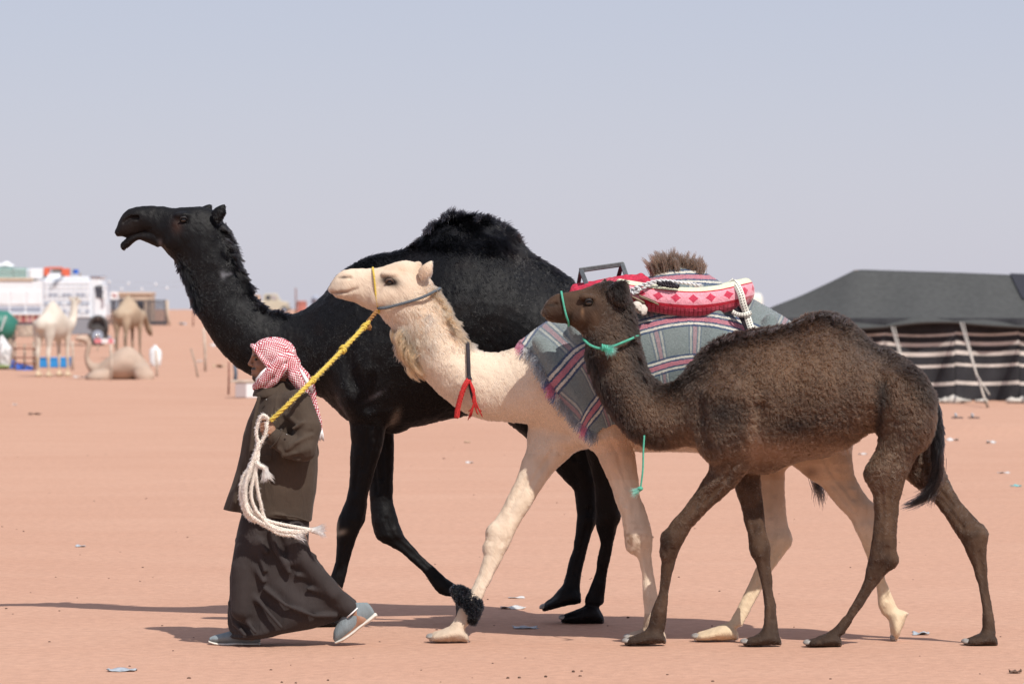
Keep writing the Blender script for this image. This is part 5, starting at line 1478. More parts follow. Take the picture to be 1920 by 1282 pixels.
# body: head, neck, arms with hands, legs
VB = 0.0046
S = Solid((MP(400, 0).x, MY - .42, -.03), (MP(720, 0).x, MY + .36, MP(0, 630).z), VB)
face_front = [(480,640),(475,648),(473,656),(473,664),(475,671),(475,678),(474,686),(472,690),(470,694),(472,697.5),(470.5,701),(473,705),(472,709),(475,714),(481,718),(492,720)]
face_back = [(540,640),(546,648),(549,660),(549,672),(547,684),(542,695),(536,705),(530,712),(524,717),(518,720)]
hw = {640: .055, 650: .068, 662: .074, 675: .074, 688: .070, 700: .060, 710: .048, 720: .034}
ys = np.linspace(650, 718, 40); rows = []
for y in ys:
    f = np.interp(y, [q[1] for q in face_front], [q[0] for q in face_front]); b = np.interp(y, [q[1] for q in face_back], [q[0] for q in face_back])
    rows.append((f, y, b, y, np.interp(y, list(hw), list(hw.values())), .42, .2))
S.loft(pair_secs(rows, MY), k=.004, n=80)
S.capsule([MP(474, 668), MP(471, 676), MP(468.6, 682.0)], [.008, .010, .0125], k=.008)          # nose
S.ellipsoid(MP(472.5, 685, -.012), (.010, .008, .008), k=.008); S.ellipsoid(MP(472.5, 685, .012), (.010, .008, .008), k=.008)
for s in (-1, 1):
    S.capsule([MP(475, 667, s * .012), MP(478, 665.5, s * .036), MP(484, 668, s * .054)], .007, k=.012)   # brow
    S.ellipsoid(MP(480, 673.5, s * .040), (.012, .012, .008), k=.010, mode='sub')                         # eye hollow
    S.ellipsoid(MP(487, 686, s * .048), (.020, .015, .018), k=.02)                                        # cheek bone
S.capsule([MP(471, 697.6, -.02), MP(470, 697.6), MP(471, 697.6, .02)], .0025, k=.004, mode='sub')
S.capsule([MP(515, 705), MP(520, 745), MP(522, 770)], [.055, .058, .09], k=.03)
S.capsule([MP(525, 775), MP(525, 860), MP(520, 950)], [.13, .13, .13], k=.05)
# near arm, far arm
SH, EL, WR = MP(556, 760, -.16), MP(570, 845, -.25), MP(523, 816, -.285)
S.capsule([SH, MP(577, 802, -.21), EL], [.050, .044, .040], k=.04); S.capsule([EL, MP(548, 833, -.272), WR], [.038, .032, .028], k=.02)
S.capsule([MP(545, 760, .16), MP(560, 850, .20), MP(535, 930, .20)], [.06, .046, .032], k=.03)
S.ellipsoid(MP(532, 950, .20), (.035, .018, .05), k=.02)
# near hand: palm, four wrapped fingers, thumb
S.capsule([WR, MP(515, 807, -.295), MP(512, 801, -.298)], [.028, .030, .030], k=.02)
S.ellipsoid(MP(511, 801, -.298), (.022, .020, .040), k=.012, R=12)
for i, (ky, fl) in enumerate([(790.5, 1.0), (796.5, 1.07), (802.5, 1.02), (808.5, .86)]):
    kx = 512.5 + (i - 1.5) * .8
    S.capsule([MP(kx, ky, -.316), MP(kx - 7 * fl, ky - .8, -.336), MP(kx - 14 * fl, ky + .2, -.326), MP(kx - 16.0 * fl, ky + 1.2, -.305), MP(kx - 11 * fl, ky + 1.5, -.292)],
              [.0095, .0092, .0088, .0085, .0075], k=.004)
S.capsule([MP(517, 797, -.292), MP(512, 788, -.300), MP(505, 783.5, -.305), MP(498, 784, -.303)], [.0125, .0120, .0105, .0085], k=.008)   # thumb
# legs and ankles
S.capsule([MP(515, 955, .07), MP(478, 1070, .08), MP(472, 1160, .06), MP(471, 1192, .03)], [.09, .065, .042, .038], k=.03)
S.capsule([MP(530, 955, -.05), MP(570, 1050, -.06), MP(652, 1134, -.04), MP(676, 1160, -.03)], [.085, .055, .040, .034], k=.03)
S.capsule([MP(471, 1194, .03), MP(440, 1199, .03), MP(410, 1202, .03)], [.036, .03, .022], k=.02)
S.capsule([MP(676, 1160, -.03), MP(655, 1180, -.03), MP(640, 1195, -.03)], [.036, .03, .022], k=.02)
pts, quads = S.poly()
m_skin, nt, out = new_mat("skin")
b = nt.nodes.new("ShaderNodeBsdfPrincipled"); at = nt.nodes.new("ShaderNodeAttribute"); at.attribute_name = "col"
nt.links.new(at.outputs["Color"], b.inputs["Base Color"]); b.inputs["Roughness"].default_value = .5; b.inputs["Subsurface Weight"].default_value = .08
b.inputs["Subsurface Radius"].default_value = (.01, .004, .002); b.inputs["Subsurface Scale"].default_value = .5
nt.links.new(b.outputs[0], out.inputs[0])
body = np_mesh_obj("body", pts, quads, m_skin, man)
co = pts.astype(float); x, y = pxy(co)
c = np.tile(np.array([[.27, .135, .080]]), (len(co), 1))
c = mix(c, (.21, .10, .06), np.clip(vnoise(co, 30, 2), 0, 1) * .5)
c = mix(c, (.014, .010, .009), ((blob(x, y, 474, 691, 7, 2.6) * 1.3 + blob(x, y, 474, 711, 6, 6) * .75 + seg(x, y, [(476, 706), (486, 716)], 5) * .55)) * (y < 730))
c = mix(c, (.012, .009, .008), seg(x, y, [(476, 667), (486, 668)], 1.7) * .9 * (y < 730))
c = mix(c, (.012, .010, .009), np.clip((x - 491) / 6, 0, 1) * (y < 684))
c = mix(c, (.17, .07, .05), blob(x, y, 471, 697, 3.5, 3) * .7)
c = mix(c, (.17, .10, .07), blob(x, y, 497, 797, 3, 16) * .4)
c = mix(c, (.33, .18, .12), (y > 1120) * 1.0 * .7)
c = mix(c, (.30, .165, .105), (y > 770) * (y < 830) * .8)
set_vcol(body, c)
body.data.transform(Matrix.Translation(-Vector(man.location))); body.location = (0, 0, 0)
for s in (-1, 1):
    mb = MB(); mb.ball(MP(480.5, 673.6, s * .041), .0095, 14, 10, (1, 1, .8)); mb.build("eye", M_EYE, man, smooth=True)

# robe
S = Solid((MP(395, 0).x, MY - .42, -.02), (MP(700, 0).x, MY + .42, MP(0, 925).z), .0056)
rf = [(456,930),(452,967),(444,997),(436,1044),(430,1082),(430,1114),(426,1147),(426,1169),(430,1184),(440,1189)]
rb = [(580,930),(580,978),(578,1030),(592,1044),(615,1076),(643,1106),(668,1126),(669,1136),(655,1150),(637,1162),(588,1178),(536,1187),(500,1189)]
ys = np.linspace(930, 1187, 60); rows = []
for y in ys:
    f = np.interp(y, [q[1] for q in rf], [q[0] for q in rf]); b = np.interp(y, [q[1] for q in rb], [q[0] for q in rb])
    rows.append((f, y, b, y, np.interp(y, [930, 980, 1100, 1187], [.16, .17, .16, .14]), .35, np.interp(y, [930, 1030, 1130, 1187], [.2, .35, .55, .3])))
S.loft(pair_secs(rows, MY), k=.01, n=120)
# the two legs press the cloth forward, a deep valley runs between them
S.capsule([MP(545, 985, -.10), MP(570, 1045, -.125), MP(622, 1112, -.09)], [.065, .056, .054], k=.04)
S.capsule([MP(475, 985, -.09), MP(458, 1060, -.12), MP(455, 1140, -.12)], [.07, .065, .06], k=.06)
S.capsule([MP(503, 985, -.215), MP(508, 1030, -.215), MP(535, 1075, -.20), MP(590, 1120, -.18), MP(632, 1140, -.15)], [.022, .036, .050, .044, .024], k=.04, mode='sub')
for pl, r in [([(448,1012),(470,1003),(492,1012),(503,1030)], .010), ([(452,1030),(480,1058),(497,1085)], .010), ([(440,1060),(446,1090),(470,1120)], .009),
              ([(460,1100),(490,1125),(512,1150),(530,1170)], .010), ([(438,1120),(455,1150),(482,1180)], .010), ([(545,1040),(575,1032),(590,1042)], .009),
              ([(540,1052),(570,1050),(600,1062)], .008), ([(560,1075),(595,1080),(622,1092)], .008), ([(580,1100),(615,1108),(645,1120)], .008),
              ([(512,990),(520,1025),(545,1068)], .012), ([(525,980),(540,1010),(556,1050)], .008), ([(480,980),(484,1020),(500,1065)], .009), ([(500,1100),(540,1130),(590,1150),(630,1152)], .010),
              ([(432,1130),(440,1165),(462,1186)], .009)]:
    q = []
    for (px_, py_) in pl:
        f = np.interp(py_, [a[1] for a in rf], [a[0] for a in rf]); b2_ = np.interp(py_, [a[1] for a in rb], [a[0] for a in rb])
        t = np.clip((px_ - (f + b2_) / 2) / ((b2_ - f) / 2), -1, 1)
        q.append(MP(px_, py_, -.185 * math.sqrt(max(1 - t * t, .05)) * (1 - .35 * t * t) + .002))
    S.capsule(q, r, k=.030)
S.capsule([MP(590, 1075, -.06), MP(628, 1117, -.05), MP(653, 1139, -.042)], [.060, .056, .052], k=.025)
# hollow from below so the shoes and ankles stand free
S.capsule([MP(455, 1186, .02), MP(520, 1180, 0)], [.05, .05], k=.01, mode='sub')
hn_ = (MP(682, 1162) - MP(650, 1134))
S.capsule([MP(676, 1158, -.042), MP(700, 1180, -.04)], [.040, .06], k=.006, mode='sub')
pts, quads = S.poly()
M_ROBE = cloth_mat("brown_robe_cloth", (.031, .024, .023), .8, wr=.5)
np_mesh_obj("robe", pts, quads, M_ROBE, man)
M_CUFF = simple_mat("white_hem", (.75, .73, .72), .8)
ring = []
for k in range(24):
    a = 2 * math.pi * k / 24
    ring.append(MP(661 + 10.5 * math.cos(a), 1147 - 9.5 * math.cos(a), -.042 - .047 * math.sin(a)))
mb = MB(); mb.tube(ring, .0045, 6, closed=True); mb.build("hem", M_CUFF, man, smooth=True)

# coat with collar and sleeve
S = Solid((MP(395, 0).x, MY - .48, .60), (MP(625, 0).x, MY + .42, MP(0, 705).z), .0052)
HEM = 1
cf = [(500,728),(484,742),(477,760),(464,789),(456,815),(450,852),(443,881),(434,910),(425,934),(418,955),(415,990)]
cb = [(546,722),(571,741),(581,755),(590,779),(594,815),(596,852),(596,880),(593,920),(588,945),(583,990)]
rows = []
for y in np.linspace(726, 988, 60):
    f = np.interp(y, [q[1] for q in cf], [q[0] for q in cf]); b = np.interp(y, [q[1] for q in cb], [q[0] for q in cb])
    rows.append((f, y, b, y, np.interp(y, [726, 745, 775, 860, 972], [.10, .17, .215, .225, .22]), np.interp(y, [726, 800, 972], [.25, .4, .5]), .15))
S.loft(pair_secs(rows, MY), k=.01, n=120)
S.capsule([MP(560, 757, -.15), MP(580, 800, -.21), MP(574, 838, -.255)], [.085, .078, .068], k=.035)
S.capsule([MP(574, 838, -.255), MP(548, 834, -.275), MP(519, 816, -.285)], [.066, .060, .050], k=.02)
S.capsule([MP(550, 757, .15), MP(572, 850, .20), MP(545, 915, .20)], [.085, .068, .055], k=.035)
S.capsule([MP(519, 816, -.285), MP(500, 803, -.297)], [.036, .040], k=.006, mode='sub')                     # cuff opening
for pl, r in [([(545,838,-.335),(560,826,-.335),(588,812,-.29)], .010), ([(537,850,-.322),(560,845,-.33),(585,838,-.31)], .009), ([(556,800,-.285),(572,790,-.29),(590,792,-.23)], .009),
              ([(540,775,-.215),(560,790,-.262),(580,800,-.28)], .008), ([(530,838,-.325),(545,852,-.312),(565,858,-.30)], .009)]:
    S.capsule([MP(*p) for p in pl], r, k=.022)
for pl, r in [([(551,818,-.355),(570,810,-.345),(590,806,-.29)], .007), ([(548,845,-.345),(565,838,-.345)], .006), ([(575,780,-.25),(590,790,-.21)], .008)]:
    S.capsule([MP(*p) for p in pl], r, k=.018, mode='sub')
# front opening: the near front edge stands proud of the far one
S.capsule([MP(488,745,-.12), MP(480,790,-.155), MP(474,850,-.165), MP(468,915,-.165), MP(462,958,-.165)], [.011, .012, .012, .012, .012], k=.02)
S.capsule([MP(478,760,-.10), MP(468,800,-.125), MP(461,850,-.13), MP(452,915,-.125), MP(444,960,-.12)], [.012, .018, .022, .026, .028], k=.025, mode='sub')
for pl, r in [([(500,885,-.215),(505,930,-.215)], .005), ([(520,760,-.20),(516,800,-.222)], .004), ([(450,968,-.16),(520,960,-.215),(560,966,-.19),(583,976,-.10)], .006)]:
    S.capsule([MP(*p) for p in pl], r, k=.012)
hd = MP(583, 976) - MP(418, 955)
halfspace(S, MP(418, 955), (hd.z, 0, -hd.x))
S.capsule([MP(452, 972, -.02), MP(520, 975, 0), MP(560, 980, 0)], [.045, .10, .06], k=.01, mode='sub')
pts, quads = S.poly()
M_COAT = cloth_mat("olive_brown_coat_cloth", (.054, .038, .027), .85, wr=.55)
coat_o = np_mesh_obj("coat", pts, quads, M_COAT, man)
# collar: a turned-down band round the neck
mb = MB(); n = 28
ringi = []
for k in range(n + 1):
    a = math.radians(200) + (math.radians(520) - math.radians(200)) * k / n
    cx, cy = 512 + 33 * math.cos(a), 724 - 4 * math.cos(a) * 1.0
    dy = -.115 * math.sin(a) * -1
    ringi.append((cx, cy, dy, a))
v = []; f = []
for (cx, cy, dy, a) in ringi:
    inn = MP(512 + 27 * math.cos(a), 722 + 2 * math.cos(a), .085 * math.sin(a))
    top = MP(512 + 30 * math.cos(a), 717 + 3 * math.cos(a), .095 * math.sin(a))
    out_ = MP(512 + 41 * math.cos(a), 741 - 4 * math.cos(a) - (4 if math.cos(a) < -.6 else 0), .142 * math.sin(a))
    out2 = MP(512 + 39.5 * math.cos(a), 743 - 4 * math.cos(a) - (4 if math.cos(a) < -.6 else 0), .134 * math.sin(a))
    v += [inn, top, out_, out2]
for k in range(n):
    for j in range(3):
        f.append((k * 4 + j, k * 4 + j + 1, (k + 1) * 4 + j + 1, (k + 1) * 4 + j))
mb.add(v, f); col_o = mb.build("collar", M_COAT, coat_o, smooth=True)
md = col_o.modifiers.new("sub", 'SUBSURF'); md.levels = 1; md.render_levels = 1
# cuff band with snap button
mb = MB()
wd = (WR - EL).normalized()
cc = MP(524, 819, -.283)
ringp = []
u1 = wd.orthogonal().normalized(); u2 = wd.cross(u1)
for k in range(24):
    a = 2 * math.pi * k / 24
    ringp.append(cc + u1 * math.cos(a) * .053 + u2 * math.sin(a) * .053)
mb.tube(ringp, .012, 6, flat=.5, closed=True); mb.build("cuff", M_COAT, coat_o, smooth=True)
M_SNAP = simple_mat("dull_metal_button", (.18, .17, .16), .35, metal=.9)
for (bx, by, bd) in [(544, 811, -.347), (503, 748, -.165)]:
    mb = MB(); mb.ball(MP(bx, by, bd), .006, 10, 6); mb.build("button", M_SNAP, coat_o, smooth=True)
# pocket flap
mb = MB(); rows = []
for (a, b2_, d1, d2) in [((494, 852), (494, 862), -.238, -.240), ((506, 850), (506, 861), -.242, -.244), ((513, 849), (513, 858), -.243, -.245)]:
    rows += [MP(*a, d1), MP(*b2_, d2)]
mb.add(rows + [r + Vector((0, .008, 0)) for r in rows], [(0, 1, 3, 2), (2, 3, 5, 4), (6, 8, 9, 7), (8, 10, 11, 9), (0, 2, 8, 6), (2, 4, 10, 8), (1, 7, 9, 3), (3, 9, 11, 5), (0, 6, 7, 1), (4, 5, 11, 10)])
mb.build("pocket_flap", M_COAT, coat_o)

# headscarf
def check_mat(name):
    m, nt, out = new_mat(name)
    N = nt.nodes.new; L = nt.links.new
    b = N("ShaderNodeBsdfPrincipled"); b.inputs["Roughness"].default_value = .85; b.inputs["Specular IOR Level"].default_value = .2
    tc = N("ShaderNodeTexCoord")
    mp = N("ShaderNodeMapping"); mp.inputs["Rotation"].default_value = (0, math.radians(28), 0)
    L(tc.outputs["Object"], mp.inputs["Vector"])
    nz = N("ShaderNodeTexNoise"); nz.inputs["Scale"].default_value = 9; nz.inputs["Detail"].default_value = 2
    L(tc.outputs["Object"], nz.inputs["Vector"])
    ad = N("ShaderNodeVectorMath"); ad.operation = 'MULTIPLY_ADD'; ad.inputs[1].default_value = (.05, .05, .05)
    L(nz.outputs["Color"], ad.inputs[0]); L(mp.outputs[0], ad.inputs[2])
    sp = N("ShaderNodeSeparateXYZ"); L(ad.outputs[0], sp.inputs[0])
    def mathn(op, a, bb=None, v=None):
        q = N("ShaderNodeMath"); q.operation = op
        L(a, q.inputs[0])
        if bb is not None: L(bb, q.inputs[1])
        if v is not None: q.inputs[1].default_value = v
        return q.outputs[0]
    fr = 2 * math.pi / 0.0165
    sx = mathn('SINE', mathn('MULTIPLY', sp.outputs[0], v=fr)); sz = mathn('SINE', mathn('MULTIPLY', sp.outputs[2], v=fr))
    sy = mathn('SINE', mathn('MULTIPLY', sp.outputs[1], v=fr * .5))
    pr = mathn('MULTIPLY', sx, sz)
    pr2 = mathn('ADD', pr, mathn('MULTIPLY', sy, v=.12))
    cr = N("ShaderNodeValToRGB"); cr.color_ramp.interpolation = 'LINEAR'
    cr.color_ramp.elements[0].position = .43; cr.color_ramp.elements[0].color = (.72, .66, .66, 1)
    cr.color_ramp.elements[1].position = .47; cr.color_ramp.elements[1].color = (.36, .012, .035, 1)
    mr = N("ShaderNodeMapRange"); mr.inputs["From Min"].default_value = -1; mr.inputs["From Max"].default_value = 1
    L(pr2, mr.inputs["Value"]); L(mr.outputs[0], cr.inputs[0])
    L(cr.outputs[0], b.inputs["Base Color"])
    n2 = N("ShaderNodeTexNoise"); n2.inputs["Scale"].default_value = 28; n2.inputs["Detail"].default_value = 3
    L(tc.outputs["Object"], n2.inputs["Vector"])
    bp = N("ShaderNodeBump"); bp.inputs["Strength"].default_value = .5; bp.inputs["Distance"].default_value = .015
    L(n2.outputs["Fac"], bp.inputs["Height"]); L(bp.outputs[0], b.inputs["Normal"])
    L(b.outputs[0], out.inputs[0])
    return m
M_CHECK = check_mat("red_white_check_cotton")
M_WHITEC = cloth_mat("white_cotton", (.74, .72, .72), .8, wr=.3)
S = Solid((MP(460, 0).x, MY - .30, MP(0, 840).z), (MP(620, 0).x, MY + .26, MP(0, 622).z), .0035)
S.ellipsoid(MP(513, 668), (.112, .105, .104), k=.01)
S.ellipsoid(MP(518, 664), (.112, .104, .092), k=.02)
S.ellipsoid(MP(497, 654), (.062, .085, .050), k=.03)
S.ellipsoid(MP(530, 690), (.07, .095, .06), k=.03)
# face opening: everything ahead of the slanting rim
n = Vector((MP(474, 652).x - MP(509, 690).x, 0, MP(474, 652).z - MP(509, 690).z)); nn = Vector((-n.z, 0, n.x))
if nn.x > 0: nn = -nn
halfspace(S, MP(476, 652), nn)
S.capsule([MP(473, 648, 0), MP(477, 651, -.055), MP(490, 668, -.090), MP(507, 688, -.100)], [.010, .012, .012, .012], k=.012)
S.capsule([MP(473, 648, 0), MP(477, 651, .055), MP(490, 668, .090), MP(507, 688, .100)], [.010, .012, .012, .012], k=.012)
for s in (-1, 1):   # rolls crossing under the chin
    S.capsule([MP(546, 668, s * .07), MP(527, 676, s * .115), MP(511, 696, s * .118), MP(496, 714, s * .10), MP(486, 722, s * .06), MP(482, 725, 0)], [.026, .030, .032, .030, .026, .024], k=.014)
    S.capsule([MP(548, 674, s * .07), MP(533, 690, s * .118), MP(518, 712, s * .112), MP(500, 727, s * .085), MP(490, 731, s * .03)], [.020, .022, .022, .018, .014], k=.008)
    S.capsule([MP(541, 676, s * .105), MP(528, 690, s * .122), MP(514, 710, s * .122)], [.005, .006, .005], k=.010, mode='sub')
S.ellipsoid(MP(549, 680, -.03), (.045, .08, .042), k=.02)            # knot
S.capsule([MP(549, 684, -.07), MP(556, 705, -.10), MP(570, 728, -.09), MP(583, 742, -.07)], [.034, .040, .032, .020], k=.014)
S.capsule([MP(556, 690, -.05), MP(570, 706, -.06), MP(582, 726, -.05), MP(589, 738, -.04)], [.032, .036, .030, .016], k=.012)
S.capsule([MP(583, 735, -.06), MP(591, 765, -.06), MP(598, 790, -.05), MP(600, 806, -.05)], [.024, .021, .019, .014], k=.012)
for pl in [[(552,690,-.135),(560,712,-.142),(574,732,-.122)], [(561,692,-.10),(573,712,-.105),(584,732,-.085)]]:
    S.capsule([MP(*p) for p in pl], .006, k=.012, mode='sub')
halfspace(S, MP(0, 824), (0, 0, -1))
pts, quads = S.poly()
scarf = np_mesh_obj("headscarf", pts, quads, M_CHECK, man)
mb = MB()
mb.tube([MP(506, 686, -.098), MP(496, 700, -.096), MP(486, 712, -.078), MP(483, 718, -.05)], [.006, .018, .017, .008], 10)
mb.build("lining", M_WHITEC, scarf, smooth=True)
mb = MB()
mb.tube([MP(562, 688, -.075), MP(572, 705, -.098), MP(582, 724, -.088), MP(588, 736, -.06)], [.008, .024, .028, .012], 12, flat=.5)
mb.tube([MP(548, 664, -.05), MP(552, 656, -.05), MP(555, 661, -.05)], [.010, .006, .002], 8)
mb.build("white_border", M_WHITEC, scarf, smooth=True)
mb = MB()
for k in range(9):
    a = (k - 4) * 2.2
    mb.tube([MP(599 + a * .5, 802, -.055 + .004 * (k % 3)), MP(599 + a * .8, 813, -.056), MP(599 + a, 823 + (k % 3) * 1.5, -.055)], [.004, .005, .003], 5)
mb.build("tassel", M_WHITEC, scarf, smooth=True)

# shoes
M_SHOE = cloth_mat("blue_grey_canvas", (.19, .225, .24), .9, wr=.25, weave=500, fold=40)
M_SOLE = simple_mat("off_white_rubber", (.66, .62, .55), .6, noise=.15, scale=40)
def shoe(rows_up, rows_sole, dy, hole):
    S = Solid((MP(380, 0).x, MY - .16, -.02), (MP(720, 0).x, MY + .16, MP(0, 1130).z), .0035)
    S.loft(pair_secs(rows_up, MY + dy), k=.005)
    S.capsule([Vector(h) for h in hole[0]], hole[1], k=.006, mode='sub')
    pts, quads = S.poly(); up = np_mesh_obj("shoe", pts, quads, M_SHOE, man)
    S = Solid((MP(380, 0).x, MY - .16, -.02), (MP(720, 0).x, MY + .16, MP(0, 1130).z), .0035)
    S.loft(pair_secs(rows_sole, MY + dy), k=.005)
    pts, quads = S.poly(); np_mesh_obj("sole", pts, quads, M_SOLE, up)
shoe([(394,1194,395,1203,.024,.2),(404,1190,405,1204,.038,.3),(420,1186,421,1205,.045,.3),(438,1181,440,1206,.045,.3),(452,1184,452,1206,.042,.2),(468,1190,468,1206,.038,.1),(484,1192,484,1206,.032,.1)],
     [(391.5,1200,392,1205,.026),(405,1203,405,1209,.040),(425,1204,425,1210,.046),(445,1203,445,1209,.042),(465,1204,465,1209,.038),(486,1203,486,1209.5,.034)], .03,
     ([MP(450, 1178, .03), MP(470, 1186, .03), MP(490, 1182, .03)], [.022, .030, .034]))
def rot_rows(rows, ox, oy, ang):
    a = math.radians(ang); o = []
    for r in rows:
        q = list(r)
        for i in (0, 2):
            dx, dy = r[i] - ox, r[i + 1] - oy
            q[i] = ox + dx * math.cos(a) - dy * math.sin(a); q[i + 1] = oy + dx * math.sin(a) + dy * math.cos(a)
        o.append(tuple(q))
    return o
up = [(633,1192,634,1203,.026,.2),(643,1182,644,1204,.040,.3),(656,1176,658,1205,.045,.3),(672,1170,674,1206,.044,.2),(690,1166,692,1206,.040,.1),(708,1164,710,1206,.036,.1),(718,1168,719,1205,.030,.1)]
so = [(630,1200,631,1206,.028),(645,1203,645,1209.5,.042),(665,1204,665,1211,.046),(685,1203,685,1210,.042),(705,1203,705,1211,.038),(722,1202,722,1211,.033)]
shoe(rot_rows(up, 632, 1206, -37), rot_rows(so, 632, 1206, -37), -.03, ([MP(668, 1146, -.03), MP(676, 1150, -.03)], [.026, .026]))
# ------------------------------------------------------------------ blanket, saddle, ropes
def WP(x, y, dy=0.0):
    v = P(x, y, WY); v.y += dy; return v
def CP(x, y, dy=0.0):
    v = P(x, y, CY); v.y += dy; return v

def in_poly(x, y, poly):
    inside = np.zeros(x.shape, bool); n = len(poly)
    for i in range(n):
        x0, y0 = poly[i]; x1, y1 = poly[(i + 1) % n]
        c = ((y0 > y) != (y1 > y)) & (x < (x1 - x0) * (y - y0) / (y1 - y0 + 1e-12) + x0)
        inside ^= c
    return inside

# ---- plaid blanket
Y1 = np.array([(960,800),(1000,765),(1041,717),(1090,662),(1140,636),(1195,617),(1245,604),(1290,598),(1340,601),(1387,613),(1440,634),(1500,662),(1560,700)], float)
xs_ = np.linspace(960, 1560, 601); y1_ = smooth1(np.interp(xs_, Y1[:, 0], Y1[:, 1]), 12)
sl_ = np.gradient(y1_, xs_); an_ = np.arctan(sl_); s_ = np.r_[0, np.cumsum(np.hypot(np.diff(xs_), np.diff(y1_)))]
def plaid_uv(x, y):
    v = (y - np.interp(x, xs_, y1_)) * np.cos(np.interp(x, xs_, an_))
    fx = x + v * np.sin(np.interp(x, xs_, an_))
    v = (y - np.interp(fx, xs_, y1_)) * np.cos(np.interp(fx, xs_, an_)) * .5 + v * .5
    u = np.interp(fx, xs_, s_) - np.interp(1227, xs_, s_)
    return u / 78.0, v / 78.0

def plaid_mat():
    m, nt, out = new_mat("plaid_wool"); N = nt.nodes.new; L = nt.links.new
    b = N("ShaderNodeBsdfPrincipled"); b.inputs["Roughness"].default_value = .95; b.inputs["Specular IOR Level"].default_value = .1; b.inputs["Sheen Weight"].default_value = .3
    at = N("ShaderNodeAttribute"); at.attribute_name = "plaid"
    tc = N("ShaderNodeTexCoord")
    nz = N("ShaderNodeTexNoise"); nz.inputs["Scale"].default_value = 90; nz.inputs["Detail"].default_value = 3
    L(tc.outputs["Object"], nz.inputs["Vector"])
    ad = N("ShaderNodeVectorMath"); ad.operation = 'MULTIPLY_ADD'; ad.inputs[1].default_value = (.045, .045, 0)
    sb = N("ShaderNodeVectorMath"); sb.operation = 'SUBTRACT'; sb.inputs[1].default_value = (.5, .5, .5)
    L(nz.outputs["Color"], sb.inputs[0]); L(sb.outputs[0], ad.inputs[0]); L(at.outputs["Vector"], ad.inputs[2])
    sp = N("ShaderNodeSeparateXYZ"); L(ad.outputs[0], sp.inputs[0])
    base = (.158, .188, .186, 1); blue = (.026, .050, .110, 1); white = (.54, .52, .45, 1); pink = (.42, .145, .185, 1)
    def stripes(sock):
        q = N("ShaderNodeMath"); q.operation = 'PINGPONG'; q.inputs[1].default_value = .5; L(sock, q.inputs[0])
        cr = N("ShaderNodeValToRGB"); cr.color_ramp.interpolation = 'CONSTANT'
        e = cr.color_ramp.elements
        e[0].position = 0; e[0].color = pink
        e[1].position = .095; e[1].color = blue
        for pos, c in ((.165, white), (.27, blue), (.36, base)):
            k = e.new(pos); k.color = c
        mu = N("ShaderNodeMath"); mu.operation = 'MULTIPLY'; mu.inputs[1].default_value = 2.0; L(q.outputs[0], mu.inputs[0])
        hf = N("ShaderNodeMath"); hf.operation = 'MULTIPLY'; hf.inputs[1].default_value = 1.0; L(mu.outputs[0], hf.inputs[0])
        L(hf.outputs[0], cr.inputs[0])
        inside = N("ShaderNodeMath"); inside.operation = 'LESS_THAN'; inside.inputs[1].default_value = .36; L(hf.outputs[0], inside.inputs[0])
        return cr.outputs[0], inside.outputs[0]
    hcol, hin = stripes(sp.outputs[1]); vcol, vin = stripes(sp.outputs[0])
    # warp threads show at about half strength between the weft bands
    vf = N("ShaderNodeMath"); vf.operation = 'MULTIPLY'; vf.inputs[1].default_value = .34; L(vin, vf.inputs[0])
    m1 = N("ShaderNodeMixRGB"); m1.inputs[1].default_value = base; L(vf.outputs[0], m1.inputs[0]); L(vcol, m1.inputs[2])
    hf2 = N("ShaderNodeMath"); hf2.operation = 'MULTIPLY'; hf2.inputs[1].default_value = .86; L(hin, hf2.inputs[0])
    m2 = N("ShaderNodeMixRGB"); L(hf2.outputs[0], m2.inputs[0]); L(m1.outputs[0], m2.inputs[1]); L(hcol, m2.inputs[2])
    n2 = N("ShaderNodeTexNoise"); n2.inputs["Scale"].default_value = 260; n2.inputs["Detail"].default_value = 4
    L(tc.outputs["Object"], n2.inputs["Vector"])
    mr = N("ShaderNodeMapRange"); mr.inputs["From Min"].default_value = .3; mr.inputs["From Max"].default_value = .7; mr.inputs["To Min"].default_value = .62; mr.inputs["To Max"].default_value = 1.38
    L(n2.outputs["Fac"], mr.inputs["Value"])
    sc = N("ShaderNodeVectorMath"); sc.operation = 'SCALE'; L(m2.outputs[0], sc.inputs[0]); L(mr.outputs[0], sc.inputs["Scale"])
    L(sc.outputs[0], b.inputs["Base Color"])
    bp = N("ShaderNodeBump"); bp.inputs["Strength"].default_value = .6; bp.inputs["Distance"].default_value = .006
    L(n2.outputs["Fac"], bp.inputs["Height"]); L(bp.outputs[0], b.inputs["Normal"])
    L(b.outputs[0], out.inputs[0]); return m
M_PLAID = plaid_mat()

lo = WP(950, 900); hi = WP(1580, 470)
St = Solid((lo.x, WY - .62, lo.z), (hi.x, WY + .62, hi.z), .010)
St.loft(pair_secs(white['spine'], WY), k=.01, M=48)
for e in white['ell'][:2]:
    for s in (-1, 1):
        c = WP(e[0], e[1]); c.y += s * e[2]; St.ellipsoid(c, e[3:6], k=e[7], R=e[6])
L_ = white['legs'][1]; St.loft(limb_secs(L_['front'], L_['back'], WY + L_['Y'][0], WY + L_['Y'][1], L_['ws']), k=.06)
for s in (-1, 1):   # soft folds of the cloth
    for pl in [[(1010,640,.20),(1050,700,.27),(1100,770,.29)], [(1075,610,.22),(1110,680,.31),(1150,760,.31)], [(1340,560,.25),(1330,640,.36),(1320,720,.38)], [(1440,600,.22),(1430,680,.36),(1420,750,.37)]]:
        St.capsule([WP(p[0], p[1], s * p[2]) for p in pl], .018, k=.05)
St.blur(2)
bp_, bq_ = St.poly(.016)
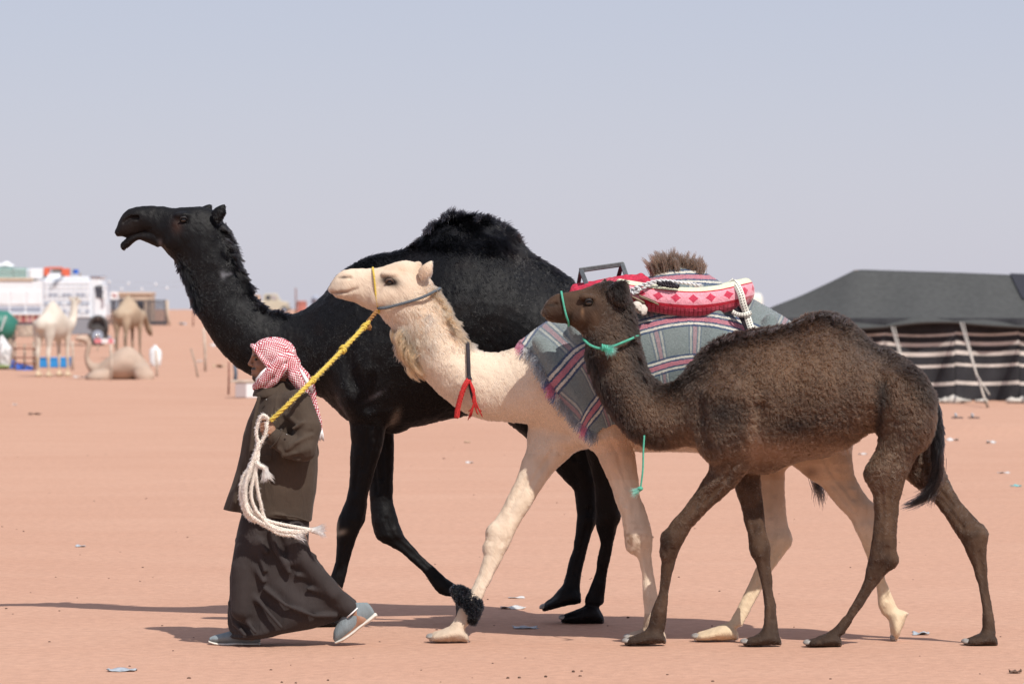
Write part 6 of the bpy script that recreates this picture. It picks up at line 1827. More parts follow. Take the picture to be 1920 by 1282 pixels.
POLY = [(973,600),(972,641),(986,653),(1004,664),(1016,688),(1030,722),(1052,750),(1076,780),(1100,806),(1117,814),(1150,796),(1200,790),(1300,785),(1400,780),(1480,770),(1520,740),(1535,690),(1530,640),(1540,560),(1400,480),(1200,480),(1000,560)]
bx, by = pxy(bp_.astype(float))
wob = vnoise(bp_.astype(float), 25, 12) * 2.5
inside = in_poly(bx + wob, by + wob, POLY)
# never keep the underside of the shape
keepq = inside[bq_].all(1)
used = np.unique(bq_[keepq]); remap = -np.ones(len(bp_), int); remap[used] = np.arange(len(used))
blanket = np_mesh_obj("blanket", bp_[used], remap[bq_[keepq]], M_PLAID)
uu, vv = plaid_uv(bx[used], by[used])
at = blanket.data.attributes.new("plaid", 'FLOAT_VECTOR', 'POINT'); at.data.foreach_set("vector", np.c_[uu, vv, np.zeros(len(uu))].astype(np.float32).ravel())
sm_ = blanket.modifiers.new("thickness", 'SOLIDIFY'); sm_.thickness = .008; sm_.offset = 1.0
tag(blanket, "grey, pink and blue plaid wool blanket with frayed edge over the cream camel", "blanket")
# frayed front and lower edge
rg = np.random.default_rng(5)
bpu = bp_[used].astype(float); bxu, byu = bx[used], by[used]
edge_pts = []
EP = [(972,641),(986,653),(1004,664),(1016,688),(1030,722),(1052,750),(1076,780),(1100,806),(1117,814)]
EP = crom(EP, 170)
near = bpu[:, 1] < WY
for (ex, ey) in EP:
    d = (bxu - ex) ** 2 + (byu - ey) ** 2 + (~near) * 1e6
    edge_pts.append(bpu[np.argmin(d)])
edge_pts = np.array(edge_pts)
n = 1500
i = rg.integers(0, len(edge_pts), n)
roots = edge_pts[i] + rg.normal(0, .004, (n, 3)) + np.array([0, -.008, 0])
ev = np.interp(i, [0, 40, 90, 169], [0, 0, 0, 0])
uu2, vv2 = plaid_uv(EP[i, 0], EP[i, 1])
dv = np.abs((vv2 + .5) % 1 - .5)
cc = np.where((dv < .11)[:, None], [[.40, .09, .14]], np.where((dv < .15)[:, None], [[.04, .06, .12]], np.where((dv < .2)[:, None], [[.5, .46, .4]], [[.13, .14, .15]])))
tn = np.gradient(EP, axis=0); tn /= np.linalg.norm(tn, axis=1)[:, None]
fl = np.stack([-tn[i, 1], np.zeros(n), -tn[i, 0] * 1.0], 1); fl = np.stack([-np.abs(tn[i, 1]) * .6, np.zeros(n) - .1, -np.abs(tn[i, 0]) * .6 - .5], 1)
lump = (i // 4)
ln = rg.uniform(.025, .05, n) * (0.8 + .4 * np.sin(lump * 1.7) ** 2)
make_fur("fringe", roots, np.tile([[0, -1.0, 0]], (n, 1)), ln, fl, np.full(n, .25), cc * rg.uniform(.7, 1.3, n)[:, None], fur_mat("wool_yarn", .6, .8), blanket, radius=.0022, npt=5, curl=.14, clump=.5, droop=.35, rg=rg, cscale=90, rtip=.6)

# ---- wool nap on the blanket
rn = np.random.default_rng(77)
bqk = remap[bq_[keepq]]
np_, nn_ = sample_surface(bpu, bqk, 42000, rn, lambda c, n: np.where(n[:, 1] < .3, 1.0, .2))
nx2, ny2 = pxy(np_); u2_, v2_ = plaid_uv(nx2, ny2)
du = np.abs((u2_ + .5) % 1 - .5) * 2; dv = np.abs((v2_ + .5) % 1 - .5) * 2
BASE = np.array([.158, .188, .186]); BLU = np.array([.026, .050, .110]); WHT = np.array([.54, .52, .45]); PNK = np.array([.42, .145, .185])
def st_col(d):
    return np.where((d < .095)[:, None], PNK, np.where((d < .165)[:, None], BLU, np.where((d < .27)[:, None], WHT, np.where((d < .36)[:, None], BLU, BASE))))
cN = BASE + (st_col(du) - BASE) * .34; cN = np.where((dv < .36)[:, None], st_col(dv) * .86 + cN * .14, cN)
make_fur("wool_nap", np_ + nn_ * .009, nn_, rn.uniform(.004, .009, len(np_)), rn.normal(0, 1, np_.shape), rn.uniform(.15, .5, len(np_)), cN * rn.uniform(.75, 1.3, len(np_))[:, None], bpy.data.materials["wool_yarn"], blanket, radius=.0011, npt=3, curl=.0, rg=rn)

# ---- tuft of hump hair above the blanket
rq = random.Random(12)
tp_ = []
for k in range(90):
    x = rq.uniform(1226, 1316); y = np.interp(x, [1224, 1265, 1318], [514, 502, 513]); d = rq.gauss(0, .035)
    L = rq.uniform(16, 36) * np.interp(x, [1224, 1245, 1300, 1318], [.75, 1.1, 1.0, .7]); lean = np.interp(x, [1224, 1260, 1318], [-.75, -.15, .2]) + rq.gauss(0, .22)
    q = [WP(x, y + 4, d), WP(x + lean * L * .35, y - L * .4, d), WP(x + lean * L * .7, y - L * .75, d), WP(x + lean * L * 1.0 + rq.gauss(0, 3), y - L, d)]
    tp_.append(q)
locks("hump_tuft", tp_, 40, .010, .0055, [.070, .043, .029], M_FUR_C, white_root, 111, rad=.0016, var=.45)
# brown camel's tail
S = Solid((CP(1650, 0).x, CY - .16, CP(0, 980).z), (CP(1790, 0).x, CY + .16, CP(0, 710).z), .006)
TL = [(1738,735),(1750,768),(1756,800),(1757,840),(1756,880),(1750,905)]
S.capsule([CP(x, y, -.03) for x, y in TL], [.030, .034, .032, .027, .02, .014], k=.01)
tp, tq = S.poly()
tail = np_mesh_obj("tail", tp, tq, M_SKIN_C, calf_root); set_vcol(tail, np.full((len(tp), 3), .02))
def tail_flow(x, y, p):
    f = np.zeros((len(x), 3)); f[:, 2] = -1; f[:, 0] = np.interp(y, [730, 800, 880, 905], [.25, .1, -.1, -.55]); return f
rt = np.random.default_rng(15)
tr, tnr = sample_surface(tp.astype(float), tq, 5200, rt)
tx_, ty_ = pxy(tr)
make_fur("tail_hair", tr, tnr, np.interp(ty_, [735, 800, 880, 905], [.03, .045, .06, .10]) * rt.uniform(.6, 1.2, len(tr)), tail_flow(tx_, ty_, tr), np.full(len(tr), .16),
         np.tile([[.013, .011, .011]], (len(tr), 1)) * rt.uniform(.5, 1.8, len(tr))[:, None], M_FUR_B, calf_root, radius=.0016, npt=6, clump=.2, droop=.15, rg=rt, cscale=40, curl=.03)
def lock(name, path, n, w0, w1, col, mat, parent, seed, rad=.0016, var=.3):
    rg = np.random.default_rng(seed); path = np.array([tuple(q) for q in path], float); npt = 9
    C = crom(path, 40); pos = np.zeros((n, npt, 3))
    for k in range(n):
        a = rg.uniform(0, .35); b = rg.uniform(1 - var, 1.0); t = a + (b - a) * np.linspace(0, 1, npt)
        off = rg.normal(0, 1, 3); off2 = rg.normal(0, 1, 3)
        for j in range(3): pos[k, :, j] = np.interp(t, np.linspace(0, 1, 40), C[:, j])
        pos[k] += off * (w0 + (w1 - w0) * t)[:, None] + off2 * (w1 * .5 * np.sin(t * 5 + k))[:, None]
    cd = bpy.data.hair_curves.new(name); cd.add_curves([npt] * n)
    cd.points.foreach_set("position", pos.astype(np.float32).ravel())
    ra = cd.attributes.get("radius") or cd.attributes.new("radius", 'FLOAT', 'POINT')
    ra.data.foreach_set("value", np.tile(rad * np.interp(np.linspace(0, 1, npt), [0, .6, 1], [1, .9, .3]), n).astype(np.float32))
    ca = cd.attributes.new("col", 'FLOAT_COLOR', 'CURVE'); cc = np.tile([col], (n, 1)) * rg.uniform(.6, 1.5, n)[:, None]
    ca.data.foreach_set("color", np.c_[np.clip(cc, 0, 1), np.ones(n)].astype(np.float32).ravel())
    cd.materials.append(mat); o = bpy.data.objects.new(name, cd); COL.objects.link(o); attach(o, parent); return o
lock("tail_hair", [CP(1757, 835, -.05), CP(1758, 870, -.055), CP(1754, 900, -.055), CP(1742, 922, -.055), CP(1722, 938, -.055), CP(1692, 950, -.055)], 420, .014, .010, [.012, .010, .010], M_FUR_B, calf_root, 16)
lock("belly_tuft", [WP(1524, 886, -.06), WP(1530, 905, -.07), WP(1536, 925, -.07), WP(1540, 950, -.07)], 110, .014, .016, [.014, .011, .010], M_FUR_B, white_root, 17, var=.45)

# ---- eyes
for (root, Yc, ex, ey, d, r) in ((black_root, BY, 347, 413.5, .100, .017), (white_root, WY, 731, 529.5, .098, .0165), (calf_root, CY, 1103, 567.5, .090, .020)):
    for s in (-1, 1):
        c = P(ex, ey, Yc); c.y += s * d
        mb = MB(); mb.ball(c, r, 18, 12, (1.15, .8, .82)); eo = mb.build("eye", M_EYE, root, smooth=True)
        # upper lid
        pl = [P(ex - 7.5, ey + 1, Yc), P(ex - 3, ey - 5.0, Yc), P(ex + 3, ey - 5.5, Yc), P(ex + 8, ey - .5, Yc)]
        for q, k in zip(pl, (.001, .011, .010, -.002)): q.y += s * (d + r * .42 + k)
        mb = MB(); mb.tube(pl, [.004, .007, .007, .004], 8); mb.build("eyelid", simple_mat("eyelid_skin", (.012, .010, .010) if root is not white_root else (.10, .065, .05), .6), root, smooth=True)

# ---- rope makers
def twisted(name, pts, r, mat, parent=None, strands=3, pitch=.05, n=8, fuzz=0.0, lab=None):
    pts = [Vector(p) for p in pts]
    C = crom(np.array(pts), max(40, int(sum((pts[k + 1] - pts[k]).length for k in range(len(pts) - 1)) / .006)))
    d = np.r_[0, np.cumsum(np.linalg.norm(np.diff(C, axis=0), axis=1))]
    T = np.gradient(C, axis=0); T /= np.linalg.norm(T, axis=1)[:, None]
    ref = np.array([0, 1.0, 0]); A = np.cross(T, ref); A /= np.linalg.norm(A, axis=1)[:, None] + 1e-9; B = np.cross(T, A)
    mb = MB()
    for k in range(strands):
        ph = 2 * np.pi * (d / pitch + k / strands)
        Q = C + (A * np.cos(ph)[:, None] + B * np.sin(ph)[:, None]) * r * .52
        mb.tube(list(Q), r * .56, n)
    return mb.build(name, mat, parent, smooth=True)

M_YEL = simple_mat("yellow_rope_fibre", (.60, .44, .075), .8, noise=.25, scale=120, bump=.5, bscale=300)
M_YELD = simple_mat("frayed_brown_rope", (.30, .15, .05), .85, noise=.35, scale=120, bump=.5)
M_GREYR = simple_mat("grey_cord", (.11, .13, .15), .85, noise=.3, scale=150, bump=.5)
M_GRN = simple_mat("green_nylon_cord", (.07, .36, .25), .6, noise=.25, scale=150, bump=.3)
M_COTTON = simple_mat("white_cotton_rope", (.74, .68, .60), .9, noise=.2, scale=100, bump=.6, bscale=260)
M_BLACKC = simple_mat("black_webbing", (.020, .016, .022), .8, noise=.3, scale=90, bump=.3)
M_RED = simple_mat("red_braid", (.52, .030, .028), .8, noise=.3, scale=120, bump=.6)

# lead rope: from the man's hand to the halter
lead = empty("lead_rope", MP(505, 800, -.31))
tag(lead, "yellow lead rope stretched from the man's fist to the cream camel's halter", "rope")
a0, a1 = MP(506, 790, -.318), WP(692, 603, -.13)
def lead_pt(t):
    x, y = 507 + (692 - 507) * t, 789 + (603 - 789) * t + 4 * math.sin(math.pi * t)
    Yr = float(np.interp(t, [0, .15, .30, .42, .6, 1], [MY - .33, MY - .335, MY - .30, MY - .22, MY - .02, WY - .13]))
    return P(x, y, Yr)
LP = [lead_pt(t) for t in np.linspace(0, 1, 18)]
twisted("rope", LP, .0125, M_YEL, lead, 3, .10)
for t, r in ((.735, .022), (.43, .018), (.95, .018)):
    c = lead_pt(t); dr = (a1 - a0).normalized()
    mb = MB(); o1 = dr.orthogonal().normalized(); o2 = dr.cross(o1)
    ring = [c + (o1 * math.cos(a) + o2 * math.sin(a)) * r * .72 + dr * (.03 * (k / 26) - .015) for k, a in enumerate(np.linspace(0, 4 * math.pi, 27))]
    mb.tube(ring, r * .42, 7); mb.build("knot", M_YEL, lead, smooth=True)
twisted("frayed_end", [WP(692, 603, -.13), WP(699, 594, -.115), WP(708, 583, -.085)], .012, M_YELD, lead, 2, .04)
mb = MB()
for k in range(14):
    q = [WP(693 + random.uniform(-2, 2), 602, -.135), WP(693 + random.uniform(-4, 7), 610 + random.uniform(-3, 3), -.14), WP(694 + random.uniform(-4, 6), 617 + random.uniform(-3, 5), -.14)]
    mb.tube(q, .003, 5)
mb.build("frayed_tassel", M_YELD, lead, smooth=True)
def fuzz_on(name, C, n, r, L, col, mat, parent, seed, clump=.3, rad=.0012):
    rg = np.random.default_rng(seed)
    C = np.asarray(C); i = rg.integers(0, len(C), n)
    T = np.gradient(C, axis=0); T /= np.linalg.norm(T, axis=1)[:, None] + 1e-9
    nr = rg.normal(0, 1, (n, 3)); nr -= T[i] * (nr * T[i]).sum(1)[:, None]; nr /= np.linalg.norm(nr, axis=1)[:, None]
    p = C[i] + nr * (r[i] if np.ndim(r) else r)[..., None] if np.ndim(r) else C[i] + nr * r
    make_fur(name, p, nr, rg.uniform(.5, 1.3, n) * L, T[i] + rg.normal(0, .5, (n, 3)), rg.uniform(.25, .8, n), np.tile([col], (n, 1)) * rg.uniform(.8, 1.15, n)[:, None], mat, parent, radius=rad, npt=4, curl=.15, clump=clump, rg=rg, cscale=60)
M_FZ = fur_mat("cotton_fuzz", .6, .8)
fuzz_on("fuzz", crom(np.array(LP), 200), 700, .012, .012, [.62, .47, .10], M_FZ, lead, 21, rad=.0008)

# white cotton rope hanging from the fist
bundle = empty("rope_bundle", MP(470, 900, -.33))
tag(bundle, "frayed white cotton rope bundle dangling from the man's fist", "rope")
strands = [
  [(509,787,-.33),(508,779,-.345),(500,775,-.352),(494,783,-.352),(489,800,-.348),(489,815,-.345),(495,826,-.342),(503,815,-.345),(507,800,-.35),(508,788,-.345)],
  [(494,822,-.345),(486,845,-.34),(476,870,-.335),(463,890,-.325),(458,915,-.315),(461,940,-.305),(470,962,-.30),(486,973,-.29)],
  [(496,824,-.34),(489,850,-.338),(480,880,-.33),(469,905,-.32),(470,930,-.31),(480,955,-.30),(500,970,-.29),(530,985,-.27),(562,990,-.245),(585,989,-.235)],
  [(492,826,-.348),(484,860,-.345),(472,888,-.338),(464,912,-.33),(474,945,-.315),(492,962,-.30),(512,972,-.285),(545,980,-.26),(575,986,-.24),(596,990,-.225)],
  [(490,850,-.345),(487,880,-.345),(490,910,-.335),(496,940,-.32),(500,960,-.30),(508,975,-.29),(522,992,-.275),(545,998,-.255),(560,999,-.24)],
  [(478,868,-.348),(470,895,-.345),(466,925,-.335),(472,955,-.32),(488,968,-.305),(505,978,-.295)],
  [(493,830,-.346),(482,858,-.348),(473,885,-.345),(468,910,-.338),(469,938,-.325),(478,962,-.31),(496,976,-.295),(520,988,-.28),(548,992,-.255),(570,994,-.24)],
  [(488,845,-.342),(479,875,-.34),(467,900,-.332),(463,930,-.32),(466,952,-.31),(479,970,-.298)],
  [(492,838,-.338),(490,865,-.342),(482,895,-.342),(478,920,-.335),(484,945,-.322),(494,960,-.31),(512,980,-.29),(535,990,-.27),(556,990,-.25),(580,993,-.235)],
  [(488,862,-.35),(495,868,-.352),(503,872,-.352),(507,878,-.35)],
]
allC = []
for k, st in enumerate(strands):
    q = [MP(*p) for p in st]
    twisted("strand", q, [.0092, .0098, .0095, .0095, .0095, .010, .0095, .009, .0095, .011][k], M_COTTON, bundle, 3, .05)
    allC.append(crom(np.array(q), 120))
allC_ = np.vstack(allC)
rgf = np.random.default_rng(33)
for k, Ck in enumerate(allC):
    fuzz_on("fuzz", Ck, 500, .009, .011, [.80, .74, .66], M_FZ, bundle, 40 + k, clump=.5, rad=.0012)
def brush(name, base, dirv, n, L, col, mat, parent, seed, spread=.3, rad=.0016):
    rg = np.random.default_rng(seed); d = np.asarray(dirv, float); d /= np.linalg.norm(d)
    p = np.asarray(base)[None] + rg.normal(0, .006, (n, 3))
    make_fur(name, p, np.tile(d, (n, 1)), rg.uniform(.5, 1.15, n) * L, rg.normal(0, 1, (n, 3)), rg.uniform(1 - spread, 1, n), np.tile([col], (n, 1)) * rg.uniform(.8, 1.15, n)[:, None], mat, parent, radius=rad, npt=5, curl=.06, clump=.12, droop=.05, rg=rg, cscale=120)
brush("frayed_tip", MP(590, 989, -.23), (1, .05, -.02), 160, .07, [.8, .75, .68], M_FZ, bundle, 61, .25)
brush("frayed_tip", MP(556, 999, -.24), (1, .05, -.08), 120, .06, [.8, .75, .68], M_FZ, bundle, 62, .25)
brush("frayed_tip", MP(505, 874, -.352), (.25, -.1, -1), 160, .065, [.8, .72, .60], M_FZ, bundle, 63, .3)

# halter on the cream camel
halter = empty("halter", WP(710, 540))
tag(halter, "rope halter of yellow noseband and grey cheek cord on the cream camel's head", "halter")
half = [(699,502,0),(700,505,-.050),(702,516,-.084),(704,535,-.094),(706,555,-.096),(709,572,-.082),(711,584,-.045)]
ring = [WP(x, y, d) for x, y, d in half] + [WP(711.5, 587, 0)] + [WP(x, y, -d) for x, y, d in half[:0:-1]] + [WP(699, 502.5, 0)]
twisted("noseband", ring, .0065, M_YEL, halter, 2, .03)
half = [(709,578,-.072),(725,577,-.100),(745,572,-.117),(765,566.5,-.121),(785,560.5,-.122),(803,553,-.119),(814,547,-.095),(822,543,-.045)]
ring = [WP(x, y, d) for x, y, d in half] + [WP(825, 541, 0)] + [WP(x, y, -d) for x, y, d in half[::-1]]
twisted("cheek_cord", ring, .0085, M_GREYR, halter, 3, .035)

# black neck strap with red tassels
nstrap = empty("neck_strap", WP(880, 700))
tag(nstrap, "black neck strap with red braided tassels round the cream camel's lower neck", "strap")
half = [(876,640,0),(877,645,-.05),(878,660,-.098),(879,680,-.128),(880,704,-.140),(884,730,-.135),(890,752,-.105),(892,768,-.06)]
ring = [WP(x, y, d) for x, y, d in half] + [WP(891, 777, 0)] + [WP(x, y, -d) for x, y, d in half[:0:-1]]
mb = MB(); mb.tube([Vector(c) for c in crom(np.array(ring), 90)], .011, 8, flat=.35); mb.build("band", M_BLACKC, nstrap, smooth=True)
mb = MB(); mb.ball(WP(880, 709, -.148), .016, 12, 8); mb.build("knot", M_BLACKC, nstrap, smooth=True)
twisted("tassel", [WP(879, 711, -.155), WP(872, 722, -.16), WP(864, 745, -.155), WP(859, 765, -.145), WP(857, 781, -.14)], .016, M_RED, nstrap, 3, .03)
mb = MB()
rt = random.Random(3)
for k in range(9):
    e = rt.uniform(-8, 20); mb.tube([WP(881, 711, -.155), WP(888 + rt.uniform(-2, 2), 730, -.16), WP(890 + rt.uniform(-4, 4), 752, -.15), WP(887 + e * .6, 768 + rt.uniform(-4, 6), -.13), WP(885 + e, 775 + rt.uniform(-10, 14), -.12)], [.006, .006, .005, .004, .003], 6)
mb.build("tassel", M_RED, nstrap, smooth=True)

# green cords on the brown camel
mcord = empty("muzzle_cord", CP(1059, 580))
tag(mcord, "thin green cord tied round the brown camel's muzzle", "cord")
half = [(1052.5,547,0),(1053,550,-.040),(1054.5,560,-.062),(1058,578,-.069),(1062,594,-.066),(1066,605,-.040)]
ring = [CP(x, y, d) for x, y, d in half] + [CP(1066, 611, 0)] + [CP(x, y, -d) for x, y, d in half[:0:-1]] + [CP(1052.5, 547, 0)]
twisted("cord", ring, .0062, M_GRN, mcord, 3, .03)
ncord = empty("throat_rope", CP(1135, 645))
tag(ncord, "green cord knotted round the brown camel's throat", "cord")
half = [(1096,638,-.045),(1105,646,-.085),(1120,652,-.120),(1134,653,-.132),(1150,648,-.138),(1165,642,-.135),(1180,636,-.118),(1192,631,-.06)]
ring = [CP(x, y, d) for x, y, d in half] + [CP(1197, 629, 0)] + [CP(x, y, -d) for x, y, d in half[::-1]] + [CP(1094, 635, 0), CP(1096, 638, -.045)]
twisted("cord", ring, .0075, M_GRN, ncord, 3, .03)
mb = MB()
for k in range(3):
    c = CP(1127 + k * 4, 651 + k, -.146)
    rg3 = [c + Vector((math.sin(a * .5) * .006, math.cos(a) * .012, math.sin(a) * .016)) for a in np.linspace(0, 2 * math.pi, 12)]
    mb.tube(rg3, .006, 6)
mb.build("knot", M_GRN, ncord, smooth=True)
brush("frayed_knot", CP(1138, 652, -.150), (.7, -.6, -.45), 260, .05, [.10, .46, .31], fur_mat("green_fibre", .5, .7), ncord, 71, .55, rad=.0014)
hc = empty("dangling_rope", CP(1204, 838, -.05))
tag(hc, "green rope end dangling below the brown camel's neck", "rope")
twisted("cord", [CP(1207, 815, -.10), CP(1205, 845, -.112), CP(1204, 880, -.112), CP(1200, 912, -.112)], .0055, M_GRN, hc, 3, .03)
mb = MB(); mb.ball(CP(1199, 914, -.112), .014, 10, 8, (1.2, 1, .9)); mb.build("knot", M_GRN, hc, smooth=True)
brush("frayed_end", CP(1196, 917, -.112), (-1, -.1, -.5), 90, .045, [.10, .46, .31], bpy.data.materials["green_fibre"], hc, 72, .3, rad=.0012)

# black wool anklet on the cream camel's foreleg
ank = empty("wool_anklet", WP(878, 1125, -.14))
tag(ank, "shaggy black wool band tied round the cream camel's front ankle", "anklet")
S = Solid((WP(835, 0).x, WY - .32, WP(0, 1185).z), (WP(920, 0).x, WY + .06, WP(0, 1080).z), .006)
ya = -.255
S.capsule([WP(862, 1106, ya), WP(866, 1116, ya - .055), WP(880, 1128, ya - .075), WP(890, 1142, ya - .055), WP(888, 1156, ya - .02)], [.030, .030, .026, .026, .022], k=.02)
S.capsule([WP(862, 1106, ya), WP(880, 1112, ya + .055), WP(897, 1128, ya + .02), WP(893, 1140, ya - .03)], [.028, .025, .024, .024], k=.02)
S.capsule([WP(856, 1100, ya), WP(874, 1104, ya - .03)], [.022, .022], k=.02)
ap, aq = S.poly(); o = np_mesh_obj("band", ap, aq, M_BLACKC, ank)
ra = np.random.default_rng(81); r_, n_ = sample_surface(ap.astype(float), aq, 5000, ra)
make_fur("wool", r_, n_, ra.uniform(.008, .02, len(r_)), ra.normal(0, 1, (len(r_), 3)), ra.uniform(.3, .8, len(r_)), np.tile([[.0035, .0045, .0065]], (len(r_), 1)) * ra.uniform(.4, 1.8, len(r_))[:, None], M_FUR_B, ank, radius=.0017, npt=6, curl=.3, clump=.6, rg=ra, cscale=70)

# ---- saddle
saddle = empty("saddle", WP(1250, 560))
tag(saddle, "red padded camel saddle with diamond pattern and grey steel handle on the plaid blanket", "saddle")
def pad_mat():
    m, nt, out = new_mat("red_pink_quilt"); N = nt.nodes.new; L = nt.links.new
    b = N("ShaderNodeBsdfPrincipled"); b.inputs["Roughness"].default_value = .9; b.inputs["Specular IOR Level"].default_value = .15; b.inputs["Sheen Weight"].default_value = .3
    at = N("ShaderNodeAttribute"); at.attribute_name = "pad"
    sp = N("ShaderNodeSeparateXYZ"); L(at.outputs["Vector"], sp.inputs[0])      # x = metres along, y = 0 (top seam) .. 1 (underside)
    def M(op, a, b2=None, v=None):
        q = N("ShaderNodeMath"); q.operation = op
        if hasattr(a, 'links'): L(a, q.inputs[0])
        else: q.inputs[0].default_value = a
        if b2 is not None: L(b2, q.inputs[1])
        if v is not None: q.inputs[1].default_value = v
        return q.outputs[0]
    cr = N("ShaderNodeValToRGB"); cr.color_ramp.interpolation = 'CONSTANT'; e = cr.color_ramp.elements
    cream = (.62, .62, .46, 1); red = (.40, .012, .030, 1); pink = (.70, .30, .36, 1); mid = (.50, .06, .10, 1)
    e[0].position = 0; e[0].color = cream; e[1].position = .26; e[1].color = red
    for p, c in ((.30, pink), (.60, red), (.68, mid)):
        k = e.new(p); k.color = c
    L(sp.outputs[1], cr.inputs[0])
    # diamonds on the pink band
    fx = M('SUBTRACT', M('PINGPONG', sp.outputs[0], v=.0475), v=.0)           # 0 .. .0475
    dx = M('DIVIDE', fx, v=.030); dy = M('DIVIDE', M('ABSOLUTE', M('SUBTRACT', sp.outputs[1], v=.45)), v=.115)
    dm = M('LESS_THAN', M('ADD', M('POWER', dx, v=.85), M('POWER', dy, v=.85)), v=1.0)
    band = M('MULTIPLY', M('GREATER_THAN', sp.outputs[1], v=.31), M('LESS_THAN', sp.outputs[1], v=.59))
    front = M('LESS_THAN', sp.outputs[0], v=.13)
    dmb = M('MULTIPLY', dm, band)
    m1 = N("ShaderNodeMixRGB"); L(dmb, m1.inputs[0]); L(cr.outputs[0], m1.inputs[1]); m1.inputs[2].default_value = (.50, .045, .09, 1)
    m2 = N("ShaderNodeMixRGB"); L(front, m2.inputs[0]); L(m1.outputs[0], m2.inputs[1]); m2.inputs[2].default_value = (.48, .045, .085, 1)
    # netting lines on the red parts
    g1 = M('LESS_THAN', M('PINGPONG', sp.outputs[0], v=.011), v=.0028); g2 = M('LESS_THAN', M('PINGPONG', sp.outputs[1], v=.036), v=.009)
    g = M('MAXIMUM', g1, g2); low = M('MAXIMUM', M('GREATER_THAN', sp.outputs[1], v=.68), front)
    gm = M('MULTIPLY', M('MULTIPLY', g, low), v=.8)
    m3 = N("ShaderNodeMixRGB"); L(gm, m3.inputs[0]); L(m2.outputs[0], m3.inputs[1]); m3.inputs[2].default_value = (.20, .008, .018, 1)
    tc = N("ShaderNodeTexCoord"); nz = N("ShaderNodeTexNoise"); nz.inputs["Scale"].default_value = 120; nz.inputs["Detail"].default_value = 4; L(tc.outputs["Object"], nz.inputs["Vector"])
    mr = N("ShaderNodeMapRange"); mr.inputs["From Min"].default_value = .3; mr.inputs["From Max"].default_value = .7; mr.inputs["To Min"].default_value = .8; mr.inputs["To Max"].default_value = 1.2; L(nz.outputs["Fac"], mr.inputs["Value"])
    sc = N("ShaderNodeVectorMath"); sc.operation = 'SCALE'; L(m3.outputs[0], sc.inputs[0]); L(mr.outputs[0], sc.inputs["Scale"]); L(sc.outputs[0], b.inputs["Base Color"])
    n2 = N("ShaderNodeTexNoise"); n2.inputs["Scale"].default_value = 22; n2.inputs["Detail"].default_value = 3; L(tc.outputs["Object"], n2.inputs["Vector"])
    bp = N("ShaderNodeBump"); bp.inputs["Strength"].default_value = .5; bp.inputs["Distance"].default_value = .02; L(n2.outputs["Fac"], bp.inputs["Height"])
    b3 = N("ShaderNodeBump"); b3.inputs["Strength"].default_value = .4; b3.inputs["Distance"].default_value = .004; L(nz.outputs["Fac"], b3.inputs["Height"]); L(bp.outputs[0], b3.inputs["Normal"]); L(b3.outputs[0], b.inputs["Normal"])
    L(b.outputs[0], out.inputs[0]); return m
M_PAD = pad_mat()
path = [(1118,541,-.15),(1150,545,-.20),(1185,552,-.25),(1225,560,-.285),(1265,565,-.300),(1305,566,-.300),(1345,561,-.280),(1375,553,-.235),(1392,548,-.150),(1398,546,0)]
rad = [(.045,.06),(.055,.07),(.058,.074),(.058,.078),(.058,.082),(.058,.082),(.058,.080),(.055,.080),(.050,.078),(.05,.076)]
full = [WP(x, y, d) for x, y, d in path] + [WP(x, y, -d) for x, y, d in path[-2::-1]]
rf_ = rad + rad[-2::-1]
C = crom(np.c_[np.array(full), np.array(rf_)], 150)
RR = C[:, 3:]; C = C[:, :3]
d = np.r_[0, np.cumsum(np.linalg.norm(np.diff(C, axis=0), axis=1))]
T = np.gradient(C, axis=0); T /= np.linalg.norm(T, axis=1)[:, None]
cen = np.array(WP(1270, 560, 0))
V = []; UV = []; MM = 28
for i in range(len(C)):
    up = np.array([0, 0, 1.0]); up = up - T[i] * (up @ T[i]); up /= np.linalg.norm(up)
    outw = np.cross(T[i], up); outw /= np.linalg.norm(outw)
    if outw @ (C[i] - cen) < 0: outw = -outw
    endf = min(1.0, math.sqrt(max(min(d[i], d[-1] - d[i]) / .05, .02)))
    lum = 1 + .05 * math.sin(d[i] * 41) + .03 * math.sin(d[i] * 97)
    for k in range(MM):
        a = 2 * math.pi * k / MM
        tilt = .30
        u_ = up * math.cos(tilt) + outw * -math.sin(tilt) * 0; 
        V.append(C[i] + (outw * math.sin(a) * RR[i, 0] * lum + up * math.cos(a) * RR[i, 1]) * endf)
        aa = a if a <= math.pi else 2 * math.pi - a
        UV.append((d[i] if d[i] < d[-1] / 2 else d[-1] - d[i], aa / math.pi * 1.06, 0))
F = []
for i in range(len(C) - 1):
    for k in range(MM):
        k2 = (k + 1) % MM; F.append((i * MM + k, i * MM + k2, (i + 1) * MM + k2, (i + 1) * MM + k))
F.append(tuple(range(MM))); F.append(tuple((len(C) - 1) * MM + k for k in range(MM - 1, -1, -1)))
pad = mesh_obj("pad", V, F, M_PAD, saddle)
at = pad.data.attributes.new("pad", 'FLOAT_VECTOR', 'POINT'); at.data.foreach_set("vector", np.array(UV, np.float32).ravel())
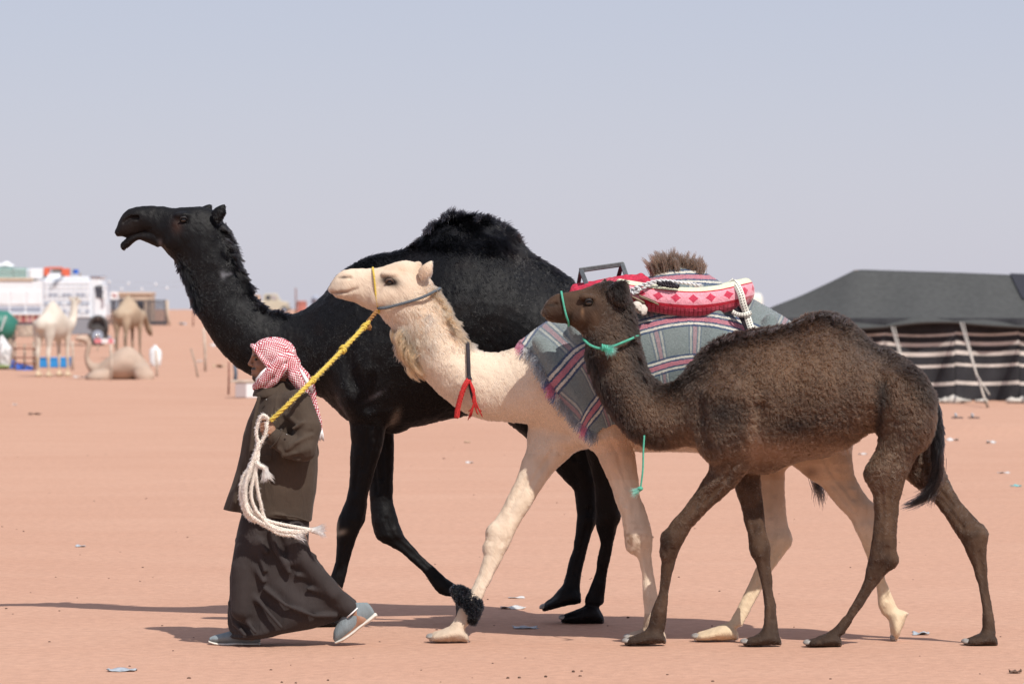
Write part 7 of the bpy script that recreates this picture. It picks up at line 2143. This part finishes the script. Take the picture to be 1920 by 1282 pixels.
# front cushion
S = Solid((WP(1050, 0).x, WY - .36, WP(0, 600).z), (WP(1230, 0).x, WY + .36, WP(0, 500).z), .006)
S.capsule([WP(1080, 552, -.10), WP(1120, 541, -.12), WP(1165, 533, -.14), WP(1205, 532, -.15)], [.040, .045, .050, .045], k=.02)
S.capsule([WP(1080, 552, .10), WP(1120, 541, .12), WP(1165, 533, .14), WP(1205, 532, .15)], [.040, .045, .050, .045], k=.02)
S.capsule([WP(1085, 547, 0), WP(1135, 538, 0), WP(1200, 528, 0)], [.05, .05, .045], k=.05)
cp, cq = S.poly()
cp = cp + (vnoise(cp.astype(float), 34, 5) * .007)[:, None] * np.array([[0, -.5, 1]])
M_REDQ = simple_mat("crimson_quilt", (.43, .022, .055), .85, noise=.3, scale=60, bump=.8, bscale=55)
np_mesh_obj("front_cushion", cp, cq, M_REDQ, saddle)
# steel handle: two A-shaped bows joined by a bar
M_STEEL = simple_mat("dull_grey_steel", (.16, .17, .175), .45, metal=.85, noise=.25, scale=60)
def bar(name, a, b, w, h):
    a = Vector(a); b = Vector(b); t = (b - a).normalized(); side = t.cross(Vector((0, 1, 0)))
    side = side.normalized() if side.length > .1 else Vector((1, 0, 0)); o2 = t.cross(side).normalized()
    mb = MB(); v = []
    for p in (a, b):
        for s1, s2 in ((-1, -1), (1, -1), (1, 1), (-1, 1)): v.append(p + side * s1 * w + o2 * s2 * h)
    mb.add(v, [(0, 1, 2, 3), (7, 6, 5, 4), (0, 4, 5, 1), (1, 5, 6, 2), (2, 6, 7, 3), (3, 7, 4, 0)])
    return mb.build(name, M_STEEL, saddle, bevel=.004)
bar("handle_bar", WP(1086, 507), WP(1170, 495), .014, .016)
bar("bow", WP(1089, 508, .006), WP(1083, 545, .13), .011, .013); bar("bow", WP(1090, 508, -.006), WP(1104, 547, -.15), .013, .013)
bar("bow", WP(1166, 496, .006), WP(1156, 535, .13), .012, .013); bar("bow", WP(1167, 496, -.006), WP(1184, 551, -.16), .013, .013)
# wooden bars, cords and cloth at the front of the pad
M_WOOD = simple_mat("weathered_wood", (.20, .15, .10), .8, noise=.35, scale=30, bump=.4)
for (p, q, w) in [((1183, 557, -.315), (1204, 568, -.345), .014), ((1196, 556, -.325), (1230, 571, -.365), .011), ((1192, 552, -.32), (1226, 566, -.36), .006)]:
    a, b_ = WP(*p), WP(*q); mb = MB(); mb.tube([a, b_], w, 6, flat=.5); mb.build("wooden_bar", M_WOOD, saddle)
M_WCORD = simple_mat("grey_white_cord", (.60, .60, .60), .8, noise=.25, scale=90, bump=.4)
for k, pl in enumerate([[(1176,546,-.29),(1190,540,-.32),(1210,532,-.335),(1235,527,-.335),(1275,531,-.315),(1310,536,-.30)], [(1178,543,-.29),(1186,551,-.325),(1196,544,-.335),(1188,537,-.31)],
                        [(1180,550,-.30),(1192,546,-.33),(1205,540,-.34),(1222,532,-.34)]]):
    twisted("tie_cord", [WP(*p) for p in pl], .010 - .0015 * k, M_WCORD, saddle, 2, .05)
for k, pl in enumerate([[(1228,531,-.348),(1240,535,-.358),(1256,538,-.362),(1268,537,-.36)], [(1230,534,-.35),(1244,531,-.356),(1258,534,-.36),(1266,540,-.362)]]):
    twisted("black_tie", [WP(*p) for p in pl], .011, M_BLACKC, saddle, 2, .03)
S = Solid((WP(1160, 0).x, WY - .5, WP(0, 610).z), (WP(1240, 0).x, WY, WP(0, 560).z), .005)
S.ellipsoid(WP(1197, 579, -.33), (.035, .03, .03), k=.02); S.ellipsoid(WP(1190, 573, -.33), (.03, .03, .025), k=.02); S.ellipsoid(WP(1204, 584, -.335), (.018, .02, .022), k=.015)
p_, q_ = S.poly(); p_ = p_ + (vnoise(p_.astype(float), 60, 8) * .008)[:, None]
np_mesh_obj("cloth_knot", p_, q_, simple_mat("off_white_cloth", (.58, .53, .47), .9, bump=.6, scale=40), saddle)
# dotted girth strap over the pad, black under-strap and cross band
def dotted_mat():
    m, nt, out = new_mat("white_black_dotted_webbing"); N = nt.nodes.new; L = nt.links.new
    b = N("ShaderNodeBsdfPrincipled"); b.inputs["Roughness"].default_value = .85
    at = N("ShaderNodeAttribute"); at.attribute_name = "strap"; sp = N("ShaderNodeSeparateXYZ"); L(at.outputs["Vector"], sp.inputs[0])
    def M(op, a, b2=None, v=None):
        q = N("ShaderNodeMath"); q.operation = op; L(a, q.inputs[0])
        if b2 is not None: L(b2, q.inputs[1])
        if v is not None: q.inputs[1].default_value = v
        return q.outputs[0]
    d1 = M('LESS_THAN', M('PINGPONG', sp.outputs[0], v=.0075), v=.0034)
    d2 = M('LESS_THAN', M('ABSOLUTE', M('SUBTRACT', M('ABSOLUTE', sp.outputs[1]), v=.42)), v=.20)
    mx = N("ShaderNodeMixRGB"); L(M('MULTIPLY', d1, d2), mx.inputs[0]); mx.inputs[1].default_value = (.70, .68, .60, 1); mx.inputs[2].default_value = (.015, .015, .02, 1)
    L(mx.outputs[0], b.inputs["Base Color"]); L(b.outputs[0], out.inputs[0]); return m
M_DOT = dotted_mat()
def strap(name, pts, wid, mat, th=.003):
    C = crom(np.array([WP(*p) for p in pts]), 40); d = np.r_[0, np.cumsum(np.linalg.norm(np.diff(C, axis=0), axis=1))]
    T = np.gradient(C, axis=0); T /= np.linalg.norm(T, axis=1)[:, None]
    V = []; UV = []; F = []
    for i in range(len(C)):
        sd = np.cross(T[i], np.array([0, -1.0, 0])); 
        if np.linalg.norm(sd) < .3: sd = np.array([1.0, 0, 0])
        sd /= np.linalg.norm(sd)
        for s in (-1, 0, 1):
            V.append(C[i] + sd * s * wid); UV.append((d[i], s, 0))
    for i in range(len(C) - 1):
        for k in range(2): F.append((i * 3 + k, i * 3 + k + 1, (i + 1) * 3 + k + 1, (i + 1) * 3 + k))
    o = mesh_obj(name, V, F, mat, saddle)
    at = o.data.attributes.new("strap", 'FLOAT_VECTOR', 'POINT'); at.data.foreach_set("vector", np.array(UV, np.float32).ravel())
    md = o.modifiers.new("t", 'SOLIDIFY'); md.thickness = th; md.offset = 0
    return o
strap("girth_strap", [(1366,527,-.20),(1374,533,-.285),(1382,550,-.33),(1387,570,-.335),(1392,585,-.325),(1398,605,-.345),(1404,625,-.37)], .019, M_DOT)
strap("under_strap", [(1374,577,-.315),(1384,592,-.322),(1394,612,-.345),(1400,625,-.365)], .018, M_BLACKC)
strap("cross_band", [(1367,584,-.315),(1376,589,-.338),(1390,590,-.348),(1402,586,-.335)], .012, M_DOT)

# ------------------------------------------------------------------ litter on the sand
def scrap(x, y, wpx, hpx, mat, lab, name="litter_scrap", cat="litter", seed=1, curl_=.4, group="litter scattered on the sand"):
    g = on_ground(x, y); k = g.y / FPX; w = wpx * k; dpt = max(w * .6, .05); h = hpx * k
    rr = random.Random(seed); V = []; F = []; nu, nv = 10, 6
    for a in range(nu):
        for c in range(nv):
            u = a / (nu - 1) - .5; v = c / (nv - 1) - .5
            z = h * (.35 + .5 * math.sin(u * 6 + seed) * math.cos(v * 4 + seed * 2) + .25 * rr.random()) * (1 - .3 * abs(v))
            ex = 1 - .25 * rr.random() * (a in (0, nu - 1)); V.append(g + Vector((u * w * ex, v * dpt * (1 - .3 * abs(u)), max(z, .004))))
    for a in range(nu - 1):
        for c in range(nv - 1): F.append((a * nv + c, (a + 1) * nv + c, (a + 1) * nv + c + 1, a * nv + c + 1))
    o = mesh_obj(name, V, F, mat); md = o.modifiers.new("t", 'SOLIDIFY'); md.thickness = .003
    return tag(o, lab, cat, group)
M_PAP = simple_mat("crumpled_paper", (.52, .51, .50), .7, noise=.15, scale=30); M_GPL = simple_mat("grey_blue_plastic", (.34, .38, .42), .5, noise=.25, scale=30); M_TAN = simple_mat("dry_tan_scrap", (.42, .30, .20), .9, noise=.3, scale=20); M_DUNG = simple_mat("dry_dung", (.11, .065, .045), .95, noise=.4, scale=30, bump=.6); M_TEAL = simple_mat("teal_wrapper", (.10, .42, .44), .5)
scrap(228, 1258, 58, 7, M_GPL, "flattened grey wrapper at the bottom left of the sand", seed=2)
scrap(150, 1025, 20, 5, M_GPL, "small grey scrap on the sand far left of the man", seed=3)
scrap(962, 1141, 50, 7, M_PAP, "white-edged paper strip on sand ahead of the black camel's hind foot", seed=4)
scrap(985, 1178, 52, 6, M_GPL, "grey flat scrap in the shadow behind the cream camel's front foot", seed=5)
scrap(968, 1121, 34, 4, M_PAP, "thin pale scrap behind the black camel's lifted hind foot", seed=6)
scrap(1727, 1190, 34, 8, M_GPL, "bluish crumpled plastic right of the cream camel's hind foot", seed=7)
scrap(1904, 1262, 24, 9, M_DUNG, "brown dried scrap at the bottom right corner", seed=8)
scrap(1786, 826, 26, 6, M_PAP, "pale crumpled bag on the bank right of the brown camel's tail", seed=9)
scrap(1859, 831, 20, 6, M_PAP, "white crumpled paper on the bank near the right frame edge", seed=10)
scrap(1905, 912, 22, 5, M_TEAL, "teal and grey wrapper at the right frame edge", seed=11)
scrap(1882, 887, 26, 3.5, M_PAP, "thin pale scrap above the teal wrapper", seed=12)
scrap(65, 777, 26, 4, M_DUNG, "dark flat scrap on the sand below the feed rack", seed=13)
scrap(28, 760, 8, 5, M_PAP, "tiny white scrap left of the dark flat scrap", seed=14)
scrap(880, 868, 16, 4, M_PAP, "small white scrap seen under the cream camel's neck", seed=15)
scrap(876, 830, 12, 5, M_TAN, "small tan scrap under the cream camel's chest", seed=16)
scrap(1618, 852, 18, 4, M_PAP, "pale scrap seen between the brown camel's belly and hind leg", seed=17)
scrap(342, 609, 16, 6, M_GPL, "white and grey rubbish heap near the thin distant pole", seed=18)
scrap(374, 679, 12, 5, M_PAP, "white scrap beside the thin leaning stick", seed=19)
scrap(410, 689, 26, 8, M_TAN, "heap of tan straw between post and iron rod", seed=20)
scrap(402, 649, 20, 6, M_PAP, "white flat scrap beside the black camel's neck", seed=21)
scrap(148, 708, 24, 4, M_PAP, "pale scraps under the lying camel's head", seed=22)
for i, (x, y) in enumerate(((1795, 784), (1826, 784))):
    g = on_ground(x, y); k = g.y / FPX; r = empty("sandal", g); tag(r, ("left" if i == 0 else "right") + " one of two sandals lying in front of the tent", "sandal", "pair of sandals before the tent")
    mb = MB(); mb.box(g.x - .10, g.x + .10, g.y - .045, g.y + .045, g.z, g.z + .022); mb.build("sole", M_DG, r, bevel=.012)
    mb = MB(); mb.tube([g + Vector((-.02, -.05, .03)), g + Vector((-.03, -.02, .075)), g + Vector((-.03, .02, .075)), g + Vector((-.02, .05, .03))], .018, 6); mb.build("strap", M_GPL, r, smooth=True)
# pebbles and droppings: too many and too small to count
rp = random.Random(5); mb = MB()
for i in range(150):
    x = rp.uniform(-40, 1960); y = 640 + (1290 - 640) * rp.random() ** .8
    g = on_ground(x, y); r = rp.uniform(.003, .008) * (1 + (rp.random() < .06) * .9)
    if i % 30 == 0:
        for q in range(rp.randint(2, 5)): mb.ball(g + Vector((rp.uniform(-.2, .2), rp.uniform(-.3, .3), r * .5)), r * 1.4, 7, 5, (1, .8, .7))
    else: mb.ball(g + Vector((0, 0, r * .3)), r, 7, 5, (1.2, 1, .6))
tag(mb.build("pebbles", M_DUNG, None, smooth=True), "small dark pebbles and dry droppings scattered over the sand", "pebbles", kind="stuff")
